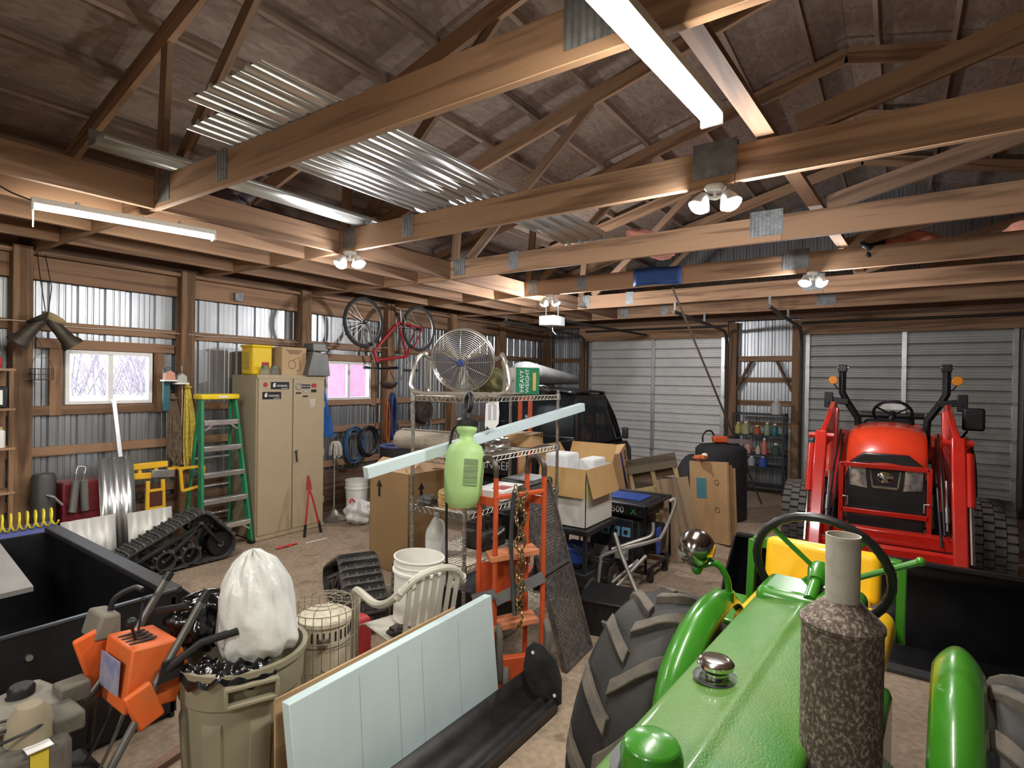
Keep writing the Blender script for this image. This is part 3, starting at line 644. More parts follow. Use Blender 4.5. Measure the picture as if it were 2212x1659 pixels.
# fenders over rear tires
for s in (-1, 1):
    def f2(u, v, s=s):
        a = math.radians(10 + 150 * v); x = s * (.42 + .36 * u); rr = .66 + .03 * math.sin(PI * u)
        return V(x, 1.05 - rr * math.cos(a), .62 + rr * math.sin(a))
    MB().grid(f2, 6, 18).build('rear_fender', kr, rt, solid=.006)
    rw = bpy.data.objects.new('rear_wheel', None); COL.objects.link(rw); rw.parent = rt; rw.location = (s * .66, 1.05, .63)
    lug_tire('tire', rw, (0, 0, 0), .595, .34, .32, 15, rubber, rubber, .035, .05, .4)
    rim_disc(rw, (0, 0, 0), .32, .28, pm('rim_grey', (.25, .24, .23), .5, .3), s)
    fw = bpy.data.objects.new('front_wheel', None); COL.objects.link(fw); fw.parent = rt; fw.location = (s * .80 + .03, -.50, .40)
    # turf-bar front tire: blocks in offset rows
    w_, R_ = .34, .40
    tt = MB().lathe([(.2, -w_ * .42), (R_ * .82, -w_ * .5), (R_ * .95, -w_ * .43), (R_ * .965, 0), (R_ * .95, w_ * .43), (R_ * .82, w_ * .5), (.2, w_ * .42)], (0, 0, 0), (1, 0, 0), 40).build('tire', rubber, fw)
    bl = MB()
    for k in range(30):
        a = 2 * PI * k / 30
        for j in range(4):
            aa = a + (j % 2) * PI / 30; x_ = (-1.5 + j) * w_ * .235
            r = Matrix.Rotation(-aa, 3, 'X')
            bl.box(r @ V(x_, -R_ * (.975 - .02 * (abs(j - 1.5) > 1)), 0), (w_ * .22, .035, .062), r)
    bl.build('tread_blocks', pm('grey_tread', (.085, .080, .072), .8, 0, var=.25), tt)
    MB().lathe([(.2, -.12), (.19, 0), (.2, .12)], (0, 0, 0), (1, 0, 0), 28).lathe([(0, s * .05), (.19, s * .02)], (0, 0, 0), (1, 0, 0), 28).build('rim', MATS['rim_grey'], fw)
MB().tube([(-.75, -.5, .40), (.75, -.5, .40)], .05, 10).build('front_axle', MATS['chassis_dark'], rt)
MB().tube([(-.6, 1.05, .63), (.6, 1.05, .63)], .08, 10).build('rear_axle', MATS['chassis_dark'], rt)
# loader: masts, knee booms, cylinders, torque tube
for s in (-1, 1):
    x = s * .535
    ld = bpy.data.objects.new('loader_arm', None); COL.objects.link(ld); ld.parent = rt
    MB().bar((x, -.02, .45), (x - s * .02, .15, 1.60), .07, .20, (0, 1, 0)).build('mast', kr2, ld, bevel=.01)
    MB().prism([(-.10, 1.25), (.32, 1.42), (.30, 1.66), (.05, 1.68), (-.62, 1.50), (-1.12, 1.40), (-1.18, 1.30), (-1.05, 1.24)], .05, (x - .025, 0, 0), (0, 1, 0), (0, 0, 1)).build('upper_boom', kr2, ld, bevel=.008)
    MB().bar((x, -1.12, 1.40), (x, -1.66, .28), .10, .12, (0, 1, 0)).build('lower_boom', kr2, ld, bevel=.012)
    MB().cyl((x - .11, -1.14, 1.37), (x + .11, -1.14, 1.37), .028, 14).build('knee_pin', kr2, ld)
    MB().tube([(x + s * .075, -1.20, 1.28), (x + s * .075, -1.42, .85)], .035, 12).build('cylinder', kr2, ld)
    MB().tube([(x + s * .075, -1.42, .85), (x + s * .075, -1.62, .42)], .018, 10).build('cylinder_rod', chrome, ld)
    MB().tube([(x - s * .09, .05, 1.2), (x - s * .09, -1.0, .75)], .04, 12).build('lift_cylinder', kr2, ld)
    MB().tube(smooth_path([(x - s * .08, .1, 1.35), (x - s * .10, -.6, 1.18), (x - s * .11, -1.1, 1.05), (x - s * .10, -1.5, .6)]), .011, 8).tube(smooth_path([(x - s * .10, .1, 1.3), (x - s * .13, -.6, 1.12), (x - s * .14, -1.1, .98), (x - s * .12, -1.5, .5)]), .011, 8).build('hydraulic_hose', black, ld)
    MB().tube([(x - s * .075, -1.12, 1.02), (x - s * .075, -1.38, .62)], .010, 8).tube([(x - s * .075, -1.26, .80), (x - s * .075, -1.34, .68)], .018, 8).build('hose_fitting', steel, ld)
MB().bar((-.53, -1.35, .50), (.53, -1.35, .50), .12, .12).bar((-.53, -1.52, .34), (.53, -1.52, .34), .10, .22).build('torque_tube', kr2, rt, bevel=.012)
# bucket on the floor, mouth to the camera
bm_ = pm('bucket_black', (.010, .010, .011), .38, .1, var=.4, scale=5)
bu = thing('loader_bucket', 'wide black loader bucket lying on the floor behind the green tractor', 'bucket', (-.08, 5.2, 0), 0)
prof = [(-.72, .012), (-.62, .02), (-.25, .02), (-.08, .06), (.02, .16), (.05, .28), (.04, .42), (-.02, .54)]
MB().sweep(prof, (-1.06, 0, 0), (0, 1, 0), (0, 0, 1), (1, 0, 0), 2.12).build('shell', bm_, bu, solid=.014, ang=25)
for s in (-1, 1): MB().prism([(-.70, .01), (-.2, .01), (.0, .10), (.055, .28), (.03, .54), (-.10, .55), (-.45, .30)], .014, (s * 1.06 - .007, 0, 0), (0, 1, 0), (0, 0, 1)).build('side_plate', bm_, bu)
MB().box((0, -.72, .012), (2.14, .12, .022)).build('cutting_edge', pm('edge_steel', (.06, .06, .06), .5, .5), bu)
MB().bar((-1.06, -.04, .555), (1.06, -.04, .555), .06, .03).build('top_rail', bm_, bu, bevel=.005)
for s in (-1, 1): MB().prism([(.0, .12), (.32, .18), (.38, .30), (.32, .38), (.04, .45)], .03, (s * .535 - .015, .04, 0), (0, 1, 0), (0, 0, 1)).build('mount_ear', bm_, bu, bevel=.006)
# =================================================================== along the left wall
def rbox(name, mat, parent, c, d, bev=.01, rot=None, seg=2): return MB().box(c, d, rot).build(name, mat, parent, bevel=bev, seg=seg)
# ---- tan cabinet
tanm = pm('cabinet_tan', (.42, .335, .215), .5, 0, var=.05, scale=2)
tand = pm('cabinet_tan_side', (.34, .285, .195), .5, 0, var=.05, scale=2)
cb = thing('storage_cabinet', 'tall tan metal storage cabinet with stickers on its doors', 'cabinet', (-6.22, 4.012, 0), 0)
W2, D2_, H_ = .457, .265, 1.895
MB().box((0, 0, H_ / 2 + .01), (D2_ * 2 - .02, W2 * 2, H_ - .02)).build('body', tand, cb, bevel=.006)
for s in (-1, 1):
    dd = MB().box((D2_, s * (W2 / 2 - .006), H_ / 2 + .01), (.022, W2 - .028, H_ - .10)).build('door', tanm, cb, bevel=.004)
    if s > 0:
        MB().lathe([(0, .012), (.018, .01), (.02, 0)], (D2_ + .011, .05, .99), (1, 0, 0), 16).build('lock', steel, dd)
        MB().bar((D2_ + .03, .035, .98), (D2_ + .035, .045, .86), .014, .014).tube([(D2_ + .01, .035, .985), (D2_ + .035, .035, .985)], .008, 8).build('handle', pm('handle_bronze', (.08, .06, .05), .4, .6), dd)
        for k in range(3): MB().cyl((D2_ + .008, W2 - .012, .3 + .6 * k), (D2_ + .008, W2 - .012, .38 + .6 * k), .008, 8).build('hinge', tand, dd)
rbox('frame_head', tanm, cb, (D2_, 0, H_ - .018), (.024, W2 * 2, .045), .004)
rbox('kick_plate', tanm, cb, (D2_ - .003, 0, .03), (.02, W2 * 2, .05), .004)
decal_b = pm('decal_black', (.012, .010, .012), .4); decal_w = pm('decal_white', (.75, .75, .74), .5, var=.02); decal_r = pm('decal_red', (.36, .03, .03), .5)
xf = D2_ + .0125
def sticker(y, z, w, h, m): return MB().box((xf, y, z), (.002, w, h)).build('sticker', m, cb)
FR = (PI / 2, 0, PI / 2)
for (y, z) in ((-.175, 1.775), (-.278, 1.66)):
    s_ = sticker(y, z, .235, .085, decal_b)
    MB().lathe([(0, .0005), (.017, .0005)], (xf + .0012, y - .075, z - .002), (1, 0, 0), 18).build('emblem', decal_w, s_)
    MB().prism([(-.02, .0), (.0, .02), (.024, .012), (.012, .0), (.0, .006)], .0006, (xf + .0014, y - .075, z + .012), (0, 1, 0), (0, 0, 1)).build('emblem', decal_w, s_)
    text('sticker_text', 'MARINES', .034, decal_w, s_, (xf + .0015, y + .025, z - .004), FR)
    MB().box((xf + .0014, y + .06, z - .032), (.0008, .08, .005)).build('sticker_line', decal_w, s_)
MB().lathe([(0, .001), (.027, .001), (.027, 0)], (xf, -.36, 1.785), (1, 0, 0), 20).build('sticker', decal_r, cb)
MB().box((xf, -.36, 1.742), (.001, .06, .008)).build('sticker', tand, cb)
s_ = sticker(.17, 1.765, .12, .05, decal_b); text('sticker_text', 'FINE LINE', .024, decal_w, s_, (xf + .0015, .17, 1.765), FR)
MB().torus((xf, .07, 1.765), (1, 0, 0), .036, .008, 24, 6).build('sticker', pm('decal_grey', (.3, .3, .3), .4), cb)
s_ = sticker(.17, 1.702, .075, .026, pm('decal_grey', (.3, .3, .3), .4)); text('sticker_text', 'YETI', .022, decal_w, s_, (xf + .0015, .17, 1.702), FR)
for y, z, w, h in ((.07, 1.685, .07, .018), (.165, 1.645, .07, .018), (.285, 1.71, .075, .035)): sticker(y, z, w, h, decal_b)
MB().lathe([(0, .001), (.04, .001)], (xf, .285, 1.775), (1, 0, 0), 20, sx=.7).build('sticker', decal_r, cb)
MB().prism([(-.05, .05), (.055, .05), (.05, .03), (.035, -.05), (-.02, -.055), (-.035, .02)], .001, (xf, .26, 1.56), (0, 1, 0), (0, 0, 1)).build('sticker', pm('decal_cream', (.55, .48, .38), .6), cb)
# things on top of the cabinet
zt = 1.896
pb_ = thing('litter_pail', 'yellow square plastic pail on the tan cabinet', 'pail', (-6.20, 3.70, zt))
yp = pm('pail_yellow', (.82, .56, .02), .4, 0, var=.06)
MB().box((0, 0, .165), (.25, .25, .33)).build('body', yp, pb_, bevel=.03, seg=3)
MB().box((0, 0, .335), (.265, .265, .03)).build('lid', yp, pb_, bevel=.01)
MB().box((.126, .03, .12), (.003, .09, .06)).build('label', decal_r, pb_)
MB().box((-.02, -.127, .16), (.16, .003, .2)).build('label', pm('pail_print', (.40, .30, .06), .5, col2=(.7, .5, .05), amt=.5, scale=30), pb_)
MB().tube(arc((0, .133, .27), .10, PI * 1.05, PI * 1.95, 10, (1, 0, 0), (0, 0, 1)), .004, 6).build('bail', steel, pb_)
bx = thing('carton', 'cardboard carton with line drawing between pail and sheet metal hood on cabinet', 'box', (-6.18, 4.06, zt))
rbox('box', pm('carton_tan', (.50, .34, .19), .8, 0, var=.08), bx, (0, 0, .17), (.36, .33, .34), .004)
for k in range(3): MB().box((.1815, 0, .30 - .018 * k), (.001, .22 - .04 * k, .008)).build('print', pm('ink_brown', (.10, .06, .03), .8), bx)
MB().torus((.181, -.03, .13), (1, 0, 0), .05, .003, 20, 4).tube([(.181, -.03, .18), (.181, .06, .22), (.181, .09, .08), (.181, .02, .05)], .003, 4).build('print', MATS['ink_brown'], bx)
for yj, lb in ((3.68, 'clear glass jar in front of the yellow pail, on the left'), (3.80, 'clear glass jar in front of the yellow pail, beside the carton')):
    j = thing('glass_jar', lb.replace(', on the left', ', nearer the step ladder'), 'jar', (-6.00, yj, zt), 0, 'glass jars on the cabinet')
    MB().lathe([(0, 0), (.045, 0), (.05, .01), (.05, .07), (.04, .085), (.036, .095)], n=20).build('glass', pm('jar_glass', (.75, .8, .78), .08, 0, trans=.85, ior=1.3, var=.02), j)
    MB().lathe([(0, .11), (.036, .108), (.04, .092), (.04, .08)], n=20).build('lid', pm('lid_green', (.12, .18, .12), .5, .3), j)
hd = thing('metal_duct', 'dark tapered sheet metal hood on the tan cabinet beside the carton', 'duct', (-6.22, 4.405, zt))
MB().prism([(-.13, 0), (.20, 0), (.16, .27), (-.05, .30)], .20, (.12, -.10, 0), (0, 1, 0), (0, 0, 1)).build('hood', pm('duct_grey', (.16, .16, .15), .5, .5, var=.2), hd, bevel=.004)
MB().prism([(-.16, 0), (.10, 0), (-.02, .33), (-.16, .31)], .16, (-.06, -.02, 0), (0, 1, 0), (0, 0, 1)).build('throat', blackm, hd, bevel=.004)
MB().box((.10, .03, .36), (.2, .2, .10)).build('collar', MATS['duct_grey'], hd, bevel=.01)
# ---- green step ladder
lg = pm('fiberglass_green', (.02, .23, .10), .4, 0, var=.12); ly = pm('ladder_yellow', (.85, .62, .03), .4, var=.05)
ld_ = thing('step_ladder', 'green fiberglass step ladder with yellow top cap', 'ladder', (-6.15, 3.235, 0))
zt_, xb, xt_ = 1.62, .19, -.02
for s in (-1, 1):
    MB().bar((xb, s * .275, .0), (xt_, s * .185, zt_), .03, .075, (1, 0, 0)).build('rail', lg, ld_, bevel=.004)
    MB().bar((-.24, s * .25, .0), (-.08, s * .17, zt_), .025, .03, (1, 0, 0)).build('rear_rail', lg, ld_, bevel=.003)
    MB().box((xb, s * .275, .02), (.09, .05, .04)).build('foot', black, ld_, bevel=.005)
MB().box((-.05, 0, 1.65), (.20, .42, .06)).build('top_cap', ly, ld_, bevel=.015)
MB().box((.052, .02, 1.65), (.002, .10, .022)).build('cap_label', decal_w, ld_)
for k in range(5):
    t = .17 + k * .172; z = t * zt_; x = xb + (xt_ - xb) * t; hw = .285 - .1 * t
    st_ = MB().box((x + .012, 0, z), (.085, hw * 2 - .03, .012)).box((x + .052, 0, z - .022), (.006, hw * 2 - .02, .05)).build('step', alu, ld_, bevel=.002)
    if k in (0, 4):
        for s in (-1, 1): MB().bar((x + .05, s * (hw - .02), z - .10), (x + .05, s * (hw - .10), z - .04), .018, .003, (1, 0, 0)).build('step_brace', alu, st_)
for k in range(4):
    t = .2 + k * .2; MB().tube([(-.24 + .16 * t, -(.25 - .08 * t), t * zt_), (-.24 + .16 * t, .25 - .08 * t, t * zt_)], .014, 8).build('rear_bar', alu, ld_)
for s in (-1, 1): MB().bar((.09, s * .24, .85), (-.16, s * .215, .85), .02, .004).build('spreader', alu, ld_)
# ---- blue tarp roll, mop, stand, bag, bucket behind the cabinet
MB_ = MB().grid(lambda u, v: V((.045 + .02 * math.sin(v * 3)) * math.cos(2 * PI * u) * (1 + .15 * math.sin(6 * PI * u)), (.075 - .02 * v) * math.sin(2 * PI * u) * (1 + .15 * math.cos(10 * PI * u)) + .16 * (1 - v), .72 * v), 28, 12, wrapu=True)
tp = tag(MB_.build('folded_umbrella', pm('tarp_blue', (.02, .12, .42), .55, 0, var=.25, scale=5), None, loc=(-6.33, 4.66, 1.08)), 'folded blue patio umbrella hanging beside the tan cabinet', 'umbrella')
sd = thing('floor_stand', 'slim pole stand with domed metal base beside the tan cabinet', 'stand', (-6.10, 4.74, 0))
MB().lathe([(0, 0), (.165, 0), (.17, .015), (.13, .045), (.07, .085), (.05, .12), (.03, .14), (.014, .15)], n=30).build('base', pm('brushed', (.42, .38, .33), .35, .8), sd)
MB().tube([(0, 0, .14), (0, 0, 1.0)], .010, 10).build('pole', alu, sd)
mp_ = MB(); rnd = random.Random(4)
for k in range(34):
    a = rnd.random() * 2 * PI; r = .05 + rnd.random() * .06; mp_.tube(smooth_path([(0, 0, 1.03), (r * .6 * math.cos(a), r * .6 * math.sin(a), 1.02), (r * math.cos(a), r * math.sin(a), .96 - rnd.random() * .05), (r * 1.05 * math.cos(a), r * 1.05 * math.sin(a), .88 - rnd.random() * .06)], 3), .009, 5)
mo = mp_.build('mop_head', pm('mop_grey', (.52, .48, .42), .9, var=.3, scale=20), sd); mo['kind'] = 'stuff'
def bag(name, mat, parent, c, r, seed, sq=.25, knot=False, loc=None):
    rn = random.Random(seed); ph = [rn.random() * 6 for _ in range(8)]
    def fn(u, v):
        a = 2 * PI * u; t = PI * v; k = 1 + sq * .35 * math.sin(5 * a + ph[0] + 3 * v) * math.sin(t) + sq * .22 * math.sin(9 * a + ph[1]) * math.sin(t * 2) + sq * .2 * math.sin(7 * t + ph[2] + 2 * a)
        rr = math.sin(t) ** .7; return V(c[0] + r[0] * rr * math.cos(a) * k, c[1] + r[1] * rr * math.sin(a) * k, c[2] - r[2] * math.cos(t) * (1 + sq * .1 * math.sin(3 * a + ph[3])))
    return MB().grid(fn, 40, 20, wrapu=True).build(name, mat, parent, ang=70, loc=loc)
bagw = pm('bag_white', (.72, .71, .70), .4, 0, var=.1, scale=10, bump=.5, bscale=26)
wb1 = thing('white_bag', 'crumpled white plastic bag on the floor before a white pail', 'bag', (-5.70, 4.82, 0))
bag('bag', bagw, wb1, (0, 0, .145), (.18, .16, .15), 3, .6)
MB().tube(smooth_path([(-.02, -.05, .28), (.0, -.12, .33), (.03, -.17, .30)]), .012, 6).build('red_tie', pm('tie_red', (.6, .03, .05), .5), wb1)
def pail(name, label, loc, r=.15, h=.37, mat=white, rot=None, group=None, bail=True):
    p = thing(name, label, 'pail', loc, rot=rot, group=group)
    MB().lathe([(0, .004), (r * .86, .004), (r * .88, .0), (r * .97, h * .76), (r * 1.05, h * .765), (r * 1.055, h * .80), (r * .985, h * .81), (r * .99, h * .87), (r * 1.02, h * .875), (r * 1.02, h * .89), (r * .995, h * .895), (r, h * .975), (r * 1.045, h * .98), (r * 1.045, h), (r * .97, h), (r * .95, h * .95), (r * .84, .02), (0, .02)], n=40).build('body', mat, p, ang=35)
    if bail: MB().tube(arc((0, 0, h * .78), r * 1.1, PI, 2 * PI, 18, (.25, .97, 0), (.55, -.14, .82)), .003, 6).build('bail', steel, p)
    return p
pail('plastic_pail', 'white plastic pail standing against the wall behind the white bag', (-6.02, 5.05, 0), .15, .50)
# ---- bolt cutters leaning on the cabinet
bc = thing('bolt_cutters', 'long red handled bolt cutters standing open against the tan cabinet', 'bolt cutters', (-5.72, 4.12, 0))
MB().tube([(.03, -.11, .015), (-.02, -.03, .45), (-.05, .0, .56)], .012, 8).tube([(.0, .14, .015), (-.03, .03, .45), (-.06, .0, .56)], .012, 8).build('handles', pm('cutter_red', (.45, .03, .03), .5), bc)
for y0, x0 in ((-.11, .03), (.14, 0)): MB().tube([(x0, y0, .0), (x0 - .012, y0 * .82, .14)], .017, 10).build('grip', black, bc)
MB().prism([(-.035, 0), (.035, 0), (.03, .08), (.01, .17), (-.01, .17), (-.03, .08)], .02, (-.055, .0, .53), (0, 1, 0), (-.15, 0, 1)).build('jaws', pm('jaw_red', (.30, .03, .03), .5), bc, bevel=.005)
# ---- scraps on the floor
tag(MB().grid(lambda u, v: V(-.03 + .05 * v, .26 * u, .004 + .012 * abs(math.sin(7 * u + 2 * v))), 14, 3).build('red_strap', pm('strap_red', (.75, .04, .04), .5), loc=(-5.52, 3.54, 0)), 'red strap lying on the floor before the tan cabinet', 'strap')
tag(MB().tube([(0, 0, .007), (.02, .27, .007)], .006, 8).build('white_rod', whitep, loc=(-5.46, 3.86, 0)), 'thin white rod lying on the floor beside the red strap', 'rod')
# ---- hanging floodlight fixtures and wire basket by the first post
hf = thing('hanging_floodlight', 'old bronze twin can floodlight hanging by the window on wires', 'light', (-6.26, 1.74, 2.36))
br = pm('old_bronze', (.055, .043, .032), .55, .4, var=.4, scale=14); cream = pm('reflector_cream', (.50, .40, .22), .5)
for s, e in ((-1, (-.05, -.20, -.27)), (1, (.03, .20, -.27))):
    ax = V(*e).normalized(); c = V(.0, s * .035, -.01)
    can = MB().lathe([(.02, -.02), (.045, .0), (.05, .10), (.062, .20), (.085, .24), (.088, .27), (.06, .262)], c, ax, 24).build('can', br, hf, ang=40)
    MB().lathe([(.03, -.04), (.075, -.015), (.10, .01), (.095, .014), (.05, -.01)], c + V(0, s * .02, .02), V(-.1, s * .5, .8), 22).build('flange', br if s < 0 else cream, can)
    MB().lathe([(0, .255), (.075, .262)], c, ax, 24).build('reflector', cream, can)
MB().ball((0, 0, .01), .035).build('knuckle', br, hf)
MB().tube([(0, 0, .03), (-.10, -.02, .40), (-.18, -.02, .62)], .004, 6).tube([(0, .01, .03), (-.08, .06, .30), (-.18, .04, .60)], .004, 6).build('wires', black, hf)
wk = thing('wire_basket', 'small wire basket hanging beneath the old twin floodlight', 'basket', (-6.33, 1.73, 1.82))
w_ = MB()
for z in (0, .05, .10): w_.torus((0, 0, z), (0, 0, 1), .085, .003, 24, 5)
for k in range(16):
    a = 2 * PI * k / 16; w_.tube([(.085 * math.cos(a), .085 * math.sin(a), 0), (.085 * math.cos(a), .085 * math.sin(a), .10)], .002, 4)
w_.tube([(0, -.085, .10), (0, -.05, .20), (0, .05, .20), (0, .085, .10)], .003, 5).tube([(0, 0, .20), (-.02, 0, .32), (-.10, -.03, .42)], .003, 5)
w_.build('basket', pm('basket_wire', (.08, .06, .05), .6, .3), wk)
MB().lathe([(0, .01), (.08, .01)], n=20).lathe([(0, .08), (.078, .08)], n=20).build('bottom_mat', pm('basket_fill', (.06, .05, .04), .9), wk)
# ---- shelf at the left edge, with its things
sh = thing('board_shelf', 'board shelf between posts at the left wall holding boxes and cans', 'shelf', (-6.23, .90, 0))
for z in (.875, 1.245, 1.575, 1.905): MB().box((.0, 0, z), (.30, 1.18, .02)).build('shelf_board', wy, sh)
for y_ in (-.565, .565): MB().box((-.13, y_, .96), (.04, .04, 1.92)).build('upright', wz, sh); MB().box((.13, y_, .96), (.03, .03, 1.92)).build('upright', wz, sh)
c_ = thing('cooler', 'red and white cooler on top of the board shelf', 'cooler', (-6.23, 1.20, 1.916))
rbox('body', pm('cooler_red', (.40, .02, .03), .5), c_, (0, 0, .05), (.28, .42, .10), .02)
MB().box((0, 0, .20), (.28, .44, .20), taper=.72).build('lid', pm('cooler_cream', (.62, .58, .50), .5), c_, bevel=.05, seg=4)
k_ = thing('black_crate', 'black case with a white paper label on the board shelf', 'box', (-6.20, 1.24, 1.586))
rbox('case', black, k_, (0, 0, .09), (.26, .40, .18), .012); MB().box((.131, .10, .09), (.002, .13, .12)).build('paper_label', decal_w, k_)
for q in range(4): MB().box((.1325, .10, .125 - .023 * q), (.001, .09, .006)).build('label_line', decal_b, k_)
j_ = thing('dark_jug', 'dark jug with grey handle on the board shelf above the red pail', 'jug', (-6.19, 1.27, 1.256))
MB().lathe([(0, 0), (.07, 0), (.075, .03), (.075, .16), (.03, .21), (.02, .23), (.02, .25), (0, .25)], n=20).build('body', pm('jug_dark', (.03, .025, .03), .4), j_)
MB().tube(smooth_path([(.0, .03, .21), (.0, .09, .23), (.0, .10, .15)]), .012, 8).build('handle', pm('jug_handle', (.35, .32, .30), .5), j_)
a_ = thing('spray_can', 'white aerosol can on the board shelf beside the dark jug', 'can', (-6.14, 1.41, 1.256))
MB().lathe([(0, 0), (.03, 0), (.031, .01), (.031, .13), (.02, .145), (0, .145)], n=18).build('can', whitep, a_); MB().lathe([(.014, .145), (.014, .17), (0, .172)], n=14).build('cap', cream, a_)
r_ = thing('paint_pail', 'red and white paint pail on the lowest board of the shelf', 'pail', (-6.17, 1.26, .886))
MB().lathe([(0, 0), (.095, 0), (.10, .13)], n=24).build('body', whitep, r_); MB().lathe([(.10, .13), (.105, .15), (.105, .18), (0, .182)], n=24).build('lid', MATS['cooler_red'], r_)
# ---- bins and gear on the floor under the shelf
bb = thing('blue_bin', 'blue plastic bin under the board shelf with yellow hose on it', 'bin', (-5.82, 1.44, 0)); rbox('bin', pm('bin_blue', (.10, .13, .42), .5), bb, (0, 0, .30), (.40, .52, .58), .03); rbox('rim', MATS['bin_blue'], bb, (0, 0, .585), (.43, .55, .03), .01)
ch = MB()
pth = []
for i in range(150):
    t = i / 150; a = t * 2 * PI * 10; pth.append((-.02 + .06 * math.cos(a), -.26 + .52 * t, .075 + .07 * math.sin(a)))
tag(ch.tube(pth, .008, 6).build('coil_hose', pm('hose_yellow', (.80, .65, .04), .4), loc=(-5.80, 1.44, .605)), 'yellow coiled air hose lying on the blue bin', 'hose')
dc = thing('dark_canister', 'dark grey metal canister by the wall post', 'canister', (-6.28, 1.735, 0)); MB().lathe([(0, 0), (.085, 0), (.09, .02), (.09, .95), (.075, .98), (0, .99)], n=22).build('body', pm('canister', (.07, .068, .064), .5, .4), dc); MB().tube([(.09, .0, .8), (.13, .04, .78), (.13, .10, .70)], .012, 8).build('handle', steel, dc)
rj = thing('red_cabinet', 'dark red tool chest on the floor beside the grey canister', 'tool chest', (-6.36, 2.03, 0)); rm_ = pm('dark_red', (.16, .015, .02), .45, var=.2)
rbox('chest', rm_, rj, (0, 0, .44), (.26, .34, .88), .015)
for z in (.3, .5, .66): MB().box((.132, 0, z), (.01, .28, .13)).build('drawer', rm_, rj, bevel=.004)
hy_ = thing('hydraulic_cylinder', 'pair of grey hydraulic cylinders hanging before the dark red chest', 'cylinder', (-6.16, 1.96, .62))
for y_, t_ in ((-.05, .03), (.05, -.01)): MB().tube([(0, y_, 0), (0, y_ + t_ * .2, .02), (-.01, y_ + t_, .28)], .032, 14).tube([(-.01, y_ + t_, .28), (-.012, y_ + t_, .34)], .014, 8).build('barrel', pm('cylinder_grey', (.24, .24, .22), .4, .6), hy_)
MB().tube(smooth_path([(-.012, -.02, .34), (-.03, .0, .40), (-.04, .06, .39), (-.012, .04, .33)]), .008, 6).tube([(-.03, 0, .40), (-.07, 0, .41)], .006, 6).build('hook', steel, hy_)
# ---- sheet metal offcuts leaning on the wall
def ribbed(name, label, loc, w, h, lean, rz=0, n=4, mat=alu, rib=.018):
    prof = []
    for k in range(n):
        a = w * k / n; prof += [(a, 0), (a + w / n * .3, 0), (a + w / n * .4, rib), (a + w / n * .6, rib), (a + w / n * .7, 0)]
    prof.append((w, 0)); q = Euler((0, lean, rz)).to_matrix()
    b = MB().sweep(prof, (0, -w / 2, 0), (0, 1, 0), (1, 0, 0), (0, 0, 1), h)
    o = b.build(name, mat, None, solid=.0015, loc=loc, rot=(0, lean, rz), ang=20); return tag(o, label, 'sheet metal')
ribbed('metal_sheet', 'tall ribbed bright metal offcut leaning on the wall under the window', (-6.06, 2.27, .01), .30, 1.08, -.14, n=3)
shw = pm('sheet_white', (.66, .65, .61), .45, .2, var=.08)
ribbed('metal_sheet', 'short white ribbed metal offcut between the red chest and the tall bright sheet', (-5.98, 2.0, .01), .42, .56, -.12, n=3, mat=shw)
ribbed('metal_sheet', 'short white ribbed metal offcut behind the rubber track', (-6.0, 2.52, .01), .40, .54, -.14, n=3, mat=shw)
tag(MB().bar((.0, 0, .0), (-.32, -.06, 1.62), .035, .03, (1, 0, 0)).build('metal_strip', alu, loc=(-6.15, 2.40, .005)), 'narrow bright metal strip leaning up to the window sill', 'metal strip')
# ---- yellow equipment on the wall between chest and ladder
ys_ = thing('yellow_stand', 'yellow steel tool stand with clamp bar by the wall', 'stand', (-6.27, 2.60, 0))
MB().bar((0, -.18, .955), (0, .16, .955), .05, .06).build('top_bar', yel, ys_, bevel=.006)
MB().bar((0, -.36, .87), (0, .02, .85), .04, .06).build('arm', yel, ys_, bevel=.006)
MB().bar((.02, -.0, .87), (.02, .22, .85), .05, .08).build('clamp', steel, ys_, bevel=.006)
MB().bar((0, .16, .87), (0, .23, .86), .05, .09).build('end_block', yel, ys_, bevel=.006)
for y_ in (-.1, .05): MB().box((0, y_, .905), (.03, .03, .07)).build('post', yel, ys_)
for y_ in (-.05, .13): MB().bar((.04, y_, .0), (.02, y_ + (.02 if y_ < 0 else -.02), .80), .035, .03, (1, 0, 0)).build('leg', yel, ys_, bevel=.004)
for z in (.35, .52, .70): MB().box((.03, .04, z), (.02, .16, .025)).build('rung', yel, ys_)
MB().box((.035, .04, .61), (.012, .12, .15)).build('label_plate', pm('plate_dark', (.10, .03, .02), .5), ys_)
def frame_loop(b, pts, r): return b.tube(pts, r, 6, closed=True)
MB().bar((-.02, -.36, .90), (-.02, -.36, .68), .03, .03).bar((-.02, -.36, .69), (-.02, -.28, .69), .03, .03).bar((-.02, -.36, .90), (-.02, -.28, .90), .03, .03).build('side_bracket', yel, ys_)
yf = thing('steel_hanger', 'yellow open steel bracket frame hanging beside the step ladder', 'bracket', (-6.18, 2.97, .66))
for a, b in (((0, -.12, .24), (0, .12, .24)), ((0, -.10, .0), (0, .10, .03)), ((0, -.12, .24), (0, -.10, 0)), ((0, .12, .24), (0, .10, .03)), ((0, -.12, .24), (-.17, -.12, .24))): MB().bar(a, b, .03, .028).build('bar', yel, yf, bevel=.004)
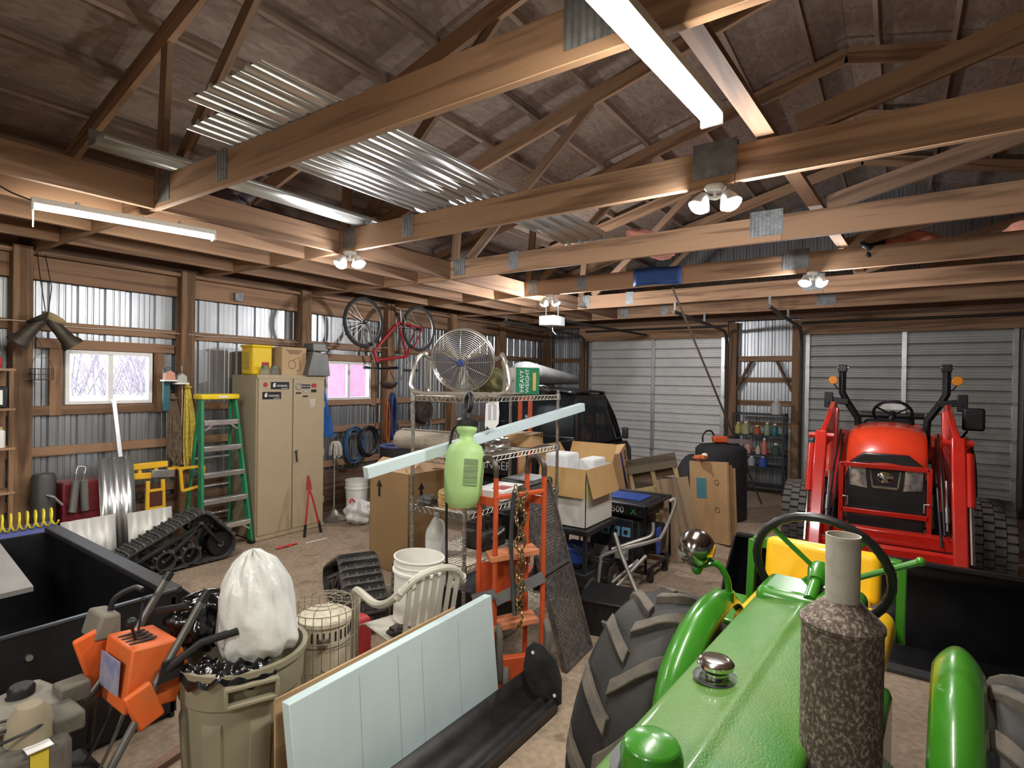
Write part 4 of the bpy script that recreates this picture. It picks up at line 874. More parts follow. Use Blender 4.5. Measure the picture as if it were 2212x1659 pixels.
# ---- level, bird feeders, ropes on the second post
tag(MB().box((0, 0, .22), (.03, .06, .44)).build('spirit_level', pm('level_teal', (.03, .13, .16), .45, var=.1), loc=(-6.40, 2.80, 1.50), ), 'teal level hanging beside the window', 'level')
for y_, z_, m_, lb in ((2.80, 1.83, pm('feeder_pink', (.62, .30, .22), .6), 'small pink and white bird feeder beside the window'), (2.92, 1.80, pm('feeder_grey', (.45, .46, .42), .6), 'small grey and white bird feeder on the post')):
    t_ = thing('bird_feeder', lb, 'bird feeder', (-6.34, y_, z_)); MB().prism([(-.05, 0), (.05, 0), (.045, .07), (0, .10), (-.045, .07)], .07, (-.03, 0, 0), (0, 1, 0), (0, 0, 1)).build('house', m_, t_, bevel=.004); MB().box((.0, 0, -.008), (.10, .13, .016)).build('tray', whitep, t_)
    MB().tube(arc((0, 0, .08), .05, 0, PI, 8, (0, 1, 0), (-.3, 0, 1)), .003, 5).build('hanger', black, t_)
def rope_hank(name, label, loc, mat, h, w, n, r, seed):
    rn = random.Random(seed); b = MB()
    for k in range(n):
        o1, o2 = (rn.random() - .5) * w, (rn.random() - .5) * w; d = rn.random() * .05; hh = h * (.82 + .18 * rn.random())
        b.tube(smooth_path([(-.02, o1 * .3, 0), (d, o1, -hh * .4), (d + .02, o1 * 1.2, -hh * .85), (d + .02, (o1 + o2) / 2, -hh), (d + .01, o2 * 1.2, -hh * .85), (d, o2, -hh * .4), (-.02, o2 * .3, 0)], 3), r, 5)
    b.torus((.0, 0, -.05), (0, 0, 1), .035, r * 1.2, 12, 5)
    o = b.build(name, mat, loc=loc); return tag(o, label, 'rope')
rope_hank('rope_hank', 'bundle of brown rope hanging on the post beside the window', (-6.40, 2.87, 1.68), pm('rope_brown', (.13, .09, .06), .9, var=.4, scale=30), .78, .11, 12, .011, 2)
rope_hank('rope_hank', 'bundle of yellow rope hanging on the post beside the step ladder', (-6.395, 3.02, 1.80), pm('rope_yellow', (.62, .48, .08), .8, var=.3, scale=30), .95, .09, 10, .007, 5)
tag(MB().tube(smooth_path([(0, 0, 0), (.01, .005, -.4), (.0, -.005, -.9), (.02, .0, -1.05)]), .006, 6).torus((.02, 0, -1.1), (1, 0, 0), .04, .005, 14, 5).build('cord', pm('cord_tan', (.45, .36, .27), .9), loc=(-6.40, 2.955, 1.98)), 'thin tan cord with loop hanging on the post between the rope bundles', 'cord')
# ---- electrical cable along the upper girt
pts = []
for i in range(46):
    y_ = 1.3 + i * .22; pts.append((-6.545 if all(abs(y_ - p) > .12 for p in POSTS) else -6.40, y_, 2.335 + .008 * math.sin(i * 1.3)))
cbl = tag(MB().tube(pts, .006, 6).build('electric_cable', pm('cable_white', (.50, .42, .36), .6)), 'pale electric cable stapled along the upper wall girt', 'cable')
jb_ = tag(MB().box((0, 0, 0), (.05, .10, .10)).build('junction_box', galvd, loc=(-6.49, 3.63, 2.82), bevel=.004), 'round edged metal junction box on the header above the ladder', 'junction box')
# ---- rubber track units
def hull_path(circ, step):
    pts = []; n = len(circ)
    for i in range(n):
        (y0, z0, r0), (y1, z1, r1), (yp, zp, rp) = circ[i], circ[(i + 1) % n], circ[i - 1]
        def tang(a, b):
            d = V(b[0] - a[0], b[1] - a[1]); L = d.length; base = math.atan2(d.y, d.x); off = math.acos(max(-1, min(1, (a[2] - b[2]) / L))); return base - off
        ain = tang(circ[i - 1], circ[i]); aout = tang(circ[i], circ[(i + 1) % n])
        while aout < ain: aout += 2 * PI
        k = max(2, int((aout - ain) * r0 / .03))
        for j in range(k + 1): a = ain + (aout - ain) * j / k; pts.append((y0 + r0 * math.cos(a), z0 + r0 * math.sin(a)))
    # resample
    out = []; pts.append(pts[0]); carry = 0
    for (a, b), (c, d) in zip(pts, pts[1:]):
        L = math.hypot(c - a, d - b); t = carry
        while t < L: out.append((a + (c - a) * t / L, b + (d - b) * t / L)); t += step
        carry = t - L
    return out
trk = pm('track_rubber', (.03, .03, .03), .7, 0, col2=(.085, .08, .075), amt=.6, scale=8, bump=.2)
trkl = pm('track_lug', (.06, .057, .053), .75, 0, col2=(.16, .15, .14), amt=.6, scale=12)
def track_unit(label, loc, rz, circ, w=.30, group='rubber snow track units'):
    t = thing('snow_track', label, 'track', loc, rz, group)
    p = hull_path(circ, .035); n = len(p); b = MB(); vs = []; fs = []
    for i, (y, z) in enumerate(p):
        (ya, za), (yb, zb) = p[i - 1], p[(i + 1) % n]; d = V(yb - ya, zb - za).normalized(); nn = V(d.y, -d.x)
        for x, o in ((-w / 2, 0), (-w / 2, .014), (w / 2, .014), (w / 2, 0)): vs.append((x, y + nn.x * o, z + nn.y * o))
    for i in range(n):
        j = (i + 1) % n
        for k in range(4): fs.append((i * 4 + k, i * 4 + (k + 1) % 4, j * 4 + (k + 1) % 4, j * 4 + k))
    be = b.add(vs, fs).build('belt', trk, t)
    lg_ = MB()
    for i in range(0, n - 1, 2):
        (ya, za), (yb, zb) = p[i - 1], p[(i + 1) % n]; d = V(0, yb - ya, zb - za).normalized(); nn = V(0, d.z, -d.y); y, z = p[i]; c = V(0, y, z) + nn * .027
        r = Matrix((V(1, 0, 0), d, nn)).transposed()
        lg_.box(c, (w, .016, .030), r, taper=.8)
        for xx in (-w * .33, -w * .11, w * .11, w * .33): lg_.box(V(xx, y, z) + nn * .02 + d * .018, (.014, .04, .02), r)
    l2 = lg_.build('tread_lugs', trkl, be); l2['kind'] = 'stuff'
    for k, (y, z, r) in enumerate(circ):
        rr = r * .93
        for x in (-w * .22, w * .22):
            wl_ = MB().lathe([(0, -.02), (rr * .5, -.025), (rr * .8, -.02), (rr, -.022), (rr, .022), (rr * .8, .02), (rr * .5, .025), (0, .02)], (x, y, z), (1, 0, 0), 22).build('idler_wheel', blackm, t)
            MB().cyl((x - .035, y, z), (x + .035, y, z), rr * .25, 10).build('hub', steel, wl_)
    top = max(circ, key=lambda c: c[1])
    for k, (y, z, r) in enumerate(circ):
        if (y, z) != (top[0], top[1]): MB().bar((w * .38, top[0], top[1]), (w * .38, y, z), .03, .045, (1, 0, 0)).build('frame_arm', blackm, t, bevel=.005)
    gr_ = MB()
    for k in range(14):
        a = 2 * PI * k / 14; gr_.box((w * .30, top[0] + math.cos(a) * top[2] * .98, top[1] + math.sin(a) * top[2] * .98), (.02, .03, .03), (a, 0, 0))
    gr_.lathe([(top[2] * .55, -.01), (top[2] * .95, -.01), (top[2] * .95, .01), (top[2] * .55, .01)], (w * .30, top[0], top[1]), (1, 0, 0), 28); gr_.build('sprocket', blackm, t)
    return t
track_unit('black rubber snow track unit on the floor before the step ladder', (-5.78, 2.66, 0), 0, [(-.50, .13, .095), (-.18, .12, .08), (.05, .12, .08), (.36, .16, .125), (.16, .40, .105)])
# =================================================================== wire shelf and what is on it
wire = pm('shelf_chrome', (.40, .38, .34), .38, .85, var=.3, scale=30)
SX0, SX1, SY0, SY1 = -2.75, -2.28, 2.79, 3.97
ws = thing('wire_shelf', 'chrome wire shelving unit loaded with shop clutter', 'shelving', (0, 0, 0))
ws.location = (-2.515, 3.38, 0); ox, oy = -2.515, 3.38
for x_ in (SX0, SX1):
    for y_ in (SY0, SY1):
        b = MB().tube([(x_ - ox, y_ - oy, 0), (x_ - ox, y_ - oy, 1.80)], .0127, 10)
        for k in range(34): b.torus((x_ - ox, y_ - oy, .06 + .05 * k), (0, 0, 1), .0132, .0012, 10, 4)
        b.build('post', wire, ws)
for z in (.10, .66, 1.0, 1.35, 1.76):
    lv = bpy.data.objects.new('shelf_level', None); COL.objects.link(lv); lv.parent = ws; lv.location = (0, 0, z)
    a, c = (SX1 - SX0) / 2, (SY1 - SY0) / 2
    pr_ = MB()
    for dz in (0, -.032): pr_.tube([(-a, -c, dz), (a, -c, dz), (a, c, dz), (-a, c, dz)], .0035, 6, closed=True)
    for (p, q_, n) in (((-a, -c), (a, -c), 9), ((-a, c), (a, c), 9), ((-a, -c), (-a, c), 23), ((a, -c), (a, c), 23)):
        pts = [(p[0] + (q_[0] - p[0]) * i / (2 * n), p[1] + (q_[1] - p[1]) * i / (2 * n), -.032 * (i % 2)) for i in range(2 * n + 1)]
        pr_.tube(pts, .0025, 5)
    pr_.build('rim', wire, lv)
    dk = MB()
    for i in range(1, 44): yy = -c + 2 * c * i / 44; dk.tube([(-a, yy, .003), (a, yy, .003)], .002, 4)
    for xx in (-a * .5, 0, a * .5): dk.tube([(xx, -c, -.001), (xx, c, -.001)], .003, 4)
    d_ = dk.build('deck_wires', wire, lv); d_['kind'] = 'stuff'
    for x_ in (-a, a):
        for y_ in (-c, c): MB().lathe([(.015, -.04), (.021, -.035), (.018, .012), (.014, .014)], (x_, y_, 0), (0, 0, 1), 12).build('collar', wire, lv)
# ---- drum fan
fn = thing('drum_fan', 'round silver wire cage floor fan on top of the wire shelf', 'fan', (-2.50, 3.02, 1.768))
fc = V(0, 0, .245); fa = V(.48, -.84, -.20).normalized()
fq = V(0, 0, 1).rotation_difference(fa)
R_ = .215
def dome(sgn, k, n=1):  # point on the cage at radius fraction k
    return R_ * k, sgn * (.115 - .065 * k ** 2.2)
cg = MB()
for sgn in (1, -1):
    for i in range(2, 19):
        k = i / 18; r, z = dome(sgn, k); cg.torus(fc + fq @ V(0, 0, z), fa, r, .0021, 40, 4)
    for j in range(12 if sgn > 0 else 16):
        a = 2 * PI * j / (12 if sgn > 0 else 16); cg.tube([fc + fq @ V(dome(sgn, k)[0] * math.cos(a), dome(sgn, k)[0] * math.sin(a), dome(sgn, k)[1] + .002 * sgn) for k in (.1, .3, .5, .7, .85, 1)], .002, 4)
cgo = cg.build('cage', pm('cage_wire', (.62, .59, .53), .3, .8), fn); cgo['kind'] = 'stuff'
MB().lathe([(R_ + .002, -.045), (R_ + .006, -.03), (R_ + .006, .03), (R_ + .002, .045)], fc, fa, 40).build('drum_band', pm('fan_band', (.55, .53, .49), .3, .7), fn, solid=.003)
MB().lathe([(0, .122), (.02, .122), (.026, .117), (.026, .105)], fc, fa, 20).build('badge', pm('badge_blue', (.05, .08, .25), .4), fn)
MB().cyl(fc - fa * .06, fc + fa * .02, .045, 18).build('motor', pm('motor_grey', (.2, .2, .2), .5, .4), fn)
for j in range(3):
    a0 = 2 * PI * j / 3
    def blf(u, v, a0=a0): a = a0 + 1.5 * (u - .5); r = .03 + (R_ - .045) * v; return fc + fq @ V(r * math.cos(a), r * math.sin(a), .05 * (u - .5))
    MB().grid(blf, 8, 6).build('blade', pm('blade_alu', (.10, .11, .17), .4, .4), fn)
side = fa.cross(V(0, 0, 1)).normalized(); fwd = V(fa.x, fa.y, 0).normalized()
for s in (-1, 1):
    o = side * (s * .275)
    MB().tube(smooth_path([tuple(o * .98 + V(0, 0, .28)), tuple(o + fwd * .05 + V(0, 0, .285)), tuple(o * 1.12 + fwd * .10 + V(0, 0, .23)), tuple(o * 1.22 + fwd * .13 + V(0, 0, .06)), tuple(o * .95 + fwd * .12 + V(0, 0, .0135)), tuple(o * .6 + fwd * .12 + V(0, 0, .0135)), tuple(o * 0 + fwd * .12 + V(0, 0, .0135))], 6), .0135, 8).tube(smooth_path([tuple(o * .98 + V(0, 0, .28)), tuple(o - fwd * .05 + V(0, 0, .285)), tuple(o - fwd * .10 + V(0, 0, .22)), tuple(o - fwd * .12 + V(0, 0, .03)), tuple(o * .7 - fwd * .11 + V(0, 0, .0135))], 6), .0135, 8).build('stand_tube', pm('stand_chrome', (.78, .75, .68), .22, .85), fn)
    MB().tube([tuple(o + V(0, 0, .28)), tuple(side * (s * .215) + fc)], .014, 8).build('tilt_knob', steel, fn)
# ---- camo bundle, green box, straps, poles on the top level
camo = pm('camo_cloth', (.05, .06, .02), .9, 0, col2=(.16, .14, .06), amt=.5, sharp=.6, scale=16)
cm = bag('camo_jacket', camo, None, (0, 0, .10), (.12, .15, .105), 9, .5, loc=(-2.55, 3.36, 1.77)); tag(cm, 'crumpled camouflage jacket behind the drum fan', 'jacket')
gx = thing('target_box', 'green printed carton standing on the top of the wire shelf', 'box', (-2.43, 3.68, 1.768), -.42)
gm = pm('box_green', (.02, .17, .08), .5, var=.08)
rbox('box', gm, gx, (0, 0, .105), (.13, .22, .21), .003)
MB().box((.0, -.111, .105), (.125, .002, .205)).build('printed_side', pm('box_print', (.55, .53, .48), .6, col2=(.12, .12, .10), amt=.6, sharp=.6, scale=30), gx)
text('box_text', 'HEAVY', .055, decal_w, gx, (.0665, -.055, .105), (PI / 2, -PI / 2, PI / 2)); text('box_text', 'WEIGHT', .048, decal_w, gx, (.0665, -.005, .105), (PI / 2, -PI / 2, PI / 2))
MB().box((.0665, .06, .10), (.001, .03, .14)).build('gold_mark', pm('gold', (.6, .4, .1), .5), gx)
tag(MB().tube(smooth_path([(-.16, -.30, .008), (-.05, -.1, .012), (.10, 0, .01), (.05, .25, .012), (-.12, .28, .01), (-.14, .05, .008)]), .006, 6).build('bungee_cord', pm('cord_grey', (.30, .27, .22), .8), loc=(-2.47, 3.42, 1.768)), 'grey cord loosely coiled on the top of the wire shelf', 'cord')
tag(MB().tube([(0, -.30, .012), (.04, .32, .075)], .011, 8).tube([(0.02, .0, .045), (.022, .06, .05)], .014, 8).build('bamboo_pole', pm('pole_orange', (.50, .27, .09), .6, col2=(.10, .06, .03), amt=.6, scale=25), loc=(-2.62, 3.68, 1.768)), 'orange and black banded stick lying on the top of the wire shelf', 'stick')
bag_d = bag('dark_pouch', black, None, (0, 0, .035), (.06, .10, .04), 12, .5, loc=(-2.43, 3.92, 1.766)); tag(bag_d, 'small dark pouch at the corner of the top wire shelf', 'pouch')
# ---- white number tag hanging below the top level
nt_ = thing('number_tag', 'white tag with two grey bars hanging under the top wire shelf', 'tag', (-2.265, 3.05, 1.70))
sh_ = [(-.045, .0), (.045, .0), (.05, -.08), (.045, -.15), (.02, -.18), (-.02, -.185), (-.035, -.165), (-.045, -.185), (-.05, -.16), (-.048, -.08)]
MB().prism(sh_, .004, (0, 0, .03), (.62, .78, 0), (0, 0, 1)).build('tag', decal_w, nt_)
for s in (-1, 1): MB().prism([(s * .018 - .011, -.02), (s * .018 + .011, -.02), (s * .018 + .011, -.125), (s * .018 - .011, -.125)], .001, (.0032, -.0025, .03), (.62, .78, 0), (0, 0, 1)).build('bar', pm('tag_grey', (.42, .42, .48), .6), nt_)
# ---- foam strip through the shelf
foam = pm('foam_blue', (.60, .73, .76), .75, 0, var=.05, scale=3)
d_ = V(.36, 1.97, .33); L = d_.length
fs = MB().box((0, 0, 0), (.055, L, .065)).build('foam_strip', foam, loc=V(-2.50, 2.16, 1.335) + d_ / 2, bevel=.002)
fs.rotation_euler = V(0, 1, 0).rotation_difference(d_.normalized()).to_euler(); tag(fs, 'long pale blue foam strip poking through the wire shelf', 'foam strip')
# ---- green sprayer hanging at the near post
sp = thing('garden_sprayer', 'pale green pump sprayer hanging on the wire shelf post', 'sprayer', (-2.165, 2.62, 1.10), rot=(-.10, -.16, -.6)); sp.scale = (1.18, 1.18, 1.12)
gp = pm('sprayer_green', (.36, .56, .22), .5, 0, var=.06, scale=5)
MB().lathe([(0, .02), (.06, .0), (.085, .03), (.098, .09), (.103, .20), (.10, .29), (.085, .335), (.05, .355), (.038, .37), (.036, .39), (.05, .41), (.056, .43), (.045, .445), (0, .445)], n=32).build('tank', gp, sp, ang=60)
MB().lathe([(.05, .44), (.06, .445), (.062, .47), (.05, .485), (.025, .49), (.022, .53), (0, .53)], n=24).build('pump_cap', black, sp)
MB().tube(smooth_path([(-.05, .0, .54), (-.045, .0, .60), (.0, 0, .625), (.045, 0, .60), (.05, 0, .54), (0, 0, .53), (-.05, 0, .54)]), .012, 8).build('pump_handle', black, sp)
MB().tube(smooth_path([(-.05, -.03, .45), (-.10, -.05, .42), (-.115, -.06, .25), (-.12, -.05, .0), (-.13, -.03, -.25), (-.10, -.02, -.42)]), .007, 8).build('hose', black, sp)
MB().grid(lambda u, v: V(.1035 * math.cos(-.30 + .75 * u), .1035 * math.sin(-.30 + .75 * u), .12 + .14 * v), 8, 3).build('label', pm('label_print', (.22, .36, .14), .6, col2=(.10, .13, .07), amt=.5, sharp=.2, scale=9, stretch=(.6, .6, 14)), sp)
tag(MB().tube(smooth_path([(0, 0, 0), (.02, .01, -.18), (.01, .02, -.30), (.03, .03, -.45)]), .008, 6).build('dark_strap', black, loc=(-2.30, 2.68, 1.33)), 'dark strap dangling at the near corner of the wire shelf', 'strap') if False else None
# ---- second level: rolled mat, foil, boxes
rl = thing('rolled_mat', 'rolled grey brown mat sticking out of the wire shelf', 'mat', (-2.82, 2.95, 1.352))
sp_ = []
rw_ = pm('mat_fibre', (.42, .37, .30), .95, 0, col2=(.25, .22, .18), amt=.5, scale=22, stretch=(.3, 1, 1), bump=.6)
for k in range(60):
    a = k * .45; r = .015 + .060 * k / 60; sp_.append((.085 + r * math.sin(a) - .005, r * math.cos(a)))
MB().sweep([(p[1], p[0]) for p in sp_], (-.22, 0, 0), (0, 1, 0), (0, 0, 1), (1, .12, 0), .46).build('roll', rw_, rl, solid=.009, ang=70)
ft = thing('foil_tube', 'crumpled silver foil roll lying on the second wire shelf', 'foil', (-2.42, 3.28, 1.357)); MB().grid(lambda u, v: V((.045 + .008 * math.sin(23 * u + 9 * v)) * math.cos(2 * PI * u), -.16 + .32 * v, .05 + (.045 + .008 * math.sin(17 * v + 5 * u)) * math.sin(2 * PI * u)), 18, 10, wrapu=True).build('roll', pm('foil', (.7, .69, .66), .25, .8, bump=.6, bscale=30), ft)
nb = bag('navy_bag', pm('navy_cloth', (.012, .016, .05), .6), None, (0, 0, .06), (.09, .10, .06), 21, .4, loc=(-2.60, 3.46, 1.357)); tag(nb, 'navy blue cloth bag on the second wire shelf', 'bag')
cx_ = thing('shoe_carton', 'small cardboard box on the second wire shelf', 'box', (-2.45, 3.74, 1.357), .2); rbox('box', card, cx_, (0, 0, .05), (.22, .26, .10), .003); MB().box((.0, .0, .102), (.05, .262, .002)).build('tape', cardd, cx_)
# ---- third level: filter stack, gloves, parcel
fl_ = thing('wooden_rings', 'stack of yellow flat rings on the third wire shelf', 'rings', (-2.50, 2.98, 1.004))
for k in range(6): MB().lathe([(.05, 0), (.135 - .004 * (k % 2), .0), (.137, .008), (.135 - .004 * (k % 2), .016), (.05, .016)], (.004 * math.sin(k * 3), .004 * math.cos(k * 2), .0 + .0175 * k), (0, 0, 1), 32).build('ring', pm('ring_yellow', (.62, .40, .16), .7, 0, var=.2, rnd=.1), fl_)
gl = bag('work_gloves', pm('glove_grey', (.10, .10, .09), .9), None, (0, 0, .03), (.06, .07, .035), 30, .7, loc=(-2.68, 2.87, 1.004)); tag(gl, 'dark grey work gloves on the third wire shelf', 'gloves')
pc = thing('parcel', 'flat white parcel with red print on the third wire shelf', 'parcel', (-2.44, 3.40, 1.004), .1); rbox('pack', whitep, pc, (0, 0, .04), (.24, .34, .08), .01); MB().box((.05, -.05, .081), (.10, .14, .002)).build('print', decal_r, pc)
bk_ = thing('black_case', 'long black case on the third wire shelf behind the hand truck', 'case', (-2.44, 3.76, 1.004)); rbox('case', black, bk_, (0, 0, .05), (.3, .36, .10), .03, seg=3)
# ---- fourth level: clear jug, engine parts
cj = thing('clear_jug', 'clear plastic gallon jug on the lower wire shelf', 'jug', (-2.62, 2.90, .664))
jm = pm('jug_clear', (.72, .73, .70), .25, 0, var=.04, alpha=.8)
MB().lathe([(0, .0), (.072, .0), (.078, .012), (.078, .13), (.07, .17), (.03, .24), (.02, .255), (.02, .275)], n=28).build('body', jm, cj)
MB().lathe([(.022, .265), (.023, .285), (0, .287)], n=20).build('cap', whitep, cj); MB().tube(smooth_path([(.02, 0, .245), (.06, 0, .23), (.078, 0, .17), (.072, 0, .12)]), .011, 8).build('handle', jm, cj)
MB().grid(lambda u, v: V(.079 * math.cos(-2 + 1.6 * u), .079 * math.sin(-2 + 1.6 * u), .03 + .08 * v), 8, 2).build('label', decal_w, cj)
en = thing('engine_part', 'greasy dark engine casting on the lower wire shelf', 'engine part', (-2.47, 3.25, .664)); em_ = pm('grease_metal', (.06, .052, .045), .6, .5, var=.5, scale=14)
MB().box((0, 0, .07), (.22, .26, .14)).build('block', em_, en, bevel=.02)
for k in range(5): MB().box((0, -.1 + .05 * k, .16), (.16, .012, .06)).build('fin', em_, en)
MB().cyl((.05, -.16, .09), (.05, -.12, .09), .06, 18).build('flange', em_, en); MB().cyl((-.04, .13, .10), (-.04, .19, .10), .045, 18).build('flange', em_, en)
MB().tube(smooth_path([(.1, .05, .1), (.16, .02, .14), (.15, -.1, .10)]), .012, 8).build('pipe', steel, en)
kt = thing('black_toolbox', 'black tool case with pale label on the lower wire shelf', 'case', (-2.45, 3.66, .664)); rbox('case', black, kt, (0, 0, .10), (.28, .38, .20), .015); MB().box((.141, -.12, .06), (.002, .10, .05)).build('label', decal_w, kt)
ct = thing('gear_crate', 'black plastic crate on the bottom wire shelf', 'crate', (-2.5, 3.30, .105)); rbox('crate', black, ct, (0, 0, .15), (.36, .55, .30), .02)
# =================================================================== big carton left of the shelf
bc_ = thing('moving_carton', 'tall brown cardboard carton with black arrows and open flaps', 'box', (-4.05, 4.06, 0), -.05)
cA = pm('carton_front', (.30, .185, .085), .85, 0, var=.08, scale=3); cB = pm('carton_inner', (.50, .33, .19), .85, 0, var=.06)
w2, d2, hh = .285, .26, .97
for nm, a, b in (('panel', (-w2, -d2, 0), (w2, -d2 + .006, hh)), ('panel', (-w2, d2 - .006, 0), (w2, d2, hh)), ('panel', (-w2, -d2, 0), (-w2 + .006, d2, hh)), ('panel', (w2 - .006, -d2, 0), (w2, d2, hh)), ('bottom', (-w2, -d2, 0), (w2, d2, .006))): MB().span(a, b).build(nm, cA, bc_)
def flap(p, u, v, m=cB): MB().prism([(0, 0), (1, 0), (.96, 1), (.04, 1)], .005, p, u, v)
for p0, p1, out in (((-w2, -d2), (w2, -d2), V(0, .16, .10)), ((w2, -d2), (w2, d2), V(-.10, 0, .14)), ((-w2, d2), (w2, d2), V(0, -.2, .03)), ((-w2, -d2), (-w2, d2), V(.16, 0, .05))):
    a, b = V(*p0, hh), V(*p1, hh); c, d = b + out, a + out; n = (b - a).cross(out).normalized() * .004
    MB().add([a, b, c, d, a + n, b + n, c + n, d + n], [(0, 1, 2, 3), (7, 6, 5, 4), (0, 4, 5, 1), (1, 5, 6, 2), (2, 6, 7, 3), (3, 7, 4, 0)]).build('flap', cB, bc_)
ar = [(-.017, -.09), (.017, -.09), (.017, .01), (.045, .01), (0, .075), (-.045, .01), (-.017, .01)]
ink = pm('ink_black', (.015, .012, .01), .8)
MB().prism(ar, .001, (-.14, -d2 - .0005, .80), (1, 0, 0), (0, 0, 1)).build('arrow_print', ink, bc_); MB().prism(ar, .001, (w2 + .0015, -.10, .80), (0, 1, 0), (0, 0, 1)).build('arrow_print', ink, bc_)
# =================================================================== orange hand truck with chain
ht = thing('hand_truck', 'orange tubular hand truck with looped handles and stair glides', 'hand truck', (-1.955, 2.79, 0))
org = pm('truck_orange', (.56, .085, .022), .5, 0, col2=(.33, .055, .02), amt=.62, scale=7, bump=.1)
worn = pm('worn_steel', (.10, .08, .07), .4, .6, var=.4, scale=16); stepm = pm('dusty_orange', (.52, .19, .09), .8, 0, var=.15)
av, bv = V(.195, .235, 0), V(-.135, .015, 0)
N1 = V(-.02, -.08, 0); F1 = N1 + bv; N2 = N1 + av; F2 = F1 + av
for A, B in ((N1, F1), (N2, F2)):
    MB().tube([A + V(0, 0, .08), A + V(0, 0, 1.30)], .0165, 10).tube([B + V(0, 0, .12), B + V(0, 0, 1.30)], .0165, 10).build('side_rail', org, ht)
    m = (A + B) / 2; r = (B - A).length / 2; u = (B - A).normalized()
    MB().tube([A + V(0, 0, 1.29)] + arc(tuple(m + V(0, 0, 1.335)), r, PI, 0, 12, tuple(u), (0, 0, 1)) + [B + V(0, 0, 1.29)], .0172, 10).build('loop_handle', worn, ht)
    MB().bar(A + V(0, 0, 1.14), B + V(0, 0, 1.14), .02, .05).build('rail_tie', org, ht)
MB().bar(N1 + V(0, 0, 1.17), N2 + V(0, 0, 1.20), .035, .028).build('cross_bar', org, ht, bevel=.006)
for z in (.80, .38): MB().bar((N1 + F1) / 2 + V(.01, 0, z), (N2 + F2) / 2 + V(.01, 0, z + .03), .14, .035).build('step_plate', stepm, ht, bevel=.004)
MB().bar(F1 + V(0, 0, .62), F2 + V(0, 0, .62), .006, .26).build('back_plate', org, ht)
MB().bar(N1 + V(.02, -.02, .56), N2 + V(.02, -.02, .68), .004, .07).bar(N1 + V(.02, -.02, .60), F1 + V(-.03, -.02, .52), .004, .06).build('web_strap', pm('strap_grey', (.16, .16, .16), .8), ht)
for A in (N1, N2):
    MB().prism([(-.03, .06), (.02, .04), (.06, .10), (.055, .36), (.0, .42), (-.045, .36)], .04, tuple(A + V(.03, .03, 0)), (.7, -.5, 0), (0, 0, 1)).build('stair_glide', pm('glide_grey', (.15, .135, .115), .8), ht, bevel=.015)
    c = A + V(.05, .05, .085); MB().lathe([(0, -.02), (.03, -.025), (.06, -.024), (.085, -.015), (.085, .015), (.06, .024), (.03, .025), (0, .02)], c, (.78, .62, 0), 24).build('wheel', pm('wheel_dusty', (.12, .105, .09), .8), ht)
MB().box(tuple((N1 + N2) / 2 + V(.02, 0, .12)), (.05, .33, .18), (0, 0, -.68)).build('axle_box', org, ht, bevel=.005)
MB().prism([(-.17, 0), (.17, 0), (.17, .012), (-.17, .012)], -.16, tuple((N1 + N2) / 2 + V(0, 0, .002)), tuple(av.normalized()), (0, 0, 1)).build('toe_plate', org, ht)
chn = thing('tow_chain', 'brass coloured link chain draped over the orange hand truck', 'chain', (-1.955, 2.79, 0)); lk = None
chm = pm('chain_brass', (.30, .22, .11), .35, .9, var=.3, scale=20)
base = N1 + av * .42 + V(.035, -.045, 1.2); pts = [base + V(-.05, .05, .0), base + V(-.03, .03, .03)]
for i in range(34): pts.append(base + V(.012 * math.sin(i * .9) + .0014 * i, .008 * math.cos(i * 1.3) - .0005 * i, -.0245 * i))
for i in range(28): pts.append(base + V(.03 + .010 * math.sin(i * 1.1 + 1), .03 + .008 * math.cos(i), .01 - .0245 * i))
for i, p in enumerate(pts):
    nx = pts[i + 1] if i + 1 < len(pts) else p + V(0, 0, -.02)
    d = (nx - p); d = V(0, 0, -1) if d.length < .001 or d.length > .1 else d.normalized()
    rot = (V(0, 0, 1).rotation_difference(d) @ Quaternion((0, 0, 1), (i % 2) * PI / 2 + .3)).to_euler()
    if lk is None:
        lp = [V(.0115 * math.cos(2 * PI * k / 12), 0, .0205 * math.sin(2 * PI * k / 12)) for k in range(12)]
        lk = MB().tube(lp, .0044, 6, closed=True).build('link', chm, chn, loc=p, rot=rot)
    else: inst(lk, chn, p, rot)
tag(MB().tube(smooth_path([base + V(-.035, .02, .0), base + V(-.05, .015, -.3), base + V(-.02, .0, -.55), base + V(.01, -.02, -.72)]), .014, 8).build('strap_tail', pm('strap_dark', (.05, .05, .05), .8), loc=(-1.955, 2.79, 0)), 'dark hose tail hanging beside the brass chain', 'hose')
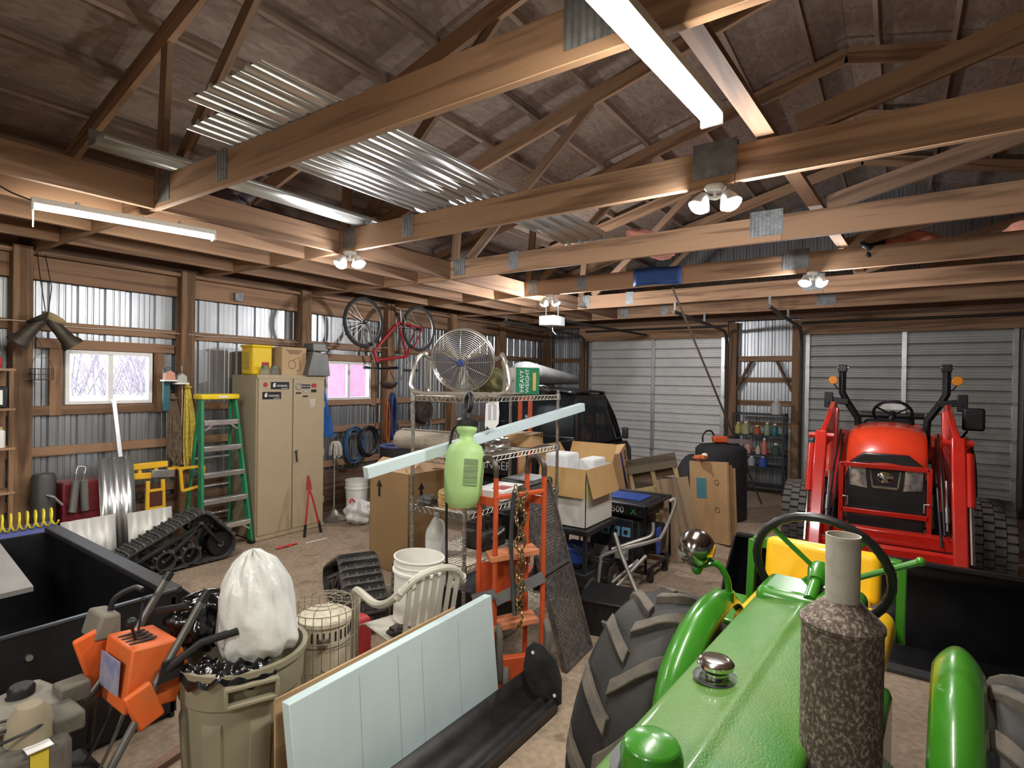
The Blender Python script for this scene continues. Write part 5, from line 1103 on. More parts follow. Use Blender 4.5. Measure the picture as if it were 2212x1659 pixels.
# =================================================================== black mesh ramp
mr_ = thing('mesh_ramp', 'black expanded steel mesh ramp leaning against the wire shelf', 'ramp', (-1.74, 3.36, 0), rot=(0, -.30, .06))
bmm = pm('mesh_black', (.13, .115, .105), .6, .4, var=.5, scale=30)
Hm, Wm = 1.22, .40
for s in (-1, 1): MB().bar((0, s * Wm / 2, 0), (0, s * Wm / 2, Hm), .02, .035, (1, 0, 0)).build('frame_rail', bmm, mr_)
for z in (.01, .62, Hm - .01): MB().bar((0, -Wm / 2, z), (0, Wm / 2, z), .035, .02).build('cross_bar', bmm, mr_)
ms = MB(); st_ = .042
k = -Wm
for sgn in (-1, 1):
    n = int((Hm + Wm * 2) / st_)
    for i in range(n):
        z0 = i * st_ - Wm * 1.6
        a = (-Wm / 2, z0) if sgn > 0 else (Wm / 2, z0); b = (Wm / 2 if sgn > 0 else -Wm / 2, z0 + Wm * 1.6)
        t0 = max(0, (0 - a[1]) / (b[1] - a[1])); t1 = min(1, (Hm - a[1]) / (b[1] - a[1]))
        if t1 - t0 > .02:
            P = lambda t: (0.002 * sgn, a[0] + (b[0] - a[0]) * t, a[1] + (b[1] - a[1]) * t)
            ms.bar(P(t0), P(t1), .006, .006, (1, 0, 0))
mo_ = ms.build('mesh', bmm, mr_); mo_['kind'] = 'stuff'
# =================================================================== cart with the white carton
ca = thing('utility_cart', 'black wheeled utility cart under the white carton', 'cart', (-2.37, 4.48, 0))
rbox('deck', blackm, ca, (0, 0, .605), (.56, .64, .05), .01); rbox('tray', blackm, ca, (0, 0, .20), (.52, .60, .12), .01)
for x_ in (-.24, .24):
    for y_ in (-.28, .28): MB().bar((x_, y_, .1), (x_, y_, .58), .03, .03).build('leg', blackm, ca)
for y_ in (-.22, .22):
    for x_ in (-.27, .27):
        wl_ = MB().lathe([(0, -.025), (.05, -.025), (.10, -.02), (.11, 0), (.10, .02), (.05, .025), (0, .025)], (x_, y_, .11), (1, 0, 0), 24).build('wheel', rubber, ca); MB().lathe([(0, .035), (.03, .034), (.05, .026)], (x_, y_, .11), (1 if x_ > 0 else -1, 0, 0), 20).build('hub', chrome, wl_)
pw = thing('pressure_pump', 'blue and black pump on the tray of the black cart', 'pump', (-2.33, 4.40, .262)); rbox('motor', blue, pw, (0, 0, .10), (.22, .26, .16), .03); MB().cyl((.11, 0, .1), (.17, 0, .1), .06, 18).build('cover', black, pw); MB().tube(smooth_path([(.0, -.1, .18), (.1, -.2, .22), (.2, -.15, .1)]), .012, 8).build('hose', black, pw); rbox('foot', black, pw, (0, 0, .012), (.2, .24, .024), .004)
wc = thing('white_carton', 'white carton with tan flaps open holding packing on the black cart', 'box', (-2.37, 4.485, .632))
cw = pm('carton_white', (.66, .63, .58), .8, 0, var=.06); ci = pm('carton_tan_in', (.52, .32, .13), .85, 0, var=.07)
a_, b_, h_ = .23, .265, .50
for q, w_ in (((-a_, -b_, 0), (a_, -b_ + .006, h_)), ((-a_, b_ - .006, 0), (a_, b_, h_)), ((-a_, -b_, 0), (-a_ + .006, b_, h_)), ((a_ - .006, -b_, 0), (a_, b_, h_)), ((-a_, -b_, 0), (a_, b_, .006))): MB().span(q, w_).build('panel', cw, wc)
for p0, p1, out in (((-a_, -b_), (a_, -b_), V(0, -.04, -.24)), ((a_, -b_), (a_, b_), V(.07, 0, -.24)), ((-a_, b_), (a_, b_), V(0, .08, .16)), ((-a_, -b_), (-a_, b_), V(-.10, 0, .15))):
    a, b = V(*p0, h_), V(*p1, h_); c, d = b + out, a + out; n = (b - a).cross(out).normalized() * .004
    MB().add([a, b, c, d, a + n, b + n, c + n, d + n], [(0, 1, 2, 3), (7, 6, 5, 4), (0, 4, 5, 1), (1, 5, 6, 2), (2, 6, 7, 3), (3, 7, 4, 0)]).build('flap', ci, wc)
MB().box((.232, -.24, .30), (.002, .03, .12)).build('yellow_tape', pm('tape_yellow', (.75, .7, .05), .5), wc)
def foam_block(lb, loc, d, rot=(0, 0, 0)): o = MB().box((0, 0, d[2] / 2), d).build('packing_foam', pm('foam_white', (.78, .79, .80), .8, var=.03), loc=loc, rot=rot, bevel=.02, seg=3); return tag(o, lb, 'packing foam')
foam_block('white moulded packing foam in the white carton beside the wire shelf', (-2.45, 4.36, .64), (.22, .24, .60)); foam_block('pale flat packing foam in the white carton beside the tan flap', (-2.25, 4.56, .64), (.15, .26, .55))
# ---- blue printed carton on edge behind
bp_ = thing('printed_carton', 'tan carton with dark blue printed edge tipped behind the white carton', 'box', (-2.66, 6.02, .60), rot=(.12, -.16, .25)); rbox('box', card, bp_, (0, 0, .25), (.30, .5, .50), .004); MB().box((.151, -.14, .25), (.002, .10, .46)).build('blue_print', pm('ink_blue', (.03, .04, .20), .7), bp_)
MB().torus((.151, .10, .40), (1, 0, 0), .05, .006, 20, 4).tube([(.151, .0, .3), (.151, .08, .24), (.151, .12, .28), (.151, .20, .16)], .005, 4).build('ink_drawing', ink, bp_)
cr = thing('support_crate', 'grey wooden crate under the blue printed carton', 'crate', (-2.76, 6.05, 0)); cr.scale = (1, 1, 1.36) 
for k in range(4):
    for s in (-1, 1): MB().box((s * .20, 0, .05 + .105 * k), (.02, .5, .09)).build('slat', wdy, cr); MB().box((0, s * .26, .05 + .105 * k), (.40, .02, .09)).build('slat', wdark, cr)
MB().box((0, 0, .415), (.42, .54, .015)).build('lid', wdark, cr)
# ---- tubing stand in front of the generator
tb = thing('tube_stand', 'folded grey tubular steel work stand before the generator', 'stand', (-2.0, 4.6, 0)); tm = pm('tube_grey', (.36, .35, .32), .4, .6, var=.2)
def tp_(*ps): return [(p[0] + 2.0, p[1] - 4.6, p[2]) for p in ps]
MB().tube(smooth_path(tp_((-1.62, 4.80, .84), (-1.58, 4.82, .86), (-1.58, 4.80, .78), (-1.66, 4.74, .55), (-1.72, 4.68, .50), (-2.06, 4.46, .38), (-2.10, 4.44, .30), (-2.11, 4.42, .15)), 5), .016, 10).build('handle_tube', tm, tb)
MB().tube(smooth_path(tp_((-1.78, 4.84, .62), (-1.78, 4.82, .52), (-1.86, 4.76, .47), (-2.08, 4.62, .38)), 5), .016, 10).build('handle_tube', tm, tb)
MB().tube(tp_((-2.02, 4.55, .55), (-1.94, 4.50, .40), (-1.62, 4.28, .02)), .018, 10).build('leg_tube', tm, tb)
MB().tube(tp_((-1.78, 4.68, .36), (-2.02, 4.30, .02)), .016, 10).build('leg_tube', tm, tb); MB().tube(tp_((-1.86, 4.70, .30), (-1.98, 4.42, .16)), .014, 10).build('cross_tube', tm, tb)
MB().tube(tp_((-2.11, 4.42, .15), (-2.12, 4.40, .0)), .018, 10).build('leg_tube', tm, tb)
tag(MB().box((0, 0, .02), (.05, .55, .04)).build('timber_offcut', wdy, loc=(-1.98, 4.12, 0), rot=(0, 0, .9)), 'short timber offcut on the floor below the tubular stand', 'timber')
tt_ = thing('black_tote', 'low black plastic tote on the floor beside the mesh ramp', 'tote', (-1.80, 3.92, 0), .2); rbox('tub', black, tt_, (0, 0, .13), (.30, .36, .26), .02); rbox('rim', black, tt_, (0, 0, .255), (.34, .40, .02), .008)
sb = thing('steel_bracket', 'small dusty bolted steel bracket leaning on the black tote', 'bracket', (-1.60, 3.66, 0), rot=(.5, 0, -.3)); MB().box((0, 0, .12), (.07, .02, .24)).build('channel', pm('bracket_dusty', (.22, .20, .17), .7, .3), sb); 
for z in (.06, .16): MB().cyl((0, -.01, z), (0, -.035, z), .012, 6).build('bolt', steel, sb)
# =================================================================== generator
gn = thing('generator', 'black and blue portable generator in a tube frame', 'generator', (-2.22, 5.26, 0), .0)
fr = blackm; a, c, z0, z1 = .34, .33, .12, .72
for x_ in (-a, a):
    MB().tube([(x_, -c, z0), (x_, c, z0), (x_, c, z1), (x_, -c, z1)], .018, 8, closed=True).build('side_frame', fr, gn)
for y_ in (-c, c):
    for z in (z0, z1): MB().tube([(-a, y_, z), (a, y_, z)], .018, 8).build('cross_frame', fr, gn)
rbox('tank', black, gn, (0, 0, .66), (.60, .58, .14), .04, seg=3); rbox('tank_panel', blue, gn, (0, 0, .735), (.42, .30, .02), .008)
rbox('engine', pm('gen_dark', (.02, .02, .022), .5), gn, (-.02, .04, .36), (.50, .44, .40), .03)
MB().cyl((a - .10, .06, .36), (a + .01, .06, .36), .15, 26).build('recoil_cover', black, gn); MB().prism([(-.05, -.13), (.05, -.13), (.06, 0), (.05, .13), (-.05, .13), (-.06, 0)], .02, (a + .012, -.06, .36), (0, 1, 0), (0, 0, 1)).build('air_cover', blue, gn, bevel=.01)
cp = MB().box((0, -c - .005, .38), (.44, .03, .42)).build('control_panel', pm('panel_black', (.02, .02, .024), .4), gn, bevel=.01)
for k in range(4): MB().box((-.16 + .105 * k, -c - .024, .47), (.085, .012, .09)).build('outlet', pm('outlet_blue', (.12, .30, .48), .5), cp, bevel=.004); MB().cyl((-.16 + .105 * k, -c - .028, .47), (-.16 + .105 * k, -c - .034, .47), .022, 14).build('socket', black, cp)
for x_, w_ in ((-.10, .16), (.10, .16)):
    MB().box((x_, -c - .022, .26), (w_, .004, .10)).build('spec_plate', pm('plate_grey', (.35, .35, .35), .5), cp)
text('spec_text', '9500', .05, decal_w, cp, (.10, -c - .026, .28), (PI / 2, 0, 0)); text('tank_text', '9500', .085, decal_w, gn, (.02, -.294, .66), (PI / 2, 0, 0)); text('tank_mark', 'X', .085, pm('x_green', (.05, .45, .08), .5), gn, (.20, -.294, .66), (PI / 2, 0, 0))
for s in (-1, 1):
    wl_ = MB().lathe([(0, -.03), (.05, -.03), (.11, -.025), (.125, 0), (.11, .025), (.05, .03), (0, .03)], (-a - .05, s * .2, .125), (1, 0, 0), 24).build('wheel', rubber, gn)
    MB().box((a, s * .2, .05), (.05, .05, .14)).build('foot', rubber, gn)
# =================================================================== pallet, plywood, cardboard, covered grill
pl = thing('pallet', 'weathered wooden pallet leaning behind the generator', 'pallet', (-2.00, 5.98, 0), rot=(-.14, -.20, .52))
for k in range(4): MB().box((0, 0, .10 + .30 * k if k < 3 else 1.0), (.55, .02, .11 if k < 3 else .16)).build('deck_board', pm('pallet_pale', (.42, .31, .16), .85, var=.2, rnd=.15) if k < 3 else wood('pallet_grey', (.19, .15, .10), (.11, .085, .06), 'x'), pl)
for x_ in (-.25, 0, .25): MB().box((x_, .05, .52), (.04, .08, 1.02)).build('stringer', MATS['pallet_pale'], pl)
for k in range(3): MB().box((0, .10, .12 + .38 * k), (.55, .018, .10)).build('deck_board', wdark, pl)
ply = MB().box((0, 0, .42), (.34, .018, .86)).build('plywood', wood('plywood', (.34, .24, .15), (.24, .165, .10), 'z'), loc=(-1.78, 5.80, .03), rot=(-.22, -.16, .45)); tag(ply, 'worn plywood board leaning on the pallet', 'board')
fc_ = thing('flattened_cartons', 'stack of flattened brown cartons standing beside the black cover', 'cardboard', (-1.78, 6.78, 0), rot=(-.05, -.10, -.45))
for k in range(3): MB().box((-.012 + .015 * k, .05 * k, .47 - .02 * k), (.56 - .02 * k, .035, .94 - .03 * k)).build('flat_carton', (card, cardd, card)[k], fc_)
MB().box((-.11, -.0195, .62), (.15, .002, .24)).build('blue_patch', pm('patch_teal', (.06, .20, .24), .7), fc_)
for x_, z_ in ((.12, .70), (.12, .38)): MB().torus((x_, -.019, z_), (0, 1, 0), .03, .004, 16, 4).build('ink_ring', pm('ink_brown', (.10, .06, .03), .8), fc_)
og = thing('orange_gloves', 'orange and white gloves lying on the flattened cartons', 'gloves', (-1.95, 6.86, .955)); bag('glove', pm('glove_orange', (.55, .14, .04), .7), og, (0, 0, .02), (.07, .10, .028), 44, .6); bag('cuff', whitep, og, (.03, .09, .035), (.035, .035, .03), 45, .3)
cv = thing('covered_grill', 'tall object under a black fabric cover by the shelf post', 'cover', (-2.02, 8.10, 0))
cvm = pm('cover_black', (.022, .022, .023), .85, 0, var=.3, scale=4, bump=.4, bscale=10)
MB().grid(lambda u, v: V((.34 + .02 * math.sin(6 * PI * u) * (1 - v)) * math.cos(2 * PI * u) * (1 if v < .85 else (1 - v) / .15), (.36 + .02 * math.cos(8 * PI * u)) * math.sin(2 * PI * u) * (1 if v < .85 else (1 - v) / .15), 1.0 * min(1, v / .85) + .05 * max(0, (v - .85) / .15)), 36, 16, wrapu=True).build('cover', cvm, cv, ang=70)
MB().grid(lambda u, v: V(-.38 + .3 * math.cos(2 * PI * u) * math.cos(v * PI / 2), -.05 + .3 * math.sin(2 * PI * u) * math.cos(v * PI / 2), .0 + .86 * math.sin(v * PI / 2)), 28, 10, wrapu=True).build('cover_side', cvm, cv, ang=70)
cs = thing('chainsaw', 'orange and black chainsaw lying on the black cover', 'chainsaw', (-2.02, 8.05, 1.045), .5); rbox('body', pm('saw_orange', (.60, .10, .02), .5), cs, (0, 0, .05), (.20, .12, .09), .02); rbox('rear', black, cs, (.12, 0, .05), (.08, .11, .09), .02)
MB().tube(smooth_path([(-.06, .06, .08), (-.10, .06, .15), (-.18, .0, .16), (-.24, -.04, .10), (-.24, -.04, .01)]), .012, 8).build('handle', black, cs); MB().bar((.08, -.07, .04), (.40, -.07, .03), .006, .06).build('guide_bar', steel, cs)
# leaning pole
tag(MB().tube([(-2.14, 6.32, 2.965), (-1.70, 9.35, .0)], .013, 8).build('leaning_pole', pm('pole_brown', (.12, .09, .075), .6, var=.3), None), 'long thin brown pole leaning from the floor up to a truss', 'pole')
# =================================================================== metal rack between the doors
rk = thing('metal_rack', 'dark metal rack of bottles between the two overhead doors', 'rack', (-1.95, 10.42, 0)); rkm = pm('rack_dark', (.035, .04, .05), .5, .4)
for x_ in (-.40, .40):
    for y_ in (-.18, .18): MB().bar((x_, y_, 0), (x_, y_, 1.37), .03, .03).build('upright', rkm, rk)
for z in (.12, .45, .66, .99, 1.35): MB().box((0, 0, z), (.82, .38, .022)).build('shelf', rkm, rk)
def bottle(name, lb, x, z, r, h, col, cap=(.8, .8, .78), kind='bottle'):
    t = thing(name, lb, kind, (x, 10.30, z + .0115)); cmat = pm('bottle_%d_%d_%d' % tuple(int(c * 99) for c in col), col, .4)
    MB().lathe([(0, 0), (r * .95, 0), (r, .01), (r, h * .62), (r * .5, h * .82), (r * .42, h * .86), (r * .42, h * .9)], n=16).build('body', cmat, t); MB().lathe([(r * .46, h * .86), (r * .46, h), (0, h)], n=12).build('cap', pm('cap_%d' % int(cap[0] * 99 + cap[2] * 9), cap, .5), t)
for q in ((-.33, .99, .05, .20, (.45, .42, .12), 'narrow yellow jug on the upper rack shelf'), (-.20, .99, .07, .22, (.42, .40, .22), 'wide pale yellow jug on the upper rack shelf'), (-.02, .99, .06, .16, (.42, .13, .06), 'orange tub on the upper rack shelf'), (.14, .99, .05, .22, (.25, .33, .22), 'grey green bottle on the upper rack shelf'), (.26, .99, .055, .20, (.03, .15, .16), 'teal jug on the upper rack shelf'),
          (-.16, .66, .055, .22, (.55, .30, .28), 'white and red bottle on the middle rack shelf'), (.0, .66, .04, .14, (.6, .52, .5), 'small white and pink tub on the middle rack shelf'), (.10, .66, .045, .28, (.60, .18, .14), 'tall red capped bottle on the middle rack shelf'), (.28, .66, .07, .2, (.05, .10, .07), 'dark green can on the middle rack shelf'),
          (-.10, .45, .06, .17, (.40, .42, .45), 'grey jug on the lower rack shelf'), (.08, .45, .07, .18, (.05, .10, .42), 'blue and white jug on the lower rack shelf'), (.28, 1.35, .085, .26, (.58, .58, .56), 'translucent grey jug on the top rack shelf')): bottle('bottle', q[5], -1.95 + q[0], q[1], q[2], q[3], q[4])
# =================================================================== foam board, plywood, plow blade
fbm = pm('foam_board', (.56, .69, .71), .7, 0, col2=(.46, .58, .60), amt=.68, scale=3.5, stretch=(1, 1, .4))
fb = thing('foam_board', 'large pale blue foam insulation board standing on its long edge', 'foam board', (-1.92, 1.90, 0), rot=(0, -.06, .0))
MB().prism([(-.56, .01), (.76, .01), (.72, .62), (-.60, .60)], .05, (-.025, 0, 0), (0, 1, 0), (0, 0, 1)).build('board', fbm, fb, bevel=.003)
for y_ in (-.25, -.02, .14, .42): MB().box((.0258, y_, .30), (.0006, .003, .54), (.02, 0, 0)).build('crease', pm('crease_grey', (.44, .53, .54), .8), fb)
pb2 = tag(MB().prism([(-.55, .005), (.55, .005), (.55, .60), (-.55, .59)], .012, (0, 0, 0), (0, 1, 0), (0, 0, 1)).build('backing_panel', wood('backing', (.42, .28, .15), (.30, .19, .10), 'y'), loc=(-2.02, 1.85, 0), rot=(0, -.02, 0)), 'thin plywood sheet standing behind the pale blue board', 'board')
pw_ = thing('plow_blade', 'long black plastic snow blade with rounded end plate on the floor', 'snow blade', (-1.68, 2.0, 0), rot=(0, 0, -.02)); pbm = pm('blade_black', (.016, .016, .016), .5, 0, col2=(.045, .042, .038), amt=.62, scale=9)
MB().sweep([(.11, .01), (.115, .07), (.095, .085), (.08, .06), (.055, .055), (.04, .075), (.02, .075), (.005, .05), (-.05, .055), (-.09, .10), (-.115, .17)], (0, -.95, 0), (1, 0, 0), (0, 0, 1), (0, 1, 0), 1.70).build('blade', pbm, pw_, solid=.012, ang=40)
MB().sweep([(.10, .012), (.02, .012), (-.10, .012)], (0, -.95, 0), (1, 0, 0), (0, 0, 1), (0, 1, 0), 1.70).build('base_lip', pbm, pw_, solid=.02)
MB().prism([(.14, .06), (.14, .20), (.10, .30), (.03, .36), (-.05, .36), (-.10, .31), (-.12, .2), (-.10, .03), (.05, .0)], .014, (0, .755, 0), (1, 0, 0), (0, 0, 1)).build('end_plate', pbm, pw_, bevel=.004)
for x_, z_ in ((-.05, .30), (.10, .10)): MB().cyl((x_, .740, z_), (x_, .735, z_), .010, 10).build('hole', decal_w, pw_)
# =================================================================== foreground left: trash can, snow blower, heater, chair
tc_ = thing('trash_can', 'tan grey plastic trash can with side handles and bags on top', 'trash can', (-2.36, 1.36, 0), .35)
tcm = pm('can_tan', (.26, .235, .16), .55, 0, var=.08, scale=4)
R0, R1, Hc = .215, .252, .69
MB().lathe([(0, .0), (R0 * .97, .0), (R0, .015), (R1 - .012, Hc - .16), (R1 - .004, Hc - .15), (R1 + .003, Hc - .03), (R1 + .014, Hc - .025), (R1 + .016, Hc), (R1 - .005, Hc + .002), (R1 - .012, Hc - .03), (R0 - .01, .02), (0, .02)], n=56).build('can', tcm, tc_, ang=30)
for k in range(8):
    a = 2 * PI * k / 8 + .2; rr = (R0 + R1) / 2 + .0
    def rib(u, v, a=a): aa = a + (u - .5) * .42; z = .05 + .43 * v; r = R0 + (R1 - R0) * z / Hc + .006 * (1 if .06 < u < .94 and .03 < v < .97 else -.6); return V(r * math.cos(aa), r * math.sin(aa), z)
    MB().grid(rib, 18, 18).build('panel_rib', tcm, tc_, ang=25)
for a in (-.75, -.75 + PI):
    c, s = math.cos(a), math.sin(a); q = Matrix.Rotation(a, 3, 'Z')
    hb = MB()
    for x_, y_, z_, w_, d_, h_ in ((.035, 0, .595, .035, .20, .018), (.035, 0, .665, .035, .20, .018), (.035, -.095, .63, .035, .016, .08), (.035, .095, .63, .035, .016, .08)):
        hb.box(q @ V(R1 + x_ - .02, y_, z_ - .02), (w_, d_, h_), q)
    hb.build('handle', tcm, tc_, bevel=.005)
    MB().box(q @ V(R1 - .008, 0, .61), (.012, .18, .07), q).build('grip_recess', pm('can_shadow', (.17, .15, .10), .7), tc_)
# white trash bag, tall, tied shape
def tb_fn(u, v):
    a = 2 * PI * u; t = v
    prof = [(0, .0), (.08, .135), (.2, .165), (.45, .158), (.7, .135), (.88, .09), (.97, .04), (1, .0)]
    for (t0, r0), (t1, r1) in zip(prof, prof[1:]):
        if t0 <= t <= t1: r = r0 + (r1 - r0) * (t - t0) / (t1 - t0); break
    k = 1 + .05 * math.sin(7 * a + 4 * t) + .035 * math.sin(13 * a - 6 * t) + .05 * math.sin(2 * a + 8 * t) + .03 * math.sin(23 * a) * (1 if t > .6 else .4)
    return V(r * k * math.cos(a), r * k * math.sin(a) * .95, .47 * t + .012 * math.sin(9 * a + 14 * t))
bagthin = pm('bag_thin', (.74, .74, .72), .3, 0, col2=(.60, .62, .60), amt=.55, scale=7, bump=.5, bscale=22, alpha=.97)
wbg = MB().grid(tb_fn, 64, 34, wrapu=True).build('white_trash_bag', bagthin, loc=(-2.27, 1.385, .655), rot=(.05, -.05, .3), ang=80); tag(wbg, 'tall full white plastic trash bag in the tan can', 'bag')
shiny = pm('bag_black', (.006, .006, .007), .16, 0, var=.5, coat=.5, bump=.9, bscale=16)
bb1 = bag('black_trash_bag', shiny, None, (0, 0, .10), (.10, .12, .125), 61, .75, loc=(-2.575, 1.30, .67)); tag(bb1, 'shiny black plastic bag bulging from the tan can', 'bag')
lin = MB().grid(lambda u, v: V((.235 + .035 * v) * math.cos(2 * PI * u), (.235 + .035 * v) * math.sin(2 * PI * u), .70 + .012 * math.sin(19 * 2 * PI * u) - .05 * v * (1 + .5 * math.sin(5 * 2 * PI * u)) + .02 * (1 - v)), 90, 5, wrapu=True)
# liner lip shows only round the far side and under the white bag
lin = MB().grid(lambda u, v: V((.16 + .115 * v) * math.cos(-1.9 + 1.5 * u), (.16 + .115 * v) * math.sin(-1.9 + 1.5 * u), .698 + .010 * math.sin(31 * u) + .014 * math.sin(v * 9 + 11 * u) - .05 * max(0, v - .85) / .15), 46, 10)
lo = lin.build('bag_liner', shiny, tc_, ang=80)
# ---- snow blower: engine low left, orange panel, handle bars
sn = thing('snow_blower', 'old snow blower with orange control panel and black handle bars', 'snow blower', (-2.52, .75, 0))
gtub = pm('handle_tube', (.13, .125, .115), .45, .5, var=.2); orp = pm('panel_orange', (.72, .12, .02), .45, 0, col2=(.50, .16, .06), amt=.62, scale=6)
dirty = pm('dirty_metal', (.17, .155, .125), .75, .1, col2=(.08, .075, .065), amt=.5, scale=9, bump=.3)
LB = [(-.16, -.02, .36), (-.15, .12, .55), (-.145, .28, .74), (-.14, .42, .97)]
RB = [(.17, -.05, .18), (.15, .12, .44), (.14, .26, .66), (.13, .44, .93)]
for P in (LB, RB): MB().tube(P, .0155, 10).build('handle_bar', gtub, sn)
for P, e in ((LB, (-.14, .44, 1.0)), (RB, (.128, .47, .97))):
    MB().tube([P[-1], e], .019, 10).build('grip', black, sn)
MB().tube([(-.10, .36, .86), (.05, .42, .90)], .014, 10).build('lever', black, sn); MB().tube([(.145, .28, .70), (.22, .40, .80), (.31, .50, .835)], .016, 10).build('lever', black, sn)
MB().prism([(-.04, -.03), (.05, -.03), (.06, .05), (-.02, .05)], .012, (.155, .30, .70), (0, 1, 0), (0, 0, 1)).build('lever_bracket', blackm, sn)
MB().tube(smooth_path([(-.19, .22, .80), (-.20, .24, .92), (-.16, .30, .965), (-.12, .32, .96)]), .012, 8).build('chute_crank', blackm, sn)
pn = MB().prism([(-.10, -.12), (.09, -.15), (.14, -.02), (.10, .10), (-.07, .12)], .24, (-.12, .26, .70), (0, 1, 0), (0, 0, 1)).build('control_panel', orp, sn, bevel=.008)
MB().box((-.162, .18, .70), (.03, .12, .27), (.28, 0, 0)).build('side_flange', orp, sn, bevel=.01); MB().box((.146, .22, .60), (.028, .10, .16), (.35, 0, 0)).build('side_flange', orp, sn, bevel=.01)
for k in range(4): MB().box((-.05 + .035 * k, .25, .8165), (.018, .10, .004), (.0, 0, 0)).build('slot', ink, pn)
MB().box((.0, .157, .71), (.17, .004, .13), (-.06, 0, 0)).build('worn_label', pm('label_worn', (.35, .33, .36), .7, col2=(.10, .12, .35), amt=.5, scale=9), pn)
MB().tube([(.02, .24, .81), (.03, .22, .88)], .006, 8).ball((.03, .22, .895), .02).build('speed_knob', black, pn); MB().tube([(-.06, .28, .81), (-.09, .31, .92)], .005, 8).ball((-.09, .31, .93), .012).build('choke_knob', black, pn)
hlm = MB().prism([(-.05, -.05), (.05, -.06), (.05, .04), (-.02, .05)], .15, (-.29, .20, .84), (0, 1, 0), (0, 0, 1)).build('head_lamp', pm('lamp_grey', (.17, .155, .125), .7), sn, bevel=.012); MB().tube([(-.20, .16, .36), (-.21, .20, .80)], .012, 8).build('lamp_post', gtub, sn)
for k, (x_, y_) in enumerate(((-.06, .20), (.02, .22), (.08, .18))): MB().tube(smooth_path([(x_, y_, .58), (x_ + .03, y_ - .10, .40), (x_ - .01, y_ - .2, .25)]), .006, 6).build('control_rod', gtub, sn)
rbox('engine_shroud', dirty, sn, (-.04, -.20, .50), (.38, .40, .22), .03); rbox('fuel_tank', pm('tank_dust', (.24, .22, .18), .7, col2=(.15, .14, .12), amt=.5, scale=8), sn, (-.14, -.12, .625), (.26, .34, .06), .02, (.05, .0, .2))
MB().lathe([(0, .035), (.035, .035), (.042, .025), (.042, .0), (.05, -.005)], (-.20, -.06, .66), (0, 0, 1), 24).build('fuel_cap', black, sn)
MB().lathe([(0, .09), (.035, .085), (.06, .05), (.068, .0), (.07, -.05), (0, -.05)], (.05, -.10, .64), (0, 0, 1), 24).build('air_cleaner', pm('dusty_tan', (.26, .22, .15), .85), sn)
rbox('carburettor', dirty, sn, (.02, .0, .62), (.16, .10, .07), .012); rbox('control_box', dirty, sn, (-.08, .06, .66), (.09, .10, .07), .008)
MB().box((.152, -.10, .56), (.002, .05, .09)).build('warning_label', pm('label_yellow', (.65, .50, .05), .6), sn); MB().box((.14, -.10, .612), (.05, .07, .003)).build('paper_label', decal_w, sn)
rbox('engine_base', blackm, sn, (-.02, -.18, .30), (.40, .44, .20), .02)
for k in range(3): MB().tube(smooth_path([(-.10 + .06 * k, -.02, .64), (-.0 + .06 * k, -.10, .67), (-.06 + .09 * k, -.22, .66)]), .005, 6).build('fuel_line', black, sn)
rbox('auger_housing', MATS['panel_orange'], sn, (-.02, -.62, .27), (.62, .40, .46), .03); rbox('gear_case', blackm, sn, (-.02, .02, .26), (.30, .22, .24), .02)
for s in (-1, 1): MB().lathe([(0, -.05), (.09, -.05), (.17, -.045), (.20, -.02), (.20, .02), (.17, .045), (.09, .05), (0, .05)], (s * .27 - .02, -.05, .20), (1, 0, 0), 28).build('wheel', rubber, sn)
MB().box((.10, .10, .30), (.06, .05, .05), (0, 0, .3)).build('orange_lug', orp, sn)
# ---- black snow pusher box
sp2 = thing('snow_pusher', 'big black steel snow pusher box behind the snow blower', 'snow pusher', (-4.15, .60, 0)); spm = pm('pusher_black', (.011, .011, .013), .42, .1, var=.4, scale=4)
MB().span((.88, -1.5, .03), (.90, .89, .70)).build('front_plate', spm, sp2)
MB().bar((.895, -1.5, .70), (.895, .89, .70), .022, .012).build('front_edge', pm('edge_worn', (.10, .11, .13), .35, .5), sp2)
MB().prism([(-.95, .0), (.90, .0), (.90, .66), (-.95, .73)], .02, (0, .88, .0), (1, 0, 0), (0, 0, 1)).build('side_plate', spm, sp2)
MB().bar((-.95, .86, .74), (.86, .89, .68), .09, .035).build('side_rail', pm('rail_black', (.035, .034, .034), .5, .2), sp2, bevel=.006)
MB().span((-.97, -1.5, .0), (-.94, .88, .72)).build('back_plate', spm, sp2); MB().span((-.95, -1.5, .0), (.88, .88, .03)).build('bottom_plate', spm, sp2)
MB().prism([(-.6, .0), (.1, .0), (.1, .03), (-.6, .03)], -.55, (-.30, .02, .56), (.94, 0, -.20), (0, .0, 1)).build('inner_plate', pm('plate_pale', (.30, .29, .28), .5, .2), sp2)
for x_, z_ in ((.905, .55),):
    for y_ in (-.55, -.15, .25, .6): MB().cyl((x_ - .01, y_, z_ + .03 * math.sin(y_ * 5)), (x_ + .008, y_, z_ + .03 * math.sin(y_ * 5)), .014, 10).build('bolt', steel, sp2)
for k, x_ in enumerate((-.55, -.05, .45)): MB().prism([(0, .0), (.42, .0), (.42, .20), (.34, .42), (.20, .56), (0, .62)], .03, (x_, .90, 0), (.0, 1, 0), (0, 0, 1)).build('curved_rib', spm, sp2, bevel=.008)
tag(MB().box((0, 0, .015), (.06, .62, .03)).build('timber_strip', wdy, loc=(-2.90, 1.34, 0), rot=(0, 0, .25)), 'pale timber strip on the floor under the snow pusher', 'timber')
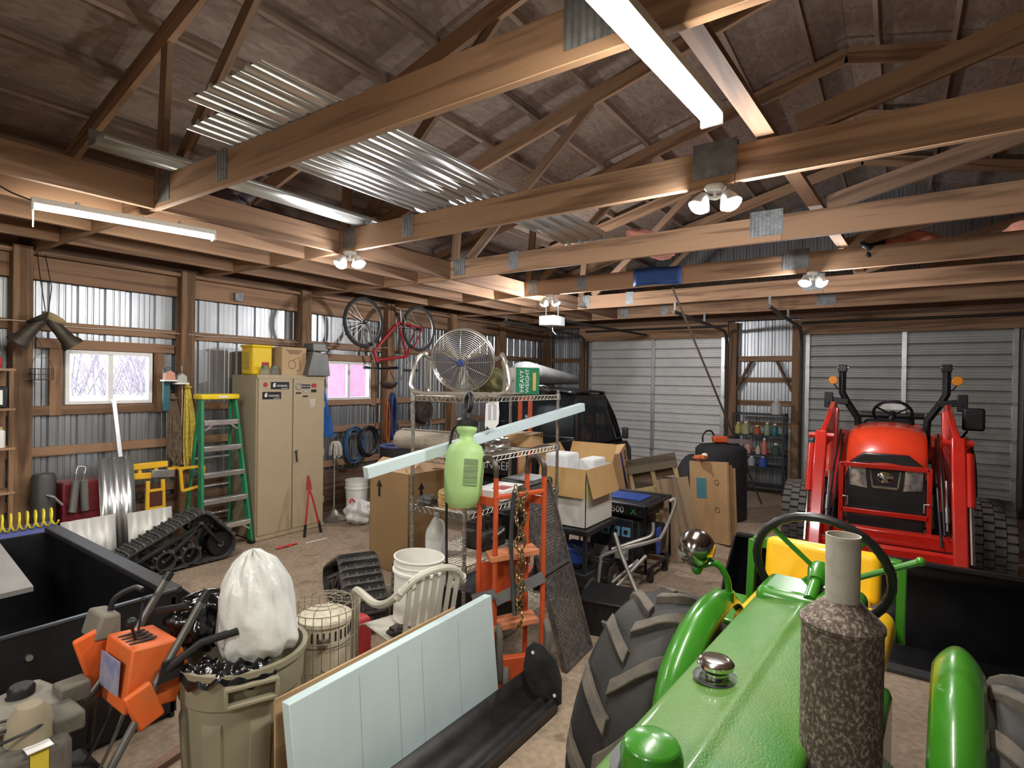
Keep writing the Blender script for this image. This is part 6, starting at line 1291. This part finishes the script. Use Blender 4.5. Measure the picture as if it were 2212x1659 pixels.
# ---- kerosene heater in wire guard
kh = thing('kerosene_heater', 'white slotted kerosene heater inside a round wire guard', 'heater', (-2.55, 1.93, 0)); hm = pm('heater_cream', (.66, .61, .48), .5, 0, var=.08)
MB().lathe([(0, .02), (.13, .02), (.135, .04), (.135, .56), (.145, .565), (.145, .585), (.12, .60), (0, .61)], n=36).build('drum', hm, kh)
MB().lathe([(.14, .0), (.16, .0), (.16, .03), (.13, .035), (0, .035)], n=32).build('base', hm, kh)
for k in range(28):
    a = 2 * PI * k / 28; MB().box((.1365 * math.cos(a), .1365 * math.sin(a), .515), (.004, .008, .05), (0, 0, a)).build('slot', ink, kh)
MB().torus((0, 0, .46), (0, 0, 1), .136, .004, 32, 5).build('band', pm('band_dark', (.2, .18, .14), .5), kh)
gd2 = MB()
for z in (.05, .2, .35, .5, .64): gd2.torus((0, 0, z), (0, 0, 1), .178, .0028, 36, 5)
for r in (.14, .09, .045): gd2.torus((0, 0, .665), (0, 0, 1), r, .0028, 30, 5)
for k in range(26):
    a = 2 * PI * k / 26; c, s = math.cos(a), math.sin(a); gd2.tube([(.178 * c, .178 * s, .0), (.178 * c, .178 * s, .63), (.165 * c, .165 * s, .66), (.045 * c, .045 * s, .668)] if k % 2 == 0 else [(.178 * c, .178 * s, .0), (.178 * c, .178 * s, .64)], .0022, 5)
go = gd2.build('wire_guard', pm('guard_wire', (.30, .26, .20), .5, .6), kh); go['kind'] = 'stuff'
MB().tube(arc((0, .0, .44), .19, PI * .15, PI * .85, 14, (.6, -.8, 0), (.3, .2, -.8)), .004, 6).build('carry_bail', steel, kh); MB().box((.11, -.09, .50), (.05, .04, .03)).build('latch', steel, kh)
# ---- white plastic chair with bucket
chm_ = pm('chair_white', (.58, .56, .48), .5, 0, col2=(.46, .43, .36), amt=.6, scale=6)
cr_ = thing('plastic_chair', 'dirty white moulded plastic armchair behind the foam board', 'chair', (-2.36, 2.38, 0), math.radians(165))
# local: faces +x
MB().grid(lambda u, v: V(-.20 + .42 * v, (-.21 + .42 * u) * (1 - .08 * (1 - v)), .42 - .02 * math.sin(PI * u) * math.sin(PI * v) + .01 * v - .03 * max(0, v - .85) / .15), 10, 10).build('seat', chm_, cr_, solid=.008)
for s in (-1, 1):
    for x_, z1_ in ((.20, .62), (-.22, .62)):
        MB().bar((x_ + (.03 if x_ > 0 else -.05), s * .26, .0), (x_, s * .235, z1_ if x_ > 0 else .44), .045, .03, (1, 0, 0)).build('leg', chm_, cr_, bevel=.008)
    MB().tube(smooth_path([(.21, s * .245, .60), (.16, s * .25, .635), (-.05, s * .25, .625), (-.17, s * .235, .66), (-.26, s * .20, .74)]), .022, 8).build('armrest', chm_, cr_)
MB().tube(smooth_path([(-.24, -.22, .70), (-.285, -.13, .80), (-.295, 0, .83), (-.285, .13, .80), (-.24, .22, .70)]), .020, 8).build('top_rail', chm_, cr_)
for k in range(7):
    y_ = -.15 + .05 * k; MB().bar((-.205, y_, .43), (-.285, y_ * 1.05, .80), .028, .008, (1, 0, 0)).build('back_slat', chm_, cr_)
pl2 = pail('white_bucket', 'white five gallon bucket standing on the plastic chair', (-2.40, 2.47, .427), .148, .375, rot=(.04, .05, 1.2))
tag(bag('chain_pile', pm('chain_dark', (.06, .05, .045), .5, .6), None, (0, 0, .025), (.05, .05, .03), 77, .8, loc=(-2.30, 2.24, .427)), 'small dark heap of chain on the plastic chair seat', 'chain')
rg = thing('gas_can', 'red plastic gas can on the floor beside the plastic chair', 'gas can', (-3.02, 2.42, 0)); rgm = pm('can_red', (.48, .04, .04), .5); rbox('can', rgm, rg, (0, 0, .14), (.26, .34, .28), .05, seg=3); MB().tube([(.0, -.1, .30), (.0, .1, .30)], .018, 8).build('handle', rgm, rg); MB().cyl((0, .11, .27), (0, .11, .33), .03, 14).build('cap', black, rg)
# second and third rubber tracks
track_unit('black rubber snow track unit on the floor beside the tall carton', (-3.62, 3.02, 0), math.radians(-118), [(-.45, .12, .09), (-.15, .11, .075), (.08, .11, .075), (.36, .14, .11), (.10, .34, .10)], .32)
track_unit('black rubber snow track unit between the plastic chair and the carton', (-3.32, 3.36, 0), math.radians(-135), [(-.38, .12, .09), (-.1, .11, .075), (.30, .13, .10), (.06, .26, .09)], .30)
# =================================================================== side-by-side vehicle
uv = thing('utility_vehicle', 'black side-by-side utility vehicle with cargo bed facing the overhead door', 'vehicle', (-4.25, 7.1, 0)); ub = pm('utv_black', (.010, .010, .011), .3, 0, var=.3, coat=.3); um = pm('utv_matte', (.02, .02, .021), .6)
tint = pm('utv_glass', (.05, .055, .06), .05, 0, spec=.6, alpha=.75, var=.1)
rbox('chassis', um, uv, (0, .1, .50), (1.20, 2.7, .30), .05)
# cargo bed
for nm, a, b in (('bed_floor', (-.70, -1.38, .78), (.70, -.42, .82)), ('bed_side', (-.72, -1.38, .78), (-.66, -.42, 1.10)), ('bed_side', (.66, -1.38, .78), (.72, -.42, 1.10)), ('bed_front', (-.70, -.48, .78), (.70, -.42, 1.12)), ('tailgate', (-.70, -1.42, .68), (.70, -1.37, 1.10))):
    o = MB().span(a, b).build(nm, ub, uv, bevel=.012)
    if nm == 'tailgate': text('tailgate_text', 'RANGER', .15, pm('text_grey', (.45, .45, .44), .5), o, (.05, -1.423, .80), (PI / 2, 0, 0))
rbox('rear_bumper', um, uv, (0, -1.36, .52), (1.1, .10, .12), .03)
# cab: pillars, roof, glass, doors
for s in (-1, 1):
    MB().tube(smooth_path([(s * .70, -.38, .85), (s * .68, -.36, 1.45), (s * .63, -.30, 1.70)]), .035, 8).build('rear_pillar', ub, uv)
    MB().tube(smooth_path([(s * .72, 1.00, .95), (s * .69, .78, 1.35), (s * .63, .50, 1.70)]), .042, 8).build('windshield_pillar', ub, uv)
    MB().tube([(s * .70, .18, .85), (s * .64, .16, 1.70)], .032, 8).build('mid_pillar', ub, uv)
    MB().prism([(-.36, .50), (.98, .50), (.98, .95), (-.36, .98)], .05, (s * .70 - .025, 0, 0), (0, 1, 0), (0, 0, 1)).build('door', ub, uv, bevel=.02)
    MB().prism([(-.36, .98), (.95, .97), (.53, 1.68), (-.30, 1.68)], .006, (s * .675, 0, 0), (0, 1, 0), (0, 0, 1)).build('side_glass', tint, uv)
    mi = MB().box((s * .86, .86, 1.10), (.10, .06, .17)).build('mirror', um, uv, bevel=.025); MB().tube([(s * .72, .84, 1.0), (s * .82, .86, 1.04)], .014, 8).build('mirror_arm', um, mi)
    MB().prism([(.98, .45), (1.50, .45), (1.46, .80), (1.30, .94), (.98, .97)], .03, (s * .70 - .015, 0, 0), (0, 1, 0), (0, 0, 1)).build('front_fender', ub, uv, bevel=.01)
    for y_ in (-.95, 1.02):
        wh = bpy.data.objects.new('wheel', None); COL.objects.link(wh); wh.parent = uv; wh.location = (s * .62, y_, .34)
        MB().lathe([(.18, -.11), (.29, -.13), (.335, -.10), (.34, 0), (.335, .10), (.29, .13), (.18, .11)], (0, 0, 0), (1, 0, 0), 30).build('tire', rubber, wh); MB().lathe([(0, s * .06), (.08, s * .07), (.18, s * .04)], (0, 0, 0), (1, 0, 0), 24).build('rim', um, wh)
MB().grid(lambda u, v: V(-.66 + 1.32 * u, -.42 + 1.0 * v, 1.71 + .04 * math.sin(PI * u) + .02 * math.sin(PI * v)), 14, 8).build('roof', ub, uv, solid=.03)
MB().add([(-.66, .98, .97), (.66, .98, .97), (.60, .52, 1.69), (-.60, .52, 1.69)], [(0, 1, 2, 3)]).build('windshield', tint, uv, solid=.006); MB().add([(-.66, -.38, .98), (.66, -.38, .98), (.60, -.32, 1.69), (-.60, -.32, 1.69)], [(0, 1, 2, 3)]).build('rear_glass', tint, uv, solid=.006)
MB().prism([(.95, .60), (1.52, .60), (1.50, .82), (1.36, .92), (.95, .99)], 1.36, (-.68, 0, 0), (0, 1, 0), (0, 0, 1)).build('hood', ub, uv, bevel=.03)
for x_ in (-.33, .33): MB().box((x_, .10, 1.08), (.5, .14, .55), (-.15, 0, 0)).box((x_, .30, .80), (.5, .5, .16)).build('seat', um, uv, bevel=.04)
MB().torus((-.33, .66, 1.15), (0, -.7, .7), .17, .015, 28, 7).build('steering_wheel', black, uv)
gb = thing('tarp_bundle', 'long grey tarp bundle lying on the roof of the black vehicle', 'bundle', (-4.25, 7.1, 1.80)); MB().grid(lambda u, v: V(.05 + .24 * min(1, (v * 9) ** .5) * (1 - v) ** .6 * math.cos(2 * PI * u), -.95 + 1.85 * v, .19 * (1 - .55 * v) + (.18 - .12 * v) * min(1, (v * 9) ** .5) * math.sin(2 * PI * u)), 20, 14, wrapu=True).build('bundle', pm('tarp_grey', (.16, .16, .155), .8, 0, var=.2, bump=.4, bscale=8), gb, ang=70)
# orange uprights behind the shelf
ou = thing('orange_stand', 'orange twin upright steel stand behind the wire shelf', 'stand', (-3.05, 4.66, 0), .5); om = pm('stand_orange', (.50, .085, .03), .5, 0, var=.2)
for s in (-1, 1): MB().bar((s * .05, 0, .06), (s * .05, 0, 1.74), .04, .05, (0, 1, 0)).build('upright', om, ou, bevel=.004); MB().bar((s * .05, -.3, .03), (s * .25, .3, .03), .06, .06).build('foot', om, ou, bevel=.006)
MB().bar((-.05, 0, 1.70), (.05, 0, 1.70), .05, .05).bar((-.05, 0, .9), (.05, 0, .9), .04, .05).build('tie_bar', om, ou); MB().box((-.02, -.035, 1.0), (.07, .02, .3)).build('carriage', card, ou)
# =================================================================== bicycle hanging upside down
bi = thing('bicycle', 'red and black mountain bike hanging upside down from the joists', 'bicycle', (-5.86, 5.0, 2.62)); brd = pm('bike_red', (.30, .012, .02), .35, coat=.5)
def bwheel(y, z, name):
    w = bpy.data.objects.new(name, None); COL.objects.link(w); w.parent = bi; w.location = (0, y, z)
    MB().torus((0, 0, 0), (1, 0, 0), .315, .024, 48, 8).build('tire', rubber, w); MB().torus((0, 0, 0), (1, 0, 0), .288, .010, 44, 6).build('rim', pm('rim_alu', (.4, .4, .4), .35, .8), w)
    sk = MB()
    for k in range(28): a = 2 * PI * k / 28; sk.tube([(.02 * (-1) ** k, .02 * math.cos(a + .4), .02 * math.sin(a + .4)), (0, .288 * math.cos(a), .288 * math.sin(a))], .0013, 3)
    so = sk.build('spokes', steel, w); so['kind'] = 'stuff'
    MB().cyl((-.04, 0, 0), (.04, 0, 0), .025, 12).build('hub', blackm, w); return w
bwheel(0, 0, 'front_wheel'); rwh = bwheel(1.04, .0, 'rear_wheel')
bb_ = (0, .62, .06); hd0, hd1 = (0, .18, -.38), (0, .22, -.50); stp = (0, .80, -.42); ra = (0, 1.04, 0)
for nm, a, b, r in (('down_tube', hd0, bb_, .024), ('top_tube', hd1, stp, .021), ('seat_tube', bb_, stp, .019), ('head_tube', (0, .17, -.36), (0, .225, -.52), .025)): MB().tube([a, b], r, 10).build(nm, brd, bi)
for s in (-1, 1):
    MB().tube([bb_, (s * .06, .82, .03), (s * .065, 1.04, 0)], .012, 8).tube([stp, (s * .06, .90, -.26), (s * .065, 1.04, 0)], .010, 8).build('stays', brd, bi)
    MB().tube([(s * .06, 0, 0), (s * .06, .10, -.22), (s * .05, .15, -.34)], .016, 8).build('fork_leg', pm('fork_silver', (.35, .35, .34), .3, .7), bi)
MB().tube([(0, .225, -.52), (0, .26, -.60)], .016, 8).build('stem', blackm, bi); MB().tube([(-.32, .30, -.60), (-.1, .26, -.61), (.1, .26, -.61), (.32, .30, -.60)], .014, 8).build('handlebar', blackm, bi)
for s in (-1, 1): MB().tube([(s * .23, .29, -.602), (s * .34, .305, -.60)], .019, 8).build('grip', black, bi); MB().tube([(s * .2, .29, -.59), (s * .24, .20, -.57)], .006, 6).build('brake_lever', blackm, bi)
MB().tube([stp, (0, .86, -.60)], .013, 8).build('seat_post', steel, bi); MB().prism([(-.14, -.03), (-.10, -.07), (.10, -.02), (.14, .0), (.10, .02), (-.10, .07), (-.14, .03)], .035, (0, .86, -.64), (0, -1, 0), (1, 0, 0)).build('saddle', black, bi, bevel=.012)
cr3 = MB().torus((.05, .62, .06), (1, 0, 0), .085, .006, 26, 5).build('chainring', steel, bi); MB().tube([(.06, .62, .06), (.08, .58, .22)], .011, 8).build('crank', steel, cr3); MB().tube([(-.06, .62, .06), (-.08, .66, -.10)], .011, 8).build('crank', steel, cr3)
MB().tube(smooth_path([(.05, .62, .145), (.05, .85, .09), (.05, 1.04, .05), (.05, 1.09, 0), (.05, 1.04, -.045), (.05, .85, -.02), (.05, .62, -.025)]), .005, 5).build('chain', blackm, bi)
for y_ in (0, 1.04): MB().tube([(0, y_, .32), (0, y_ + .03, .37), (0, y_, .38), (0, y_ - .03, .36)], .008, 6).build('hook', blackm, bi)
hm_ = thing('bike_helmet', 'dark helmet hanging from the bike handlebar before the window', 'helmet', (-5.66, 5.27, 1.78)); MB().grid(lambda u, v: V(.10 * math.cos(2 * PI * u) * math.cos(v * PI / 2), .13 * math.sin(2 * PI * u) * math.cos(v * PI / 2), -.09 * math.sin(v * PI / 2) + .05), 22, 8, wrapu=True).build('shell', pm('helmet_dark', (.05, .035, .03), .5, var=.4), hm_, solid=.012); MB().tube([(0, -.11, .05), (0, 0, .235), (0, .11, .05)], .005, 6).build('strap', black, hm_)
# =================================================================== hoses, barrel, pole, hub on the left wall past the cabinet
def coil(name, label, loc, mat, R, n, r, seed, squash=1.0, cat='hose'):
    rn = random.Random(seed); pts = []
    for i in range(n * 20):
        a = 2 * PI * i / 20; k = R * (1 + .10 * math.sin(i * .11 + seed)); pts.append((.03 + .03 * math.sin(i * .23), k * math.sin(a) + .01 * rn.random(), k * squash * math.cos(a) - R * squash))
    return tag(MB().tube(pts, r, 6).build(name, mat, loc=loc), label, cat)
coil('hose_coil', 'coil of blue hose hanging on the wall past the window', (-6.44, 5.30, 1.16), pm('hose_blue', (.04, .10, .20), .5, var=.2), .16, 7, .014, 1, 1.5)
coil('hose_coil', 'coil of black hose hanging beside the blue hose', (-6.38, 5.52, 1.16), pm('hose_black', (.015, .015, .017), .45), .17, 7, .015, 2, 1.2)
coil('hose_coil', 'narrow hank of dark blue hose on the post beside the bicycle', (-6.40, 6.02, 1.62), pm('hose_navy', (.03, .05, .16), .5), .055, 10, .012, 3, 6.0)
coil('cord_coil', 'orange extension cord hanging beside the dark blue hose', (-6.40, 5.90, 1.55), pm('cord_orange', (.35, .10, .03), .6), .035, 6, .007, 4, 9.0, 'cord')
br_ = thing('trash_barrel', 'dark round barrel with blue rim by the wall hoses', 'barrel', (-5.62, 5.42, 0)); MB().lathe([(0, 0), (.19, 0), (.20, .02), (.235, .95), (.225, .95), (.19, .03), (0, .03)], n=32).build('barrel', pm('barrel_dark', (.03, .027, .028), .5), br_); MB().torus((0, 0, .955), (0, 0, 1), .235, .016, 36, 8).build('rim', pm('rim_blue', (.07, .10, .28), .5), br_)
hb_ = thing('fan_guard', 'round dark brown wheel rim hanging on the wall behind the shelf', 'wheel', (-6.48, 6.80, 1.34)); MB().lathe([(.0, .03), (.06, .04), (.10, .02), (.17, .02), (.19, .05), (.20, .02), (.20, -.03)], (0, 0, 0), (1, 0, 0), 32).build('disc', pm('rim_brown', (.05, .035, .025), .7, var=.4), hb_, solid=.006); MB().tube([(.0, 0, .19), (-.05, 0, .21)], .008, 6).build('nail', steel, hb_)
for i, (y_, h_, m_, lb) in enumerate(((6.30, 1.15, pm('handle_wood', (.20, .14, .08), .7), 'wooden tool handle leaning on the wall behind the barrel'), (7.02, 1.35, pm('pipe_blue', (.22, .26, .35), .5), 'slim pale blue pipe leaning on the wall behind the shelf'))): tag(MB().tube([(.12, 0, 0), (0, 0, h_)], .016, 8).build(('wooden_pole', 'slim_pipe')[i], m_, loc=(-6.53, y_, 0)), lb, 'pole')
# =================================================================== roof storage, opener and hung things
# opener with rail
op = thing('door_opener', 'grey garage door opener hanging from the trusses', 'door opener', (-4.05, 6.85, 2.66)); rbox('motor_head', pm('opener_grey', (.42, .45, .46), .4, .2), op, (0, 0, .06), (.26, .30, .14), .015); rbox('light_cover', pm('opener_lens', (.55, .60, .62), .25), op, (0, -.16, .05), (.20, .04, .11), .012)
MB().bar((0, .1, .10), (0, 3.62, .13), .03, .04).build('rail', pm('rail_dark', (.05, .045, .04), .5, .5), op)
for x_ in (-.1, .1): MB().bar((x_, 0, .13), (x_, .0, .33), .025, .003).bar((x_, 0, .33), (x_, .90, .34), .03, .012).build('hanger', galvd, op)
MB().tube(smooth_path([(.04, -.05, -.01), (.05, -.06, -.08), (.09, -.04, -.13)]), .005, 6).build('cord', pm('cord_tan', (.45, .36, .27), .9), op)
# blue plastic hung on the fourth truss, insulation, dark bag
bt = tag(MB().grid(lambda u, v: V(.56 * u, -.008 * math.sin(9 * u), -.20 * v + .01 * math.sin(5 * u)), 12, 4).build('blue_tarp', pm('tarp_strong', (.02, .07, .25), .5, var=.15), loc=(-2.56, 6.19, 3.19), solid=.01), 'blue plastic sheet draped over a roof truss', 'tarp')
pink = pm('insulation_pink', (.62, .27, .20), .95, var=.15, bump=.6, bscale=20)
for lb, loc, r in (('pink insulation roll on the trusses above the blue sheet', (-2.10, 5.55, 3.19), (.14, .55, .10)), ('pink insulation roll on the trusses behind the dark bag', (-.02, 6.95, 3.19), (.34, .62, .10)), ('pink insulation roll on the trusses over the red tractor', (1.2, 6.95, 3.19), (.45, .62, .10))):
    o = bag('insulation_roll', pink, None, (0, 0, r[2]), r, int(loc[0] * 10) + 50, .2, loc=loc); tag(o, lb, 'insulation')
db = bag('dark_bag', black, None, (0, 0, .0), (.16, .14, .13), 91, .6, loc=(-.28, 6.36, 3.16)); tag(db, 'dark plastic bag hanging at a truss before the pink insulation', 'bag')
# sheet metal on the chords
def roof_sheet(lb, x0, x1, y0, y1, z, sag=.0):
    prof = []; w = x1 - x0; n = 4
    for k in range(n): a = w * k / n; prof += [(a, 0), (a + .02, 0), (a + .035, .022), (a + .055, .022), (a + .07, 0), (a + .12, 0), (a + .125, .005), (a + .135, .005), (a + .14, 0)]
    prof.append((w, 0))
    return tag(MB().sweep([(p[0], p[1]) for p in prof], (0, 0, 0), (1, 0, 0), (0, 0, 1), (0, 1, 0), y1 - y0).build('roofing_sheet', pm('sheet_bright', (.60, .62, .62), .34, .75, var=.12, scale=2), loc=(x0, y0, z), solid=.001, ang=20), lb, 'sheet metal')
roof_sheet('ribbed bright roofing sheet lying across the first two truss chords', -2.80, -2.18, 1.31, 3.40, 3.192); roof_sheet('ribbed roofing sheet lying lower beside the bright sheet on the chords', -3.14, -2.83, 1.46, 3.45, 3.192); roof_sheet('short ribbed roofing sheet lying between the second and third truss', -2.66, -2.14, 3.10 + .42, 4.85, 3.192)
tr_ = tag(MB().sweep([(0, .11), (0, .0), (.10, .0), (.12, .03), (.22, .03), (.22, .0)], (0, 0, 0), (1, 0, 0), (0, 0, 1), (0, 1, 0), 2.2).build('metal_trim', pm('trim_pale', (.52, .53, .51), .4, .6), loc=(-3.86, 1.26, 3.19), solid=.002, ang=20), 'long bent metal trim lying on the chords beside the roofing sheets', 'metal trim')
# loft clutter: barrel, dark bags
lbr = thing('loft_drum', 'grey round drum standing in the loft over the left wall', 'drum', (-4.62, .62, 3.19)); MB().lathe([(0, 0), (.25, 0), (.26, .02), (.26, .30), (.268, .31), (.26, .32), (.26, .60), (.268, .62), (.24, .64), (0, .66)], n=36).build('drum', pm('drum_grey', (.22, .21, .20), .5, .3), lbr)
for k, (x_, y_) in enumerate(((-4.5, 2.3), (-4.9, 2.7), (-4.6, 3.9), (-5.0, 4.3))):
    o = bag('loft_bag', pm('loft_dark_%d' % (k % 2), ((.05, .03, .035), (.02, .024, .022))[k % 2], .6, var=.5, scale=8), None, (0, 0, .10), (.30, .24, .12), 100 + k, .5, loc=(x_, y_, 3.19 + .016 * (k > 1))); tag(o, ['maroon bundle stored in the loft behind the first truss', 'dark green bundle stored in the loft behind the maroon one', 'maroon bundle stored in the loft behind the second truss', 'dark green bundle stored in the loft behind the second truss'][k], 'bundle')
# dark hoses looped at the right roof edge
tag(MB().torus((0, 0, 0), (.3, 1, .1), .34, .045, 36, 8).build('inner_tube', rubber, loc=(1.05, 3.36, 3.60)), 'black inner tube hanging from a web over the red tractor bay', 'tube')
# =================================================================== outdoors
rn = random.Random(11)
birch = pm('birch_bark', (.45, .42, .42), .8, 0, col2=(.12, .10, .11), amt=.64, scale=6); bushm = pm('bare_brush', (.26, .22, .26), .9, var=.3)
for k in range(12):
    x_ = -17 - 2.6 * (k % 4); y_ = 4.2 + 1.05 * k + .3 * rn.random(); h_ = 5 + 3 * rn.random(); lean = .5 * (rn.random() - .5)
    t = thing('birch_tree', 'bare pale birch tree standing outside beyond the windows', 'tree', (x_, y_, -.2 + 1.15 * (-9 - x_) / 17), 0, 'birches outside the windows')
    MB().tube(smooth_path([(0, 0, 0), (.1 * lean, lean * .3, h_ * .4), (0, lean, h_)]), [.10, .07, .02][0] * (.6 + .5 * rn.random()), 8).build('trunk', birch, t)
    b = MB()
    for j in range(14):
        z = h_ * (.25 + .7 * rn.random()); a = rn.random() * 2 * PI; l = .6 + rn.random(); b.tube([(0, lean * z / h_, z), (l * math.cos(a) * .6, lean * z / h_ + l * math.sin(a) * .6, z + .4), (l * math.cos(a), lean * z / h_ + l * math.sin(a), z + .5 + .4 * rn.random())], .018, 4)
    bo = b.build('branches', bushm, t); bo['kind'] = 'stuff'
br2 = MB()
for k in range(700):
    x_ = -27 - 8 * rn.random(); y_ = 2 + 34 * rn.random(); a = rn.random() * 6; l = .6 + 1.6 * rn.random(); br2.tube([(x_, y_, .9), (x_ + .3 * math.cos(a), y_ + .5 * math.sin(a), l * .9 + .9), (x_ + .7 * math.cos(a), y_ + 1.0 * math.sin(a), 1.7 * l + 1)], .035, 3)
bo = br2.build('brush', bushm); bo['kind'] = 'stuff'; bo['label'] = 'tangled bare brush at the edge of the lawn outside'; bo['category'] = 'brush'
mw = thing('maroon_shed', 'maroon clad shed wall outside behind the hanging bicycle', 'shed', (-12.5, 10.4, -.2)); MB().span((-1.5, -1.6, 0), (1.5, 1.2, 2.9)).build('walls', pm('shed_maroon', (.30, .15, .22), .7, var=.1), mw); MB().prism([(-1.9, 2.85), (1.5, 2.85), (-.2, 3.7)], 3.4, (-1.7, 0, 0), (0, 1, 0), (0, 0, 1)).build('roof', pm('shed_roof', (.35, .35, .36), .6), mw)
# =================================================================== lamps
lens_warm = pm('tube_diffuser', (1, .95, .85), .5, emit=(1, .93, .80), es=75)
lens_cool = pm('flood_lens', (1, 1, 1), .3, emit=(1, .96, .88), es=90)
fix_white = pm('fixture_white', (.75, .74, .70), .4, 0, var=.04)
def area(name, parent, loc, rot, sx, sy, watts, col):
    ld = bpy.data.lights.new(name, 'AREA'); ld.shape = 'RECTANGLE'; ld.size = sx; ld.size_y = sy; ld.energy = watts; ld.color = col
    o = bpy.data.objects.new(name, ld); COL.objects.link(o); o.parent = parent; o.location = loc; o.rotation_euler = rot; return o
def tube_light(label, a, b, w=.075, watts=TUBE_W):
    a, b = V(*a), V(*b); d = b - a; L = d.length; rz = math.atan2(d.y, d.x)
    t = thing('shop_light', label, 'light', (a + b) / 2, rz, 'linear shop lights')
    MB().box((0, 0, .018), (L, w, .036)).build('housing', fix_white, t, bevel=.004)
    MB().lathe([(w * .46, -L / 2 + .01), (w * .46, L / 2 - .01)], (0, 0, -.001), (1, 0, 0), 16, PI / 2 + 0, PI * 1.5).build('diffuser', lens_warm, t) if False else None
    n = 8; prof = [(math.cos(PI * i / n) * w * .47, -math.sin(PI * i / n) * w * .40) for i in range(n + 1)]
    dm = MB().sweep(prof, (-L / 2 + .012, 0, 0), (0, 1, 0), (0, 0, 1), (1, 0, 0), L - .024).build('diffuser', lens_warm, t)
    for s in (-1, 1):
        MB().box((s * (L / 2 - .006), 0, -.012), (.014, w * 1.02, .05)).build('end_cap', fix_white, t, bevel=.003)
        MB().tube([(s * L * .28, 0, .036), (s * L * .28, 0, .06)], .012, 8).build('mount', steel, t)
    area('shop_light_glow', t, (0, 0, -w * .45), (0, 0, 0), L * .96, w * .9, watts, (1, .97, .92))
    return t
l1 = tube_light('linear LED shop light under the loft joists at the left wall end', (-4.35, 1.13, 2.91), (-4.16, 2.14, 2.91))
MB().tube([(-.5, .05, 0), (-.5, .05, -.13)], .004, 6).build('pull_cord', white, l1)
MB().tube(smooth_path([(-.51, 0, .02), (-.60, .02, .05), (-.70, .05, .10), (-.74, .06, .02), (-.82, .08, .0), (-.95, .10, .07)]), .005, 6).build('power_cord', black, l1)
tube_light('linear LED shop light beside the spliced truss plate above the green tractor', (-.68, .98, 2.90), (-.60, 2.20, 2.90), .085)
def flood(label, loc, rz, cols=(.98, .98, 1), watts=FLOOD_W, down=False):
    t = thing('flood_light', label, 'light', loc, rz, 'twin head flood lights')
    MB().lathe([(0, 0), (.055, 0), (.06, -.012), (.045, -.03), (0, -.03)], n=20).build('canopy', fix_white, t)
    MB().tube([(0, 0, -.03), (0, 0, -.075)], .012, 8).build('stem', fix_white, t)
    for s in (-1, 1):
        hd = MB(); ax = V(s * .35, -.25, -.9).normalized(); c = V(s * .075, 0, -.085)
        hd.lathe([(0, -.05), (.025, -.05), (.035, -.03), (.055, .02), (.06, .03)], c, ax, 20)
        hd.tube([(0, 0, -.07), tuple(c - ax * .04)], .01, 8)
        h = hd.build('lamp_head', fix_white, t, solid=.003)
        MB().lathe([(0, .062), (.025, .058), (.045, .045), (.056, .026)], c, ax, 20).build('lens', lens_cool, h)
        ld = bpy.data.lights.new('flood_glow', 'POINT'); ld.shadow_soft_size = .03; ld.energy = watts; ld.color = cols
        o = bpy.data.objects.new('flood_glow', ld); COL.objects.link(o); o.parent = t; o.location = c + ax * .105; o.rotation_euler = (-ax).to_track_quat('Z', 'Y').to_euler()
    return t
flood('twin head flood light glowing under the second truss beside the gusset plate', (-.86, 3.23, 2.986), .2, watts=26)
flood('twin head flood light glowing under the loft above the tan cabinet', (-3.98, 3.23, 2.986), .5, watts=13)
flood('small twin head flood light above the door opener', (-3.72, 6.23, 2.986), PI + .2, watts=46)
flood('small twin head flood light before the red tractor bay', (-.70, 6.23, 2.986), .6, watts=20)
tube_light('added linear LED shop light out of view over the open floor towards the near end wall', (-2.6, -2.2, 2.90), (-2.5, -.98, 2.90), .085, 35)  # unseen fixture added behind the camera to light the near beams
tube_light('added linear LED shop light out of view in front of the green tractor nose', (-.5, -2.4, 2.90), (-.4, -1.18, 2.90), .085, 25)  # second added fixture out of view, more light on near chord faces
